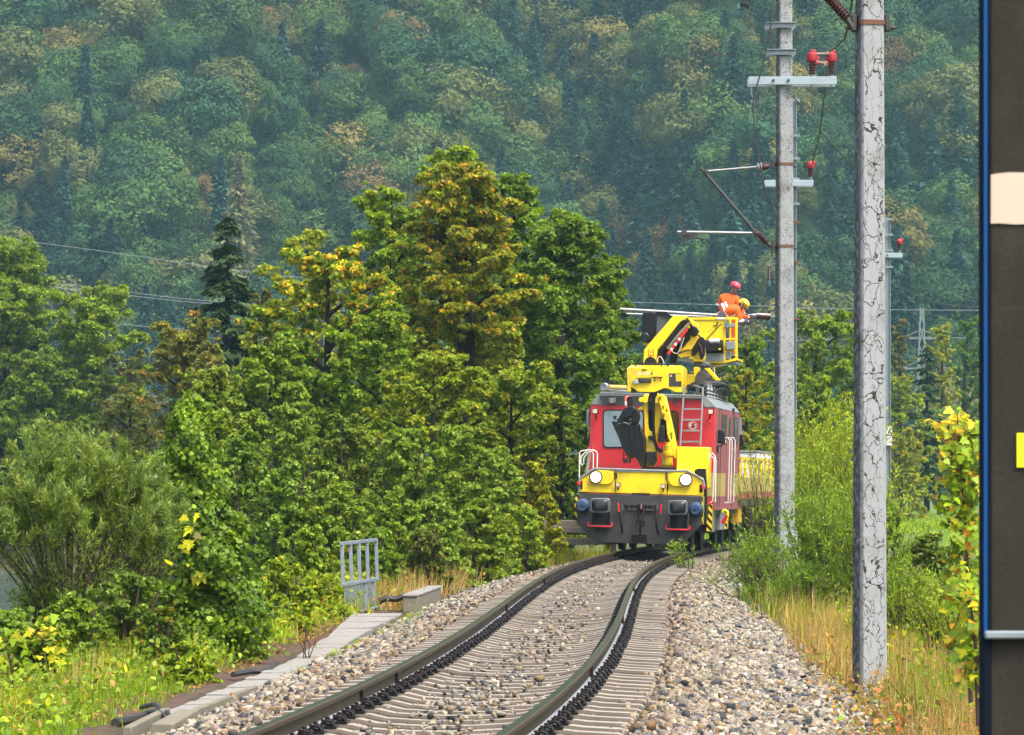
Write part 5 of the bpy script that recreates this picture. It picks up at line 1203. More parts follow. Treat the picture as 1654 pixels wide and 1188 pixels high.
def person(label, J, hip_r, fwd, up, helmet, visor, hands, bands):
    base = Vector((J['hip'].x, J['hip'].y, min(J['footL'].z, J['footR'].z)))
    root = empty('person', base, (0, 0, 0), label, 'person')
    J = {a: b - base for a, b in J.items()}
    H = J['head']
    b = [(J['hip'], (.125, .09)), (J['waist'], (.11, .085)), (J['chest'], (.15, .11)), (J['neck'], .058), (H + Vector((0, 0, -.05)), (.072, .082)), (H + Vector((0, 0, .05)), (.082, .095)),
         (J['shL'], .06), (J['elL'], .042), (J['wrL'], .03), (J['shR'], .06), (J['elR'], .042), (J['wrR'], .03),
         (J['hipL'], .095), (J['knL'], .062), (J['footL'] + Vector((0, 0, .09)), .045), (J['hipR'], .095), (J['knR'], .062), (J['footR'] + Vector((0, 0, .09)), .045)]
    E_ = [(0, 1), (1, 2), (2, 3), (3, 4), (4, 5), (2, 6), (6, 7), (7, 8), (2, 9), (9, 10), (10, 11), (0, 12), (12, 13), (13, 14), (0, 15), (15, 16), (16, 17)]
    body = grow('body', b, E_, M['skin'], root)
    jk = [(J['hip'].lerp(J['waist'], .12 if bands == 1 else .55), (.20, .165)), (J['waist'], (.20, .16)), (J['chest'], (.215, .17)), (J['chest'].lerp(J['neck'], .85), .105), (J['shL'], .088), (J['elL'], .066), (J['elL'].lerp(J['wrL'], .85), .052), (J['shR'], .088), (J['elR'], .066), (J['elR'].lerp(J['wrR'], .85), .052)]
    jacket = grow('jacket', jk, [(0, 1), (1, 2), (2, 3), (2, 4), (4, 5), (5, 6), (2, 7), (7, 8), (8, 9)], M['orange'], root)
    tr = [(J['hip'], (.20, .165)), (J['hipL'], .118), (J['knL'], .085), (J['footL'] + Vector((0, 0, .1)), .075), (J['hipR'], .118), (J['knR'], .085), (J['footR'] + Vector((0, 0, .1)), .075), (J['hip'].lerp(J['waist'], 1.1), (.18, .145))]
    grow('trousers', tr, [(0, 1), (1, 2), (2, 3), (0, 4), (4, 5), (5, 6), (0, 7)], M['navy'] if bands == 2 else M['orange'], root)
    for nm in ('footL', 'footR'):
        k = MB(); p = J[nm]; k.box(p + Vector((.05, -.03, .05)), (.26, .10, .10)); k.build('boot', M['black'], root, bevel=.03)
    head_parts(root, H, fwd, up, helmet, visor)
    for w_, e_, dr, nn in hands: hand(root, J[w_], (J[w_] - J[e_]) if dr is None else dr, nn, M['glove'])
    def band(p, ax, rx, nm, m, parent, wd=.045, ry=None):
        ax = Vector(ax).normalized(); k = MB(); a = ax.orthogonal().normalized(); b_ = ax.cross(a); vs = []; fs = []; n_ = 20
        # flatten along the view-ish axis (y)
        for s_ in (-wd / 2, wd / 2):
            for i in range(n_):
                t = 2 * math.pi * i / n_; v = a * math.cos(t) + b_ * math.sin(t); rr = rx if ry is None else 1 / math.sqrt((v.y / ry) ** 2 + (1 - v.y ** 2) / rx ** 2); vs.append(p + ax * s_ + v * rr)
        for i in range(n_): j = (i + 1) % n_; fs.append((i, j, j + n_, i + n_))
        k.add(vs, fs); k.build(nm, m, parent)
    ax = J['chest'] - J['waist']
    return root, J, band, ax, jacket
Y1, Y2 = 99.15, 98.4
fl = P(1150, 582, Y1).z
def FP(x, Y): return Vector((P(1040 + x / 7.427, 0, Y).x, Y, fl))
J1 = dict(head=Q7(1090, 192, Y1 - .1), neck=Q7(1062, 262, Y1), chest=Q7(1022, 335, Y1), waist=Q7(1015, 470, Y1), hip=Q7(1010, 560, Y1), shL=Q7(935, 300, Y1 + .05), elL=Q7(898, 415, Y1 + .1), wrL=Q7(985, 500, Y1 - .15),
          shR=Q7(1112, 315, Y1 - .1), elR=Q7(1150, 425, Y1 - .15), wrR=Q7(1215, 510, Y1 - .25), hipL=Q7(965, 600, Y1), knL=Q7(975, 800, Y1), footL=FP(975, Y1), hipR=Q7(1050, 600, Y1), knR=Q7(1060, 800, Y1), footR=FP(1060, Y1))
r1, j, band, ax, jk = person('worker in orange jacket and red helmet standing upright and looking down in the basket', J1, .15, (.75, -.55, -.45), (.1, 0, 1), M['helmetred'], True, [('wrL', 'elL', None, (0, -1, -.2)), ('wrR', 'elR', None, (0, -1, -.3))], 1)
band(j['shL'].lerp(j['elL'], .78), j['elL'] - j['shL'], .088, 'reflective_band', M['reflective'], jk, .05); band(j['elL'].lerp(j['wrL'], .08), j['wrL'] - j['elL'], .085, 'navy_cuff', M['navy'], jk, .09)
k = MB(); k.tube([j['neck'] + Vector((-.07, .02, .02)), j['neck'] + Vector((0, -.07, -.02)), j['neck'] + Vector((.09, -.05, -.04)), j['neck'] + Vector((.10, .05, -.01))], .045, 8); k.build('collar', M['navy'], jk)
J2 = dict(head=Q7(1188, 398, Y2 - .05), neck=Q7(1132, 425, Y2), chest=Q7(1066, 432, Y2), waist=Q7(972, 472, Y2), hip=Q7(862, 515, Y2), shL=Q7(1090, 425, Y2 + .2), elL=Q7(1180, 540, Y2 + .22), wrL=Q7(1275, 545, Y2 + .15),
          shR=Q7(1122, 462, Y2 - .2), elR=Q7(1165, 600, Y2 - .2), wrR=Q7(1262, 588, Y2 - .1), hipL=Q7(885, 560, Y2 + .12), knL=Q7(985, 760, Y2 + .12), footL=FP(960, Y2 + .12), hipR=Q7(885, 560, Y2 - .12), knR=Q7(1000, 760, Y2 - .1), footR=FP(985, Y2 - .1))
r2, j, band, ax, jk = person('worker in orange jacket and yellow helmet bending over the basket rail to the insulator', J2, .15, (.8, -.25, -.75), (.7, 0, .7), M['helmetyellow'], False, [('wrL', 'elL', (1, -.1, .35), (0, 0, -1)), ('wrR', 'elR', (1, 0, .45), (0, 0, 1))], 2)
ax2 = j['chest'] - j['waist']
for t in (.02, .42): band(j['waist'].lerp(j['chest'], t), ax2, .212, 'reflective_band', M['reflective'], jk, .05, .19)
band(j['shR'].lerp(j['elR'], .9), j['elR'] - j['shR'], .088, 'reflective_band', M['reflective'], jk, .05); band(j['elR'].lerp(j['wrR'], .45), j['wrR'] - j['elR'], .07, 'navy_cuff', M['navy'], jk, .12)

# ================================================================== MASTS AND OVERHEAD LINE GEAR
def insulator(name, p, q, r, n, parent, core=.35, m=None):
    """ribbed porcelain from p to q"""
    p, q = Vector(p), Vector(q); L_ = (q - p).length; prof = [(0, r * core)]
    for i in range(n):
        t0 = L_ * (i + .1) / n; t1 = L_ * (i + .55) / n; t2 = L_ * (i + .95) / n
        prof += [(t0, r * core * 1.1), (t1, r), (t1 + .004, r * .96), (t2, r * core * 1.1)]
    prof.append((L_, r * core)); k = MB(); k.lathe(p, q - p, prof, 14); return k.build(name, m or M['porcelain'], parent)
def mast_section(r, grow=0.0):
    """square shaft with chamfered corners, turned a little so that one flank shows"""
    w_ = r * .86 + grow; c_ = w_ * .80; a = R(13); pts = [(w_, -c_), (w_, c_), (c_, w_), (-c_, w_), (-w_, c_), (-w_, -c_), (-c_, -w_), (c_, -w_)]
    return [(x * math.cos(a) - y * math.sin(a), x * math.sin(a) + y * math.cos(a)) for x, y in pts]
def concrete_mast(u, v, Y, r0, r1, ztop, m, label):
    b = P(u, v, Y); root = empty('concrete_mast', b, (0, 0, 0), label, 'mast', 'masts beside the track')
    k = MB(); H = ztop - b.z; k.add([Vector((x, y, z)) for z, r in ((-.6, r0), (H, r1)) for x, y in mast_section(r)], [tuple(range(8)), tuple(range(8, 16))] + [(i, (i + 1) % 8, (i + 1) % 8 + 8, i + 8) for i in range(8)]); k.build('shaft', m, root, bevel=.006); return root, b
mast1, b1 = concrete_mast(1404.5, 1125, 43, .178, .122, 11.5, crack_mat('cracked_concrete', (.28, .302, .302), (.055, .047, .037), (.022, .018, .015), (6.4, 6.4, 3.9), .043, -1.0, .46), 'big pale concrete mast with a network of dark cracks, standing in dry grass')
mast2, b2 = concrete_mast(1267, 905, 80.5, .205, .145, 11.8, crack_mat('pitted_concrete', (.28, .30, .30), (.065, .057, .046), (.03, .026, .022), (17, 17, 11), .04, -1.0, .62, .25), 'concrete mast with mottled dark pitting, carrying the folded contact arm')
def loc(b, u, v, Y): return P(u, v, Y) - b
def collar(root, b, u0, u1, v, Y, r, parent=None):
    z = PZ(v, Y) - b.z; k = MB(); k.prism([Vector((x, y, z + .025)) for x, y in mast_section(r, .010)], [Vector((x, y, z - .025)) for x, y in mast_section(r, .010)]); c = k.build('clamp_band', M['rustband'], root)
    for uu in (u0, u1):
        x = PX(uu, Y) - b.x; k = MB(); k.box((x, 0, z), (.05, .16, .17)); k.box((x + (.05 if uu == u1 else -.05), 0, z - .05), (.08, .12, .03)); k.build('bracket', M['dark'], c, bevel=.008)
    return c
collar(mast1, b1, 1379, 1433, 38, 43, .146)
hd = empty('strut_insulator', (0, 0, 0)); hd.parent = mast1
insulator('porcelain', loc(b1, 1368, 30, 42.95), loc(b1, 1336, -6, 42.95), .072, 9, hd, .6)
k = MB(); k.cyl(loc(b1, 1378, 46, 42.95), loc(b1, 1366, 28, 42.95), .035, 10); k.cyl(loc(b1, 1337, -4, 42.95), loc(b1, 1322, -22, 42.95), .05, 10); k.cyl(loc(b1, 1322, -22, 42.95), loc(b1, 1200, -180, 42.95), .035, 10); k.build('end_fitting', M['dark'], hd)
# mast 2: crossarm, step brackets, contact arm
Ym = 80.5
def crossarm(root, b, u0, u1, v, Y, hh, off=-.22):
    z = PZ(v, Y) - b.z; x0, x1 = PX(u0, Y) - b.x, PX(u1, Y) - b.x
    k = MB(); k.bb((x0, off - .03, z - hh / 2), (x1, off + .03, z + hh / 2)); k.bb((x0, -off - .03, z - hh / 2), (x1, -off + .03, z + hh / 2)); c = k.build('crossarm', M['galv2'], root, bevel=.006)
    k = MB()
    for t in (.28, .45): k.lathe((x0 + (x1 - x0) * t, off - .03, z), (0, -1, 0), [(0, .03), (.03, .03)], 8)
    k.build('bolt', M['oldsteel'], c); return c
ca2 = crossarm(mast2, b2, 1208, 1350, 132.5, Ym, .155)
for u in (1312, 1343):
    p = loc(b2, u, 123, Ym - .2); q = loc(b2, u, 99, Ym - .2); io = empty('post_insulator', (0, 0, 0)); io.parent = mast2
    k = MB(); k.cyl(loc(b2, u, 141, Ym - .2), p, .022, 8); k.lathe(p, (0, 0, 1), [(-.03, .045), (.03, .05)], 12); k.build('pin', M['galv'], io)
    insulator('porcelain', p + Vector((0, 0, .03)), q, .085, 5, io, .7)
    k = MB(); k.lathe(q, (0, 0, 1), [(-.03, .095), (.02, .11), (.08, .105), (.13, .10), (.18, .05)], 12); k.box(q + Vector((.09 if u < 1330 else -.07, 0, .0)), (.10, .12, .17)); k.box(q + Vector((0.02, 0, .18)), (.12, .09, .07)); k.build('red_cap', M['redcap'], io, bevel=.02)
k = MB(); k.bar(loc(b2, 1312, 87, Ym - .25), loc(b2, 1343, 86, Ym - .25), .03); k.bar(loc(b2, 1318, 99, Ym - .25), loc(b2, 1336, 103, Ym - .25), .03); k.box(loc(b2, 1334, 103, Ym - .25), (.07, .06, .08)); k.box(loc(b2, 1338, 86, Ym - .25), (.08, .08, .06)); k.build('link_bar', mat('worn_link', (.45, .25, .2), .5), mast2)
for v in (43, 86.5):
    k = MB(); z = PZ(v, Ym) - b2.z; x0, x1 = PX(1236, Ym) - b2.x, PX(1284, Ym) - b2.x
    k.bb((x0, -.21, z - .045), (x1, -.17, z + .045)); k.bb((x0, -.26, z + .045), (x1, -.14, z + .06)); k.build('step_bracket', M['galv'], mast2)
    k = MB(); k.bb((x0, .17, z - .045), (x1, .21, z + .045)); k.build('step_bracket', M['galv'], mast2)
c = collar(mast2, b2, 1249, 1279, 265.5, Ym, .168); c2 = collar(mast2, b2, 1249, 1279, 398, Ym, .176)
arm = empty('contact_arm', (0, 0, 0)); arm.parent = mast2
LA = lambda u, v: loc(b2, u, v, Ym)
k = MB(); k.cyl(LA(1141, 277), LA(1222, 270), .021, 10); k.build('tie_tube', M['silver'], arm)
insulator('porcelain', LA(1225, 270), LA(1241, 269), .085, 1, arm, .7); k = MB(); k.lathe(LA(1221, 270), (1, 0, 0), [(0, .03), (.04, .08), (.10, .09), (.14, .06)], 12); k.build('insulator_cap', M['silver'], arm); k = MB(); k.cyl(LA(1240, 269), LA(1250, 265), .04, 8); k.build('insulator_end', M['dark'], arm)
k = MB(); k.cyl(LA(1134, 274), LA(1221, 376), .032, 10); k.build('strut_tube', M['dark'], arm)
insulator('porcelain', LA(1224, 378), LA(1239, 393), .075, 6, arm, .65); k = MB(); k.cyl(LA(1239, 393), LA(1250, 400), .045, 8); k.cyl(LA(1217, 372), LA(1226, 381), .05, 10); k.build('insulator_end', M['dark'], arm)
k = MB(); k.cyl(LA(1094, 375), LA(1220, 377), .028, 10); k.build('registration_tube', M['silver'], arm)
k = MB(); k.cyl(LA(1097, 375), LA(1145, 389), .016, 8); k.cyl(LA(1110, 384), LA(1145, 387), .014, 8); k.box(LA(1105, 378), (.10, .08, .14)); k.box(LA(1106, 386), (.06, .08, .14)); k.box(LA(1143, 388), (.06, .06, .07)); k.build('steady_arm', M['dark'], arm, bevel=.008)
k = MB(); k.box(LA(1141, 277), (.07, .08, .08)); k.box(LA(1134, 274), (.06, .07, .06)); k.box(LA(1219, 374), (.09, .1, .09)); k.build('hinge', M['oldsteel'], arm, bevel=.01)
k = MB(); k.tube(spline([LA(1141, 368), LA(1150, 373), LA(1190, 375)]), .006, 5); k.build('thin_wire', M['wire'], arm)
k = MB(); k.tube([LA(1213, 141), LA(1213, 151), LA(1216, 158)], .018, 6); k.box(LA(1216, 164), (.08, .06, .06)); k.build('hanger', M['galv'], mast2)
si = empty('hanging_insulator', (0, 0, 0)); si.parent = mast2
insulator('porcelain', LA(1243, 430), LA(1243, 452), .045, 6, si, .6); k = MB(); k.cyl(LA(1243, 425), LA(1243, 431), .02, 6); k.bar(LA(1238, 428), LA(1256, 426), .02); k.cyl(LA(1243, 452), LA(1243, 461), .018, 6); k.build('fitting', M['galv'], si)
k = MB(); k.lathe((.10, -.02, -.35), (0, 0, 1), [(0, .16), (.9, .15), (.92, .10)], 14); k.build('base_sleeve', M['galv2'], mast2)
# steel masts beyond
def steel_mast(u, Y, wd, ztop, label):
    x = PX(u, Y); zb_ = -.9; root = empty('steel_mast', (x, Y, zb_), (0, 0, 0), label, 'mast', 'masts beside the track'); H = ztop - zb_
    k = MB(); k.bb((-wd / 2, -.10, 0), (-wd / 2 + .02, .10, H)); k.bb((wd / 2 - .02, -.10, 0), (wd / 2, .10, H)); k.bb((-wd / 2 + .02, -.008, 0), (wd / 2 - .02, .008, H)); k.build('shaft', M['galv'], root); return root, Vector((x, Y, zb_))
Y3 = 105.0
m3, b3 = steel_mast(1280, Y3, .20, PZ(158, Y3), 'galvanised steel mast half hidden behind the pitted concrete mast')
crossarm(m3, b3, 1235, 1313, 297, Y3, .16, -.16)
for v in (163, 220, 257, 290, 330, 360, 424, 516):
    k = MB(); z = PZ(v, Y3) - b3.z; k.bb((-.14, -.15, z - .03), (PX(1291, Y3) - b3.x, -.11, z + .03)); k.build('step_bracket', M['galv'] if v < 350 else M['rustband'], m3)
def capped(root, b, u, v0, v1, Y, s=1.0):
    io = empty('post_insulator', (0, 0, 0)); io.parent = root; p = loc(b, u, v0, Y - .15); q = loc(b, u, v1, Y - .15)
    k = MB(); k.cyl(p - Vector((0, 0, .12)), p + Vector((0, 0, .06)), .02, 8); k.lathe(p, (0, 0, 1), [(0, .05), (.06, .05)], 10); k.build('pin', M['galv'], io)
    insulator('porcelain', p + Vector((0, 0, .06)), q, .085 * s, 7, io, .7); k = MB(); k.lathe(q, (0, 0, 1), [(-.03, .09 * s), (.05, .11 * s), (.12, .09 * s), (.17, .04)], 10); k.box(q + Vector((.05, 0, .12)), (.18 * s, .1, .09)); k.build('red_cap', M['redcap'], io, bevel=.02)
capped(m3, b3, 1309, 290, 271, Y3)
cl = empty('cantilever_tube', (0, 0, 0)); cl.parent = m3
L3 = lambda u, v, y: loc(b3, u, v, y)
Yc = 99.6
k = MB(); k.tube([L3(1001, 499.5, Yc - .8), L3(1060, 503, Yc - .5), L3(1150, 509, Yc), L3(1216, 510, Yc + .2)], .034, 10); k.build('tube', M['silver'], cl)
k = MB(); k.cyl(L3(1012, 507, Yc - .8), L3(1150, 512, Yc), .022, 8); k.cyl(L3(1060, 506, Yc - .7), L3(1085, 514, Yc - .7), .03, 8); k.build('tube', M['silver'], cl)
for u, v in ((1010, 504), (1060, 505), (1118, 509), (1204, 511), (1214, 512)):
    k = MB(); k.box(L3(u, v, Yc - .1), (.09, .12, .10)); k.build('tube_clamp', M['oldsteel'], cl, bevel=.01)
insulator('porcelain', L3(1220, 510, Yc + .2), L3(1242, 511.5, Yc + .7), .085, 8, cl, .6); k = MB(); k.cyl(L3(1214, 510, Yc + .2), L3(1221, 510, Yc + .2), .05, 10); k.cyl(L3(1242, 511.5, Yc + .7), L3(1275, 513, Y3 - .05), .035, 8); k.build('end_fitting', M['silver'], cl)
Y4 = 140.0
m4, b4 = steel_mast(1433, Y4, .22, PZ(352, Y4), 'distant galvanised mast with a number plate, behind the cracked concrete mast')
crossarm(m4, b4, 1412, 1457, 413, Y4, .16, -.16)
capped(m4, b4, 1453, 407, 394, Y4)
for v in (355, 380, 405, 432): 
    k = MB(); z = PZ(v, Y4) - b4.z; k.bb((-.14, -.15, z - .03), (.19, -.11, z + .03)); k.build('step_bracket', M['galv'], m4)
zt, zb2 = PZ(689, Y4) - b4.z, PZ(720, Y4) - b4.z
k = MB(); k.bb((PX(1422, Y4) - b4.x, -.19, zb2), (PX(1440, Y4) - b4.x, -.165, zt)); npl = k.build('number_plate', M['white'], m4)
tx = bpy.data.curves.new('number', 'FONT'); tx.body = '6'; tx.size = .34; tx.extrude = .004; tx.align_x = 'CENTER'; tmp_ = bpy.data.objects.new('plate_number', tx); COL.objects.link(tmp_); bpy.context.view_layer.update(); me_ = bpy.data.meshes.new_from_object(tmp_.evaluated_get(bpy.context.evaluated_depsgraph_get())); bpy.data.objects.remove(tmp_); to = bpy.data.objects.new('plate_number', me_); me_.materials.clear(); me_.materials.append(M['black']); COL.objects.link(to); to.parent = npl; to.location = (PX(1436.5, Y4) - b4.x, -.196, zt - .33); to.rotation_euler = (R(90), 0, 0)

def cable(name, pts, r, label, m=None, parent=None):
    k = MB(); k.tube(spline(pts, 8), r, 6); return tag(k.build(name, m or M['wire']), label, 'wire', 'overhead wires')
cable('wire', [P(1252, -30, 80.2), P(1245, 40, 80.1), P(1232, 105, 80.1), P(1217, 165, 80.1), P(1221, 220, 80.1), P(1228, 268, 80.1), P(1236, 305, 80.1), P(1248, 335, 80.2)], .016, 'dark jumper wire hanging down past the end of the upper crossarm of the pitted mast')
cable('wire', [P(1217, 166, 80.2), P(1232, 168, 80.2), P(1243, 160, 80.2), P(1249, 147, 80.25)], .010, 'short looped earth wire from the jumper to the pitted mast')
cable('wire', [P(1340, 84, 80.2), P(1357, 70, 70), P(1369, 45, 60), P(1400, -160, 43.3)], .016, 'feeder wire running from the red-capped insulators up past the cracked mast')
cable('wire', [P(1336, 103, 80.2), P(1331, 160, 86), P(1323, 220, 95), P(1312, 264, 104.8)], .016, 'feeder wire sagging from the twin red caps to the single red cap beyond')
cable('wire', [P(1312, 276, 104.8), P(1340, 312, 116), P(1375, 350, 126), P(1415, 378, 134), P(1453, 391, 139.8)], .016, 'feeder wire running behind the cracked mast to the far red cap')
cable('wire', [P(1456, 392, 139.8), P(1478, 422, 155), P(1510, 455, 175), P(1560, 478, 210), P(1640, 492, 240)], .018, 'feeder wire dropping away from the far red cap over the valley')
cable('wire', [P(1272, 144, 80.3), P(1300, 180, 90), P(1350, 240, 105), P(1400, 285, 118), P(1440, 312, 130), P(1500, 348, 150), P(1560, 363, 170), P(1640, 368, 190)], .015, 'long sagging wire from under the upper crossarm towards the dark post')
cable('wire', [P(1285, 356, 105), P(1330, 392, 118), P(1380, 422, 130), P(1440, 455, 145), P(1500, 485, 165), P(1560, 495, 190), P(1640, 497, 215)], .015, 'lowest sagging wire from the galvanised mast towards the dark post')
k = MB(); wc = empty('wire_clamp', P(1203, 8, 62), (0, 0, 0), 'dark wire clamp hanging at the upper edge beside the mast', 'clamp', 'overhead wires')
k.lathe((-.04, 0, 0), (0, -1, 0), [(0, .035), (.06, .035)], 10); k.lathe((.035, 0, -.02), (0, -1, 0), [(0, .03), (.06, .03)], 10); k.bar((-.06, -.02, .02), (.07, -.02, -.03), .05); k.build('clamp_body', M['black'], wc, bevel=.006)
k = MB(); k.tube([(0, 0, 0), (.03, 0, .4), (.05, 0, 1.6)], .012, 6); k.build('dropper', M['wire'], wc)
# transmission line far behind
M['pylon'] = mat('dull_pylon_steel', (.16, .19, .20), .7)
pyl = empty('lattice_pylon', (PX(1489, 420), 420, -1), (0, 0, 0), 'thin grey lattice pylon standing behind the dark spruce', 'pylon')
Hp = PZ(497, 420) + 1; k = MB(); nlev = 11
for i in range(nlev):
    z0, z1 = Hp * i / nlev, Hp * (i + 1) / nlev; w0, w1 = 1.5 * (1 - i / nlev) + .3, 1.5 * (1 - (i + 1) / nlev) + .3
    for sx in (-1, 1):
        for sy in (-1, 1): k.bar((sx * w0 / 2, sy * w0 / 2, z0), (sx * w1 / 2, sy * w1 / 2, z1), .09)
    for sy in (-1, 1): k.bar((-w0 / 2, sy * w0 / 2, z0), (w1 / 2, sy * w1 / 2, z1), .06); k.bar((w0 / 2, sy * w0 / 2, z0), (-w1 / 2, sy * w1 / 2, z1), .06)
k.build('lattice_tower', M['pylon'], pyl)
for v in (547, 596, 647):
    k = MB(); z = PZ(v, 420) + 1; k.bar((-2.2, 0, z), (2.2, 0, z), .12); k.bar((-2.2, 0, z), (0, 0, z + .9), .07); k.bar((2.2, 0, z), (0, 0, z + .9), .07); k.build('crossarm', M['pylon'], pyl)
linewire = mat('pale_line_wire', (.17, .20, .21), .6)
for i, (pts, Yw, lab) in enumerate([
    ([(-60, 378), (120, 400), (340, 431), (520, 452), (900, 480)], 430, 'single pale power line crossing the wooded slope, highest of them'), ([(-60, 446), (120, 462), (340, 487), (600, 500)], 425, 'pale power line crossing the slope, upper wire of the close pair'), ([(-60, 451), (120, 468), (340, 491), (600, 505)], 422, 'pale power line crossing the slope, lower wire of the close pair'),
    ([(-60, 505), (180, 523), (260, 530), (500, 545)], 420, 'pale power line just above the riverside treetops'),
    ([(1000, 488), (1200, 494), (1400, 500), (1640, 502)], 430, 'power line passing behind the worker in the red helmet'), ([(1200, 552), (1380, 548), (1490, 545), (1640, 549)], 421, 'power line at the uppermost arms of the lattice pylon'), ([(1380, 597), (1490, 594), (1640, 599)], 421, 'power line at the middle arms of the lattice pylon')]):
    cable('power_line', [P(u, v, Yw) for u, v in pts], .032, lab, linewire)['group'] = 'power lines across the valley'
k = MB(); k.cyl(P(150, 772, 125), P(262, 772, 125), .10, 10); o = k.build('pipe', mat('pale_green_pipe', (.30, .42, .32), .5)); tag(o, 'pale green pipe running level behind the willow bush', 'pipe')

# ================================================================== DARK POST close to the camera
Yp = 9.2
pp = empty('dark_post', (PX(1640, Yp), Yp, -1.2), (0, 0, 0), 'dark post standing close by, with blue strip, cream patch and yellow reflector', 'post')
bp0 = Vector((PX(1640, Yp), Yp, -1.2)); lx = lambda u: PX(u, Yp) - bp0.x; lz = lambda v: PZ(v, Yp) + 1.2
k = MB(); k.bb((lx(1600), 0, -.3), (lx(1600) + .42, .09, 4.2)); k.build('shaft', M['post'], pp, bevel=.004)
k = MB(); k.bb((lx(1587), -.012, -.3), (lx(1600) - .0005, .075, 4.2)); k.build('edge_channel', M['navyedge'], pp, bevel=.002)
k = MB(); k.bb((lx(1588), -.016, lz(1030)), (lx(1593.5), -.0125, 4.2)); k.build('blue_strip', M['bluestrip'], pp)
k = MB(); ed = [(1594, 284), (1610, 281), (1630, 279), (1700, 280), (1700, 361), (1640, 363), (1612, 361), (1595, 362)]; k.prism([Vector((lx(u), -.004, lz(v))) for u, v in ed], [Vector((lx(u), .002, lz(v))) for u, v in ed]); k.build('cream_patch', M['paper'], pp)
k = MB(); k.bb((lx(1642), -.006, lz(755)), (lx(1690), .002, lz(700))); k.build('reflector', M['neon'], pp)
k = MB(); k.bb((lx(1589), -.026, lz(1032)), (lx(1600) + .44, -.004, lz(1019))); k.build('steel_strap', M['galv'], pp, bevel=.004)

# ================================================================== TREES AND SHRUBS
G = dict(bright=(.150, .22, .007), mid=(.082, .138, .008), deep=(.035, .075, .009), yel=(.26, .25, .008), gold=(.40, .24, .008), olive=(.110, .135, .009), red=(.24, .075, .02), orange=(.38, .15, .014), blue=(.06, .12, .04), brown=(.13, .085, .022), pale=(.18, .22, .03), lemon=(.42, .42, .015), willow=(.105, .165, .04), dull=(.055, .075, .022), tan=(.27, .155, .04), fresh=(.150, .225, .028), straw=(.27, .20, .075), grassg=(.10, .18, .015))
G = {a: tuple(min(.75, x * 1.85) for x in b) for a, b in G.items()}
def pal(**kw): return [(G[a], b) for a, b in kw.items()]
def tree(name, u, vtop, half, Y, kind, palette, n, label, base=.15, seed=0, leaf=(.17, .13), tm='OVAL', limbs=26, per=6, flat=.6, lump=.15, rise=.35, top_accent=None, group=None, cat='tree', zg=None, squash=1.0, droop=.25, m='leaf', trunk=True, stems=1):
    rng = np.random.default_rng(1000 + seed); n = int(n * 3.1); per = int(per * 2.4); limbs = int(limbs * 1.35); leaf = (leaf[0] * .52, leaf[1] * .50); lump = lump * .68; flat = min(1, flat * 1.3)
    X = PX(u, Y); z0 = float(ground(X, Y)) if zg is None else zg
    H = PZ(vtop, Y) - z0; Rr = half / FPX * Y
    root = empty(name, (X, Y, z0), (0, 0, 0), label, cat, group)
    cs, rad, out, limb = crown_clumps(rng, H, Rr, H * base, limbs, per, kind, rise, lump)
    cs[:, 1] *= squash
    pos, o, ci = clump_leaves(rng, cs, rad, out, n, flat)
    pos[:, 2] = np.maximum(pos[:, 2], .05)
    t, nn = orient(rng, o, droop, .62, .65)
    L_ = leaf[0] * rng.uniform(.65, 1.3, n)
    q = place(pos, t, nn, L_, L_ * leaf[1] / leaf[0], dict(OVAL=OVAL, DIAMOND=DIAMOND, LANCE=LANCE, MAPLE=MAPLE)[tm])
    c = clump_colors(rng, ci, len(cs), palette)
    if top_accent:
        acc, lo = top_accent; h = pos[:, 2] / H; pr = np.clip((h - lo) / (1 - lo), 0, 1) * .85; kk = rng.uniform(size=n) < pr * (.35 + .65 * (rng.uniform(size=len(cs))[ci] > .4)); c[kk] = pick(rng, acc, int(kk.sum()), .15)
    poly_mesh('crown', [q], [c], M[m], root)
    if trunk:
        k = MB(); tr = max(.05, .018 * H)
        if stems == 1: k.tube([(0, 0, -.8), (0, 0, H * .2), (rng.normal() * .02 * H, 0, H * .6), (0, 0, H * .95)], [tr * 1.25, tr, tr * .6, tr * .12], 8)
        else:
            for i in range(stems):
                a = 6.28 * i / stems + rng.normal() * .3; rr = Rr * rng.uniform(.25, .8)
                k.tube([(math.cos(a) * .12 * Rr, math.sin(a) * .12 * Rr, -.3), (math.cos(a) * rr * .45, math.sin(a) * rr * .45, H * .4), (math.cos(a) * rr, math.sin(a) * rr, H * rng.uniform(.7, .95))], [.035, .024, .008], 5)
        for a, b, c_ in limb[::3 if len(limb) > 16 else 1]:
            if stems == 1: k.tube([a, b * np.array([1, squash, 1]), c_ * np.array([1, squash, 1])], [tr * .42, tr * .24, .008], 5)
        k.build('trunk', M['bark'] if stems == 1 else M['twig'], root)
    return root
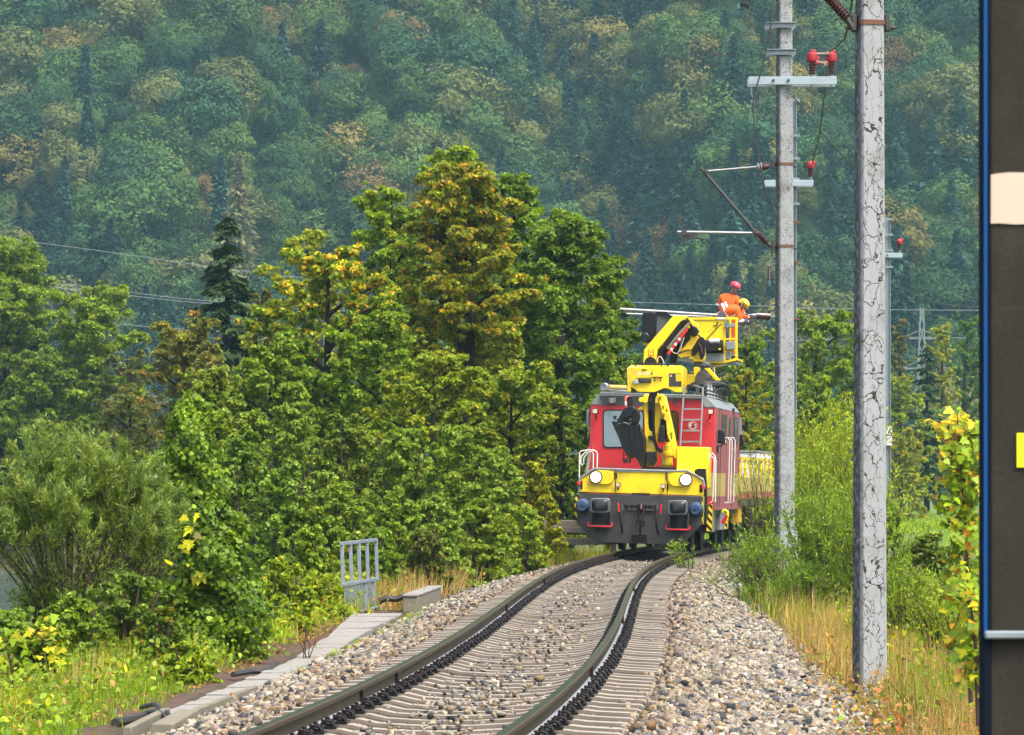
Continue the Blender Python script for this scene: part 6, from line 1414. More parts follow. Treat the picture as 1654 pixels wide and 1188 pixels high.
def spruce(name, u, vtop, half, Y, n, palette, label, seed, zg=None):
    rng = np.random.default_rng(2000 + seed); X = PX(u, Y); z0 = float(ground(X, Y)) if zg is None else zg
    H = PZ(vtop, Y) - z0; Rr = half / FPX * Y; root = empty(name, (X, Y, z0), (0, 0, 0), label, 'tree')
    nb = 110; lv = np.sort(rng.uniform(.08, .98, nb)); az = rng.uniform(0, 6.28, nb); ln = Rr * (1.04 - lv) ** .85 * rng.uniform(.65, 1.15, nb)
    bi = rng.choice(nb, n, p=ln / ln.sum()); t = rng.uniform(.08, 1, n) ** .8; lat = rng.normal(size=n) * .20 * ln[bi] * (1.05 - t)
    d = np.stack([np.cos(az), np.sin(az), np.zeros(nb)], -1)[bi]; s_ = np.stack([-np.sin(az), np.cos(az), np.zeros(nb)], -1)[bi]
    pos = d * (ln[bi] * t)[:, None] + s_ * lat[:, None]; pos[:, 2] = H * lv[bi] - .28 * ln[bi] * t + .10 * ln[bi] * t ** 2 - rng.uniform(0, .10, n) * ln[bi]
    tt = unit(d + s_ * np.sign(lat)[:, None] * .6 + rng.normal(size=(n, 3)) * .3 + np.array([0, 0, -.45])); nn = rng.normal(size=(n, 3)) * .4 + np.array([0, 0, 1])
    q = place(pos, tt, nn, .05 * H * rng.uniform(.5, 1.1, n), .016 * H, DIAMOND); c = clump_colors(rng, bi, nb, palette)
    poly_mesh('crown', [q], [c], M['needle'], root)
    k = MB(); k.tube([(0, 0, -1), (0, 0, H * .5), (0, 0, H)], [.02 * H, .013 * H, .01], 7); k.build('trunk', M['bark'], root)
# far bank of the river and valley floor
FB = 'trees on the far river bank'
tree('broadleaf_tree', 5, 375, 150, 228, 'egg', pal(mid=3, olive=2, bright=2), 50000, 'tall dark green riverside tree, highest at the river bend', .05, 1, (.40, .26), 'DIAMOND', 44, 9, lump=.16, group=FB, zg=-1)
tree('broadleaf_tree', 150, 450, 92, 224, 'oval', pal(mid=2, bright=4, olive=2), 40000, 'rounded lighter green tree next to the tall riverside tree', .03, 2, (.40, .24), 'DIAMOND', 40, 9, lump=.17, group=FB, zg=-1)
tree('broadleaf_tree', 62, 560, 115, 219, 'dome', pal(mid=3, deep=1, olive=2), 36000, 'low dark spreading tree at the foot of the tall riverside tree', .0, 3, (.40, .24), 'DIAMOND', 30, 6, group=FB, zg=-1.5)
tree('broadleaf_tree', 205, 560, 62, 221, 'oval', pal(dull=3, olive=3, brown=1), 9000, 'dull olive brown tree behind the ivy-clad stem', .0, 4, (.36, .2), 'DIAMOND', 26, 6, group=FB, zg=-1.5)
spruce('spruce_tree', 367, 343, 135, 170, 26000, [((.030, .070, .020), 3), ((.05, .085, .02), 2), ((.06, .075, .025), 1)], 'dark green spruce standing before the hillside behind the brown thicket', 1, -1.5)
tree('broadleaf_tree', 495, 366, 120, 165, 'dome', pal(yel=3, olive=3, bright=2), 11000, 'yellowish olive round crown behind the gold-topped maple', .1, 5, (.32, .22), 'DIAMOND', 26, 6, zg=-1.5)
tree('broadleaf_tree', 300, 505, 120, 138, 'dome', pal(brown=1.5, olive=3, dull=2, orange=.2, yel=.8), 16000, 'reddish brown rounded thicket crown turning colour', .1, 6, (.25, .15), 'DIAMOND', 30, 6, zg=-1.2)
tree('broadleaf_tree', 425, 450, 42, 132, 'egg', pal(brown=1.5, dull=2, olive=2), 3600, 'thin brown half bare tree with upright twigs', .25, 7, (.22, .12), 'DIAMOND', 24, 5, rise=.9, zg=-1.2)
tree('broadleaf_tree', 210, 630, 100, 128, 'dome', pal(dull=4, olive=2, brown=1), 9000, 'grey-green feathery riverside shrub beneath the brown thicket', .0, 8, (.24, .08), 'LANCE', 28, 6, zg=-1.6)
# the clump beside the track
tree('broadleaf_tree', 738, 230, 95, 128, 'egg', pal(bright=4, mid=3, yel=1), 9000, 'bright green tree tip rising just above the reddish maple', .35, 10, (.30, .19), 'OVAL', 30, 6, lump=.22)
tree('broadleaf_tree', 632, 296, 125, 126, 'egg', pal(mid=3, bright=4, yel=1), 19000, 'green upright tree with open sprays beside the reddish maple', .12, 11, (.28, .18), 'OVAL', 34, 6, lump=.15, rise=.6)
tree('broadleaf_tree', 830, 266, 120, 127, 'egg', pal(mid=4, deep=1.5, bright=2.5), 19000, 'deep green upright tree between the maple and the broad dark crown', .12, 12, (.27, .17), 'OVAL', 34, 6, lump=.15, rise=.6)
tree('broadleaf_tree', 905, 335, 175, 122, 'egg', pal(deep=3, mid=4, bright=2, yel=.3), 38000, 'broad dark green tree standing over the railcar', .06, 13, (.23, .16), 'OVAL', 44, 8, lump=.13)
tree('broadleaf_tree', 985, 400, 90, 125, 'egg', pal(mid=4, deep=2, bright=1, olive=1), 18000, 'smaller dark green tree nearest the raised boom', .12, 14, (.22, .15), 'OVAL', 32, 7, lump=.14)
tree('maple_tree', 745, 250, 175, 115, 'egg', pal(olive=4, yel=2, bright=4, mid=1, gold=.6, brown=.25), 46000, 'tall maple turning reddish gold, standing before the green trees', .1, 15, (.25, .21), 'MAPLE', 46, 8, lump=.13, flat=.45, top_accent=(pal(brown=.9, orange=.4, gold=1.6, olive=4), .35))
tree('maple_tree', 530, 388, 125, 112, 'oval', pal(mid=4, bright=3, deep=2), 19000, 'green maple with a bright golden yellow top', .1, 16, (.27, .23), 'MAPLE', 36, 7, lump=.15, top_accent=(pal(gold=3, lemon=2, yel=2), .62))
tree('broadleaf_tree', 612, 490, 105, 108, 'oval', pal(mid=3, bright=3, olive=1), 14000, 'olive green bushy tree below the golden-topped maple', .03, 17, (.22, .16), 'OVAL', 32, 7)
tree('broadleaf_tree', 700, 560, 100, 104, 'oval', pal(bright=3, yel=2, olive=2, mid=1), 16000, 'yellow olive shrub with hanging sprays under the reddish maple', .03, 18, (.2, .15), 'OVAL', 32, 7)
tree('broadleaf_tree', 825, 585, 105, 104, 'oval', pal(mid=3, bright=2, olive=1.5, yel=1.2), 16000, 'olive shrub with gold tips next to the railcar', .03, 19, (.2, .15), 'OVAL', 32, 7)
tree('shrub', 905, 640, 52, 103, 'oval', pal(deep=3, mid=3, yel=.8), 9000, 'dark shrub tucked behind the railcar corner', .0, 20, (.18, .13), 'OVAL', 24, 6, cat='shrub')
tree('broadleaf_tree', 440, 540, 110, 102, 'dome', pal(mid=3, bright=2, pale=1, olive=1.5), 16000, 'bushy olive tree with reddish twigs in front of the brown thicket', .05, 21, (.2, .15), 'OVAL', 32, 7)
tree('broadleaf_tree', 345, 585, 95, 96, 'egg', pal(pale=2.5, bright=2, olive=2, mid=1), 12000, 'loose pale olive tree behind the ivy-clad stem', .06, 22, (.19, .13), 'OVAL', 30, 6, rise=.6)
LS = 'shrubs along the foot of the trees'
for i, (u, v, hf, Y, pl_, nm, lab, n) in enumerate([
    (468, 640, 70, 92, pal(fresh=2, mid=3, olive=2, pale=1.5), 'OVAL', 'mid green shrub low in front of the bushy olive tree', 11000),
    (560, 665, 72, 94, pal(fresh=2, mid=3, olive=3, brown=.7), 'OVAL', 'olive shrub under the golden-topped maple with drooping sprays', 12000),
    (648, 690, 66, 90, pal(fresh=3, bright=3, mid=3, pale=2), 'MAPLE', 'leafy light green shrub with large leaves in the middle of the thicket', 8000),
    (735, 680, 64, 89, pal(fresh=2, pale=3, bright=3, mid=2), 'OVAL', 'pale green shrub with twisting bare stem under the reddish maple', 10000),
    (800, 720, 66, 88, pal(fresh=2, pale=2, bright=3, mid=2, olive=1), 'MAPLE', 'low fresh green shrub nearest the railcar front', 8000),
    (868, 740, 40, 90, pal(yel=3, olive=2, mid=1), 'OVAL', 'yellow-green low shrub beside the railcar handrail', 6000),
    (395, 690, 62, 84, pal(fresh=2, mid=3, deep=2, bright=1), 'OVAL', 'dark green shrub behind the lower ivy column', 10000),
    (460, 745, 60, 76, pal(fresh=2, bright=2, mid=3, blue=1), 'OVAL', 'bluish green low shrub beside the lower ivy column', 9000),
    (545, 775, 62, 76, pal(fresh=2, mid=3, bright=2, pale=1.5, orange=.1), 'OVAL', 'low mixed green shrub above the galvanised guard', 9000),
    (635, 790, 58, 78, pal(fresh=3, bright=3, mid=2, olive=1.5), 'OVAL', 'low bright shrub just behind the galvanised guard', 8500),
    (700, 800, 60, 80, pal(fresh=2, mid=3, pale=2, bright=1), 'OVAL', 'low broad shrub above the dry grass', 8500),
    (775, 805, 56, 82, pal(mid=2, bright=3, pale=1, brown=.5), 'OVAL', 'low shrub spilling towards the ballast before the railcar', 8000),
    (845, 815, 42, 86, pal(fresh=3, bright=3, yel=2, mid=1), 'OVAL', 'small yellow-green shrub by the concrete beams', 5500),
    (690, 850, 36, 74, pal(brown=1.2, mid=2, red=.3, deep=2), 'OVAL', 'small dark shrub flushed purple-brown above the dry grass', 5000),
    (610, 850, 40, 70, pal(fresh=2, mid=3, bright=2, deep=1), 'OVAL', 'small green shrub right behind the guard', 5000),
    (500, 850, 50, 66, pal(fresh=2, bright=2, mid=3, yel=1), 'OVAL', 'low leafy green shrub at the edge of the weedy slope', 6500)]):
    tree('shrub', u, v, hf, Y, 'dome', pl_, n, lab, .0, 40 + i, (.15, .11) if nm == 'OVAL' else (.20, .18), nm, 26, 7, group=LS, cat='shrub', stems=7, rise=.7, lump=.18)
# ivy-clad stems
def ivy(u, vtop, vbase, half, Y, prof, n, palette, label, seed, lf=.085):
    rng = np.random.default_rng(seed); zb_ = PZ(vbase, Y); H = PZ(vtop, Y) - zb_; X = PX(u, Y); root = empty('ivy_column', (X, Y, zb_), (0, 0, 0), label, 'shrub')
    n = int(n * 1.6); lf = lf * .85; h = rng.uniform(0, 1, n); a = rng.uniform(0, 6.28, n); Rm = half / FPX * Y
    lumps = 1 + .30 * np.sin(a * 3 + h * 9) + .26 * np.sin(a * 2 - h * 14 + 1) + .16 * np.sin(h * 31 + a * 5)
    r = np.interp(h, [p[0] for p in prof], [p[1] for p in prof]) * Rm * lumps * (rng.uniform(.3, 1.2, n) ** .6 + (rng.uniform(size=n) < .12) * rng.uniform(0, .5, n))
    out = np.stack([np.cos(a), np.sin(a), .15 + 0 * a], -1); pos = out * r[:, None]; pos[:, 2] = h * H
    t = unit(np.array([0, 0, -.6]) + out * .5 + rng.normal(size=(n, 3)) * .8); nn = out * .7 + np.array([0, 0, .6]) + rng.normal(size=(n, 3)) * .6
    L_ = lf * rng.uniform(.6, 1.35, n); q = place(pos, t, nn, L_, L_ * .85, MAPLE if lf > .1 else OVAL)
    c = clump_colors(rng, np.minimum((h * 22).astype(int) * 5 + (a / 1.26).astype(int), 119), 120, palette)
    poly_mesh('leaves', [q], [c], M['leafwax'], root)
    k = MB(); k.tube([(0, 0, -.3), (.03, 0, H * .5), (0, 0, H * .97)], [.13, .1, .02], 8)
    for i in range(14):
        hh = rng.uniform(.1, .9); aa = rng.uniform(0, 6.28); rr = Rm * 1.1; k.tube([(0, 0, hh * H), (math.cos(aa) * rr, math.sin(aa) * rr, hh * H + rr * .6)], [.02, .004], 4)
    k.build('stem', M['bark'], root); return root, H
ivy(308, 632, 860, 50, 62, [(0, 1.0), (.25, .9), (.5, .8), (.75, .62), (.92, .3), (1, .05)], 6500, pal(bright=3, mid=4, deep=2), 'tall stem wrapped in bright green ivy behind the willow bush', 61)
rt, H_ = ivy(345, 812, 1066, 66, 45.5, [(0, .75), (.2, 1.0), (.45, .85), (.7, .75), (.9, .5), (1, .15)], 7000, pal(mid=3, deep=3, bright=1.4), 'thick dark ivy clump beside the slab path with yellow leaves on top', 62, .075)
rng = np.random.default_rng(63); n = 26; pos = np.stack([rng.normal(-.25, .10, n), rng.normal(-.38, .08, n), H_ * rng.uniform(.50, .92, n)], -1)
t, nn = orient(rng, np.tile([0, -1.0, 0], (n, 1)), .4, .5, .5); poly_mesh('yellow_leaves', [place(pos, t, nn, rng.uniform(.09, .15, n), .12, MAPLE)], [pick(rng, pal(lemon=3, yel=2), n)], M['leaf'], rt)
# willow bush: fan of thin stems, narrow leaves
def willow(name, u, vtop, vbase, half, Y, nst, n, palette, label, seed, lf=(.085, .017), lo=.25, cat='shrub', lean=0, twigm='twig', spread=1.0, group=None):
    rng = np.random.default_rng(seed); zb_ = PZ(vbase, Y); H = PZ(vtop, Y) - zb_; Rm = half / FPX * Y; X = PX(u, Y); root = empty(name, (X, Y, zb_), (0, 0, 0), label, cat, group)
    k = MB(); segs = []
    for i in range(nst):
        a = rng.uniform(0, 6.28); b0 = np.array([math.cos(a), math.sin(a) * .8, 0]) * Rm * .22 * rng.uniform(0, 1); e = np.array([math.cos(a), math.sin(a) * .8, 0]) * Rm * spread * math.sqrt(rng.uniform(.02, 1)); hh = H * (1 - .38 * (np.linalg.norm(e) / Rm) ** 2) * rng.uniform(.72, 1.02)
        p1 = b0 + (e - b0) * .35 + np.array([0, 0, hh * .5]); p2 = e + np.array([lean * hh, 0, hh]); k.tube([b0 - np.array([0, 0, .2]), p1, p2], [.020, .013, .003], 5)
        segs.append((b0, p1, p2))
        for j in range(5):
            t = rng.uniform(.35, .95); q0 = (b0 * (1 - t) + p1 * t) if t < .5 else (p1 * (1 - t) + p2 * t); q1 = q0 + np.array([rng.normal() * .22, rng.normal() * .2, rng.uniform(.25, .55)]) * H * .32; k.tube([q0, q1], [.007, .002], 4); segs.append((q0, (q0 + q1) / 2, q1))
    k.build('stems', M[twigm], root)
    S = np.array(segs); si = rng.integers(0, len(S), n); t = rng.uniform(0, 1, n) ** .75
    pos = (1 - t)[:, None] ** 2 * S[si, 0] + 2 * (t * (1 - t))[:, None] * S[si, 1] + t[:, None] ** 2 * S[si, 2]; ax = unit(S[si, 2] - S[si, 1])
    keep = pos[:, 2] > H * lo * rng.uniform(.5, 1.1, n); pos, ax, si = pos[keep], ax[keep], si[keep]; n = len(pos)
    a = rng.normal(size=(n, 3)); a = unit(a - ax * (a * ax).sum(1, keepdims=True)); tt = unit(ax * .8 + a * .75 + np.array([0, 0, -.1])); pos = pos + tt * lf[0] * .45 + rng.normal(size=(n, 3)) * .02
    nn = np.array([0, 0, 1.0]) + rng.normal(size=(n, 3)) * .5; L_ = lf[0] * rng.uniform(.6, 1.3, n)
    poly_mesh('leaves', [place(pos, tt, nn, L_, lf[1] * rng.uniform(.8, 1.3, n), LANCE)], [clump_colors(rng, si, len(S), palette)], M['leaf'], root); return root
willow('willow_bush', 110, 690, 1062, 185, 50, 80, 66000, pal(willow=5, olive=2, pale=2.5, bright=.6), 'large feathery grey-green willow bush with many bare lower stems', 71)
willow('willow_bush', 235, 770, 1040, 90, 52, 46, 30000, pal(willow=4, olive=2, mid=1), 'smaller willow bush leaning against the dark ivy clump', 72)
for i, (u, vt, vb, hf, Y, n, pl_, lab, nm) in enumerate([
    (15, 990, 1090, 80, 47, 4200, pal(mid=3, willow=2, bright=2), 'leafy bush filling the edge of the bank below the willow bush', 'OVAL'),
    (120, 965, 1095, 70, 44, 3600, pal(mid=3, deep=1, bright=2, pale=1), 'tangled green bush in front of the bare willow stems', 'OVAL'),
    (455, 905, 1030, 55, 55, 3000, pal(bright=3, mid=3, yel=1.5), 'yellow-green weedy bush on the slope between the ivy clump and the guard', 'OVAL'),
    (515, 925, 1010, 40, 60, 2200, pal(bright=3, yel=2, mid=2), 'low weedy bush just outside the guard', 'OVAL'),
    (300, 1040, 1110, 45, 41, 2000, pal(bright=3, mid=2, yel=1), 'low leafy tuft at the foot of the ivy clump', 'OVAL'),
    (205, 925, 1075, 72, 45, 3400, pal(mid=3, deep=2, pale=1.2), 'dark bramble bush with silvery leaves at the foot of the willows', 'MAPLE'),
    (70, 1010, 1110, 70, 41, 2600, pal(mid=3, bright=2, yel=.8), 'low leafy herbs under the willow bush', 'OVAL'),
    (262, 980, 1085, 48, 43.5, 2000, pal(deep=3, mid=2, gold=.3), 'small dark bush between the bramble and the ivy clump', 'MAPLE'),
    (398, 900, 1040, 40, 48.5, 2200, pal(mid=3, bright=2), 'leafy bush leaning on the outer side of the ivy clump', 'OVAL')]):
    tree('bush', u, vt, hf, Y, 'dome', pl_, n, lab, .0, 80 + i, (.10, .085), nm, 22, 6, cat='bush', stems=6, rise=.7, lump=.2, zg=PZ(vb, Y))
def shoots(name, u, vtop, vbase, half, Y, nst, per, palette, label, seed, lf=(.10, .02), lean=0.0, lo=.0, group=None):
    rng = np.random.default_rng(seed); zb_ = PZ(vbase, Y); H = PZ(vtop, Y) - zb_; Rm = half / FPX * Y; root = empty(name, (PX(u, Y), Y, zb_), (0, 0, 0), label, 'shrub', group); k = MB(); S = []
    for i in range(nst):
        bx = rng.normal() * Rm * .45; by = rng.normal() * Rm * .5; e = rng.uniform(.35, 1.0) ** .8 * H * (1 - .35 * min(1, abs(bx) / Rm) ** 2); ox = bx * .5 + rng.normal() * .16 * e + lean * e; oy = rng.normal() * .14 * e
        p0 = np.array([bx, by, -.15]); p1 = np.array([bx + ox * .25, by + oy * .3, e * .55]); p2 = np.array([bx + ox, by + oy, e]); k.tube([p0, p1, p2], [.012, .008, .002], 4); S.append((p0, p1, p2))
        for j in range(4):
            t = rng.uniform(.15, .8); q0 = p0 * (1 - t) + p1 * t if t < .5 else p1 * (1 - t) + p2 * t; q2 = q0 + np.array([rng.normal() * .14, rng.normal() * .12, rng.uniform(.12, .3)]) * max(H, .8) * .7; S.append((q0, (q0 + q2) / 2, q2))
    k.build('stems', M['twig'], root); S = np.array(S); ln = np.linalg.norm(S[:, 2] - S[:, 0], axis=1); n = nst * per; si = rng.choice(len(S), n, p=ln / ln.sum()); t = rng.uniform(lo, 1, n)
    pos = (1 - t)[:, None] ** 2 * S[si, 0] + 2 * (t * (1 - t))[:, None] * S[si, 1] + t[:, None] ** 2 * S[si, 2]; ax = unit(S[si, 2] - S[si, 0]); a = rng.normal(size=(n, 3)); a = unit(a - ax * (a * ax).sum(1, keepdims=True))
    tt = unit(ax * .75 + a * .8); L_ = lf[0] * rng.uniform(.55, 1.3, n) * (1.15 - .5 * t); pos = pos + tt * L_[:, None] * .5; nn = np.array([0, 0, 1.0]) + rng.normal(size=(n, 3)) * .6
    poly_mesh('leaves', [place(pos, tt, nn, L_, lf[1] * rng.uniform(.8, 1.3, n), LANCE)], [clump_colors(rng, si, len(S), palette)], M['leaf'], root); return root
def sapling(u, vt, vb, Y, width, n, palette, label, seed, size=.15, nbr=9, name='maple_sapling'):
    rng = np.random.default_rng(seed); zb_ = PZ(vb, Y); H = PZ(vt, Y) - zb_; Rm = width / FPX * Y; root = empty(name, (PX(u, Y), Y, zb_), (0, 0, 0), label, 'sapling'); k = MB(); ends = []
    top = np.array([-.25 * Rm, 0, H]); k.tube([(.3 * Rm, 0, -.2), (.15 * Rm, 0, H * .5), top], [.02, .014, .004], 6)
    for i in range(nbr):
        h = (i + .6) / nbr; a = i * 2.4 + rng.normal() * .4; st = np.array([.3 * Rm * (1 - h), 0, H * h * .9]); e = st + np.array([math.cos(a) * Rm * rng.uniform(.6, 1.1) * (1.15 - h * .6), math.sin(a) * Rm * .7, Rm * .5]); k.tube([st, (st + e) / 2 + np.array([0, 0, .04]), e], [.008, .006, .003], 5); ends.append((st, e))
    ends.append((np.array([.1 * Rm, 0, H * .6]), top)); k.build('stem', M['twig'], root)
    bi = rng.integers(0, len(ends), n); t = rng.uniform(.3, 1.02, n); S = np.array([e[0] for e in ends]); E_ = np.array([e[1] for e in ends]); pos = S[bi] * (1 - t)[:, None] + E_[bi] * t[:, None] + rng.normal(size=(n, 3)) * .07
    o = unit(E_[bi] - S[bi] + rng.normal(size=(n, 3)) * .5 + np.array([0, -.5, 0])); tt = unit(o * .7 + np.array([0, 0, -.55]) + rng.normal(size=(n, 3)) * .35); nn = np.array([0, -.55, .9]) + rng.normal(size=(n, 3)) * .4
    L_ = size * rng.uniform(.55, 1.15, n); c = pick(rng, palette, n); hi = pos[:, 2] > H * .82
    poly_mesh('leaves', [place(pos, tt, nn, L_, L_ * 1.05, MAPLE)], [c], M['leaf'], root)
sapling(1556, 668, 1100, 33, 40, 900, pal(yel=1.6, bright=5, mid=3.5, gold=.5, orange=.4, brown=.4, pale=1), 'young maple with yellow, green and rust leaves beside the dark post', 91, .085, 14)
sapling(1545, 672, 820, 33.4, 26, 100, pal(gold=3, orange=1.5, brown=1.2, yel=3, bright=1), 'rust and gold topped maple shoot rising above the other one', 92, .10, 6)
sapling(1570, 930, 1130, 31, 34, 240, pal(yel=2, bright=4, mid=2, gold=.6, brown=.4), 'low leafy maple shoot at the foot of the dark post', 93, .08)
sapling(72, 1018, 1100, 40, 26, 46, pal(lemon=3, yel=3, bright=1), 'small maple seedling with pale yellow leaves under the willow bush', 94, .10, 6)
sapling(14, 1030, 1125, 38.5, 30, 40, pal(mid=2, yel=2, bright=2), 'thin dark-stemmed seedling with few green leaves under the willow bush', 95, .10, 6)
# right of the track
RB = 'tall green shoots beside the track'
for i, (u, vt, vb, hf, Y, nst, per, pl_, lf, lean, lab) in enumerate([
    (1345, 640, 965, 62, 92, 150, 130, pal(bright=5, yel=3, mid=1.5), (.15, .036), 0, 'tall yellow-green shoots behind the pitted mast'),
    (1300, 690, 965, 40, 88, 70, 110, pal(bright=3, mid=3, yel=1), (.14, .03), 0, 'narrow clump of upright shoots close behind the pitted mast'),
    (1335, 775, 990, 66, 77, 130, 110, pal(mid=3, bright=3, deep=1), (.13, .026), 0, 'dense green shoots around the foot of the pitted mast'),
    (1245, 860, 985, 52, 71, 80, 90, pal(mid=4, bright=2, deep=1), (.11, .02), -.25, 'spreading green willow shoots leaning over the ballast'),
    (1300, 905, 1000, 60, 66, 80, 90, pal(mid=3, bright=2, deep=2), (.11, .02), 0, 'low dark green shoots in front of the pitted mast above the dry grass'),
    (1402, 780, 1020, 40, 66, 80, 100, pal(bright=4, mid=3, olive=1), (.12, .022), 0, 'green shoots between the two concrete masts'),
    (1108, 872, 912, 20, 82, 8, 40, pal(mid=2, bright=3), (.12, .022), -.35, 'single low green spray beside the rail in front of the railcar'),
    (1225, 700, 930, 26, 89, 40, 60, pal(mid=3, bright=3, olive=2), (.11, .02), 0, 'slender shoots in front of the wagon railing'),
    (1470, 905, 1085, 60, 54, 110, 90, pal(mid=3, bright=4, olive=1), (.10, .018), 0, 'green shoots between the cracked mast and the maple sapling'),
    (1530, 925, 1090, 40, 50, 50, 80, pal(bright=4, yel=2, mid=2), (.09, .018), 0, 'fresh green shoots behind the leafy maple by the dark post')]):
    shoots('willow_shoots', u, vt, vb, hf, Y, nst, per, pl_, lab, 300 + i, lf, lean, .0, RB)
tree('broadleaf_tree', 1318, 495, 105, 196, 'oval', pal(mid=2, olive=3, bright=3), 24000, 'large round olive green tree behind the masts', .02, 111, (.34, .2), 'DIAMOND', 32, 7, zg=-1)
tree('broadleaf_tree', 1205, 540, 95, 190, 'dome', pal(mid=4, bright=2, olive=2), 20000, 'round dark green tree behind the work basket', .02, 112, (.34, .2), 'DIAMOND', 30, 7, zg=-1)
tree('broadleaf_tree', 1320, 598, 52, 182, 'dome', pal(bright=4, mid=2, yel=1), 12000, 'lower light olive tree in front of the large round one', .02, 113, (.32, .2), 'DIAMOND', 26, 6, zg=-1)
tree('broadleaf_tree', 1205, 590, 46, 150, 'oval', pal(yel=3, olive=4, gold=1, orange=.25, bright=2), 7000, 'sparse autumn tree with orange and yellow leaves behind the railcar', .05, 114, (.26, .2), 'DIAMOND', 28, 6, zg=-1)
tree('broadleaf_tree', 1150, 500, 52, 215, 'egg', pal(olive=3, gold=1.5, mid=2), 7000, 'yellowish olive tree behind the standing worker', .02, 115, (.34, .24), 'DIAMOND', 26, 6, zg=-1)
spruce('spruce_tree', 1497, 557, 78, 300, 14000, [((.035, .075, .025), 3), ((.055, .095, .03), 2)], 'dark spruce standing before the lattice pylon', 3, .6)
tree('birch_tree', 1520, 512, 40, 330, 'egg', pal(yel=3, pale=2, olive=2), 8000, 'pale yellow-green birch beside the pylon', .05, 116, (.5, .25), 'DIAMOND', 26, 6, zg=-1)
tree('broadleaf_tree', 1448, 505, 42, 360, 'egg', pal(brown=2, olive=2, dull=2), 8000, 'dull reddish tree behind the lattice pylon', .05, 117, (.5, .3), 'DIAMOND', 26, 6, zg=-1)
tree('broadleaf_tree', 1565, 500, 45, 345, 'egg', pal(mid=3, deep=2), 8000, 'dark green tree close to the dark post above the meadow', .05, 118, (.5, .3), 'DIAMOND', 26, 6, zg=-1)
tree('broadleaf_tree', 1455, 600, 50, 290, 'oval', pal(bright=2, olive=3, yel=1), 6000, 'olive yellow tree low beside the spruce', .0, 119, (.4, .24), 'DIAMOND', 26, 6, zg=.6)
tree('shrub', 1462, 690, 48, 280, 'dome', pal(olive=3, bright=2, gold=1), 7000, 'olive gold shrub behind the cracked mast', .0, 120, (.34, .2), 'DIAMOND', 24, 6, cat='shrub', stems=5)
tree('shrub', 1525, 655, 75, 308, 'dome', pal(willow=3, mid=2), 9000, 'soft grey-green thicket at the edge of the meadow', .0, 121, (.4, .16), 'LANCE', 26, 6, cat='shrub', stems=5, zg=.8)
tree('shrub', 1500, 862, 62, 75, 'dome', pal(deep=3, mid=2, yel=1.5), 7000, 'dark bramble mound with yellow leaves below the meadow', .0, 122, (.11, .085), 'OVAL', 26, 6, cat='shrub', stems=5)
tree('shrub', 1432, 800, 34, 80, 'dome', pal(deep=4, mid=2), 4500, 'small dark shrub half hidden by the cracked mast', .0, 123, (.13, .09), 'OVAL', 22, 6, cat='shrub', stems=5)

# ---- grasses and ground cover: uncountable, one object each
def blades(name, Y, D, hgt, wid, palette, seed, lean=.35, zoff=0.0, tuft=.0, cols=None):
    rng = np.random.default_rng(seed); n = len(Y); X = D + center(Y); z = ground(X, Y) - .02 + zoff
    a = rng.uniform(0, 6.28, n); l_ = np.abs(rng.normal(size=n)) * lean; t = unit(np.stack([np.cos(a) * l_, np.sin(a) * l_, np.ones(n)], -1)); nn = np.stack([np.cos(a), np.sin(a), -.1 + 0 * a], -1) * .6 + np.array([0, -.9, .2])
    q = place(np.stack([X, Y, z], -1), t, nn, hgt * rng.uniform(.5, 1.25, n), wid * rng.uniform(.7, 1.4, n), BLADE)
    bend = np.stack([np.cos(a), np.sin(a), -.8 + 0 * a], -1) * (l_ * hgt * .5)[:, None]; q[:, 2] += bend; q[:, [1, 3]] += bend[:, None] * .3
    c = pick(rng, palette, n, .2) if cols is None else cols; o = poly_mesh(name, [q], [c], M['grass']); tag(o, kind='stuff'); return o
def patch(rng, n, y0, y1, d0, d1, tufts=0, sp=.12):
    if not tufts: return rng.uniform(y0, y1, n), rng.uniform(d0, d1, n)
    ty, td = rng.uniform(y0, y1, tufts), rng.uniform(d0, d1, tufts); i = rng.integers(0, tufts, n); return ty[i] + rng.normal(size=n) * sp * 1.5, td[i] + rng.normal(size=n) * sp
rng = np.random.default_rng(55)
ys_, ds_, hs, ws, cs_ = [], [], [], [], []
def sow(n, y0, y1, d0, d1, h, w_, palette, tufts=0, sp=.12):
    y, d = patch(rng, n, y0, y1, d0, d1, tufts, sp); ys_.append(y); ds_.append(d); hs.append(np.full(n, h)); ws.append(np.full(n, w_)); cs_.append(pick(rng, palette, n, .2))
sow(15000, 26, 48, -7.2, -3.5, .20, .009, pal(grassg=3, bright=3, yel=1.2, olive=1.2, straw=.4), 420)
sow(3000, 27, 40, -5.8, -3.1, .15, .010, pal(grassg=4, bright=2), 160, .08)
sow(1500, 32, 46, -4.8, -3.9, .40, .010, pal(straw=2, olive=3, yel=2), 22, .10)
sow(6000, 48, 72, -6.5, -3.5, .38, .014, pal(yel=3, bright=3, olive=2, straw=.8), 240, .2)
sow(5200, 64, 92, -5.6, -2.9, .55, .014, pal(straw=4, tan=4, olive=1.5), 260, .22)
sow(2600, 86, 108, -5.5, -2.6, .5, .016, pal(yel=3, straw=2, bright=2), 120, .25)
sow(1600, 26, 36, -4.2, -3.0, .16, .009, pal(grassg=3, bright=3, yel=1), 120, .09)
sow(900, 40, 62, -2.55, -2.2, .14, .009, pal(bright=3, grassg=2, brown=.5), 40, .07)
sow(260, 74, 84, -.5, .1, .10, .010, pal(bright=2, olive=2, straw=1), 12, .10)
sow(12000, 40, 150, 6, 26, .45, .022, pal(grassg=3, bright=4, olive=2, yel=1), 700, .35)
sow(1500, 74, 96, 1.5, 3.2, .14, .010, pal(grassg=3, bright=2, olive=1), 80, .15)
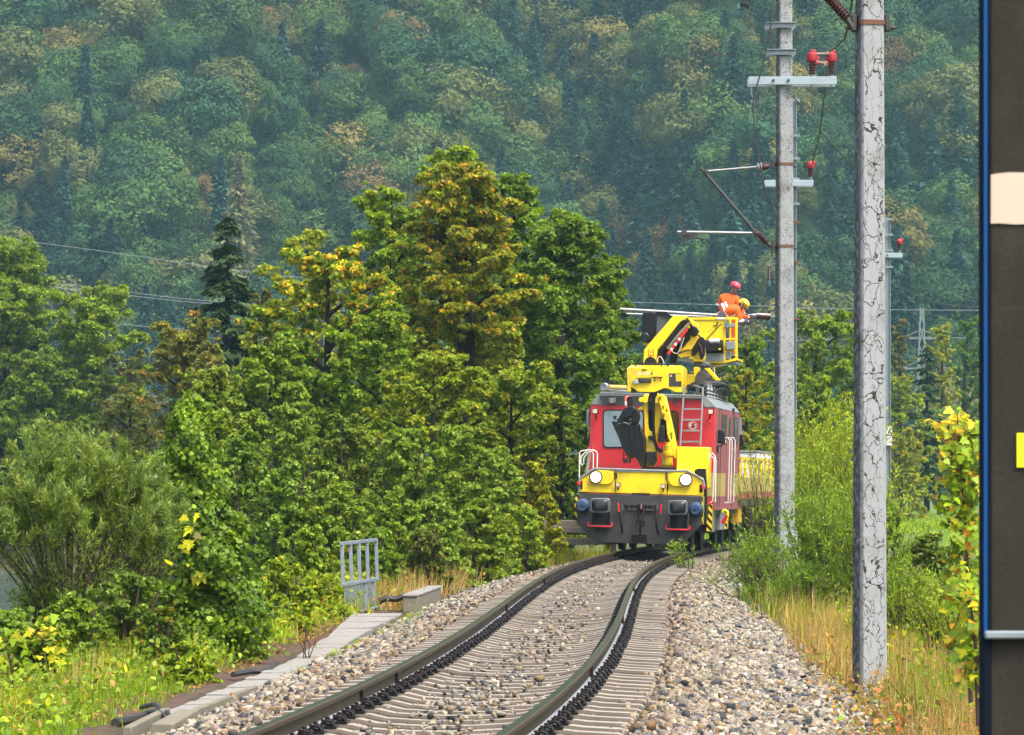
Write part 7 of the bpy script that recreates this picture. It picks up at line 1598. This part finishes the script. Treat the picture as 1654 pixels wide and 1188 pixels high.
sow(9000, 44, 62, 3.1, 5.4, .46, .010, pal(straw=4, tan=5, olive=1.5, yel=1), 420, .12)
sow(8000, 30, 46, 3.5, 6.0, .38, .008, pal(straw=4, tan=4, olive=2, brown=1), 420, .11)
sow(4200, 36, 62, 3.6, 8, .55, .011, pal(bright=2, olive=3, mid=2), 200, .15)
sow(3000, 60, 80, 2.9, 4.6, .6, .012, pal(straw=2, bright=2, olive=3, tan=2), 120, .2)
sow(16000, 150, 320, -14, 26, .35, .05, pal(grassg=4, bright=5, yel=2))
Yb, Db, Hb, Wb, Cb = [np.concatenate(x) for x in (ys_, ds_, hs, ws, cs_)]
ok = (np.abs(Db + 2.75) > .36) | (Yb > 62) | (Yb < 33); Yb, Db, Hb, Wb, Cb = Yb[ok], Db[ok], Hb[ok], Wb[ok], Cb[ok]
blades('grass', Yb, Db, Hb, Wb, None, 56, cols=Cb)
# low leafy weeds
Q, C = [], []
def weeds(n, y0, y1, d0, d1, hmax, lf, palette, tufts, sp=.16, tm=OVAL):
    y, d = patch(rng, n, y0, y1, d0, d1, tufts, sp); x = d + center(y); z = ground(x, y) + rng.uniform(0, 1, n) ** 1.3 * hmax * (.5 + .5 * np.sin(x * 3 + y * 1.7) ** 2)
    o = unit(rng.normal(size=(n, 3))); t, nn = orient(rng, o, .15, 1.0, .5); L_ = lf * rng.uniform(.5, 1.3, n); ok = (np.abs(d + 2.75) > .42) | (y > 62) | (y < 34)
    Q.append(place(np.stack([x, y, z], -1), t, nn, L_, L_ * .7, tm)[ok]); C.append(pick(rng, palette, n, .2)[ok])
weeds(22000, 26, 50, -7.8, -3.5, .36, .065, pal(mid=4, bright=4, pale=1, yel=.8, olive=1, tan=.3), 330, .2)
weeds(18000, 47, 74, -7.0, -3.6, .55, .09, pal(bright=4, yel=2.5, mid=3, gold=.3, red=.2), 260, .22)
weeds(5000, 70, 100, -7.0, -4.2, .6, .11, pal(mid=3, bright=3, olive=2), 140, .3)
weeds(2600, 34, 60, -3.7, -3.1, .04, .05, pal(brown=4, tan=1), 0)
weeds(6500, 32, 58, 3.0, 5.2, .34, .06, pal(brown=5, tan=4, red=1.2, orange=.6, olive=2, bright=.8), 260, .16)
weeds(3600, 24, 37, 3.4, 5.2, .22, .055, pal(brown=2, red=2, orange=1, olive=2, bright=2), 150, .12)
weeds(9000, 42, 76, 3.9, 8.0, .6, .075, pal(bright=4, mid=3, yel=2, olive=1), 260, .25)
weeds(4200, 60, 88, -5.0, -3.0, .42, .07, pal(brown=2, tan=2, olive=3, bright=2, red=.5), 160, .2)
weeds(700, 40, 60, -2.5, -2.2, .12, .05, pal(bright=3, red=.5, yel=1), 30, .08)
weeds(9000, 50, 150, 6, 24, .45, .13, pal(bright=4, mid=3, olive=2, yel=1), 420, .5)
weeds(6000, 150, 300, -14, 20, .3, .2, pal(bright=4, grassg=4, yel=2), 300, .8)
tag(poly_mesh('weeds', Q, C, M['leaf']), kind='stuff')
# a few plants one can point to on the path edge
p = P(368, 1150, 36.5); rt = empty('dock_plant', p, (0, 0, 0), 'small bright green leafy plant growing between the slabs and the concrete edging', 'plant')
rng = np.random.default_rng(99); n = 16; a = rng.uniform(0, 6.28, n); o = np.stack([np.cos(a), np.sin(a), .9 + 0 * a], -1); t = unit(o); poly_mesh('leaves', [place(t * .07 * np.array([1, 1, .8]), t, np.array([0, 0, 1.0]) - o * .5, rng.uniform(.10, .17, n), .055, OVAL)], [pick(rng, [((.16, .42, .01), 3), ((.24, .45, .02), 1)], n, .12)], M['leaf'], rt)
for i, (u, v, Y, lab) in enumerate([(497, 1068, 45.5, 'dead reddish weed stalk standing at the edge of the slabs'), (470, 975, 58, 'bare dark weed stalk in the yellow-green slope')]):
    rt = empty('dead_weed', P(u, v, Y), (0, 0, 0), lab, 'plant'); k = MB()
    for j in range(5): k.tube([(rng.normal() * .03, 0, -.05), (rng.normal() * .06, 0, .2), (rng.normal() * .12, 0, rng.uniform(.3, .5))], [.007, .005, .003], 4)
    k.build('stalks', M['twig'], rt); n = 22; poly_mesh('leaves', [place(np.stack([rng.normal(0, .08, n), rng.normal(0, .05, n), rng.uniform(.05, .4, n)], -1), *orient(rng, unit(rng.normal(size=(n, 3)))), rng.uniform(.03, .06, n), .03, OVAL)], [pick(rng, pal(red=2, brown=2), n)], M['leaf'], rt)

# ================================================================== AIR
hz, t_, n_, l_, b_ = newmat('haze_air'); n_.remove(b_); vol = n_.new('ShaderNodeVolumePrincipled'); vol.inputs['Color'].default_value = (.46, .80, .95, 1); vol.inputs['Density'].default_value = 0.00014; vol.inputs['Anisotropy'].default_value = .1
l_.new(vol.outputs[0], n_['Material Output'].inputs['Volume'])
k = MB(); k.bb((-1900, -90, -6), (1900, 3600, 260)); o = k.build('haze', hz, smooth=False); tag(o, kind='stuff'); o.display_type = 'WIRE'
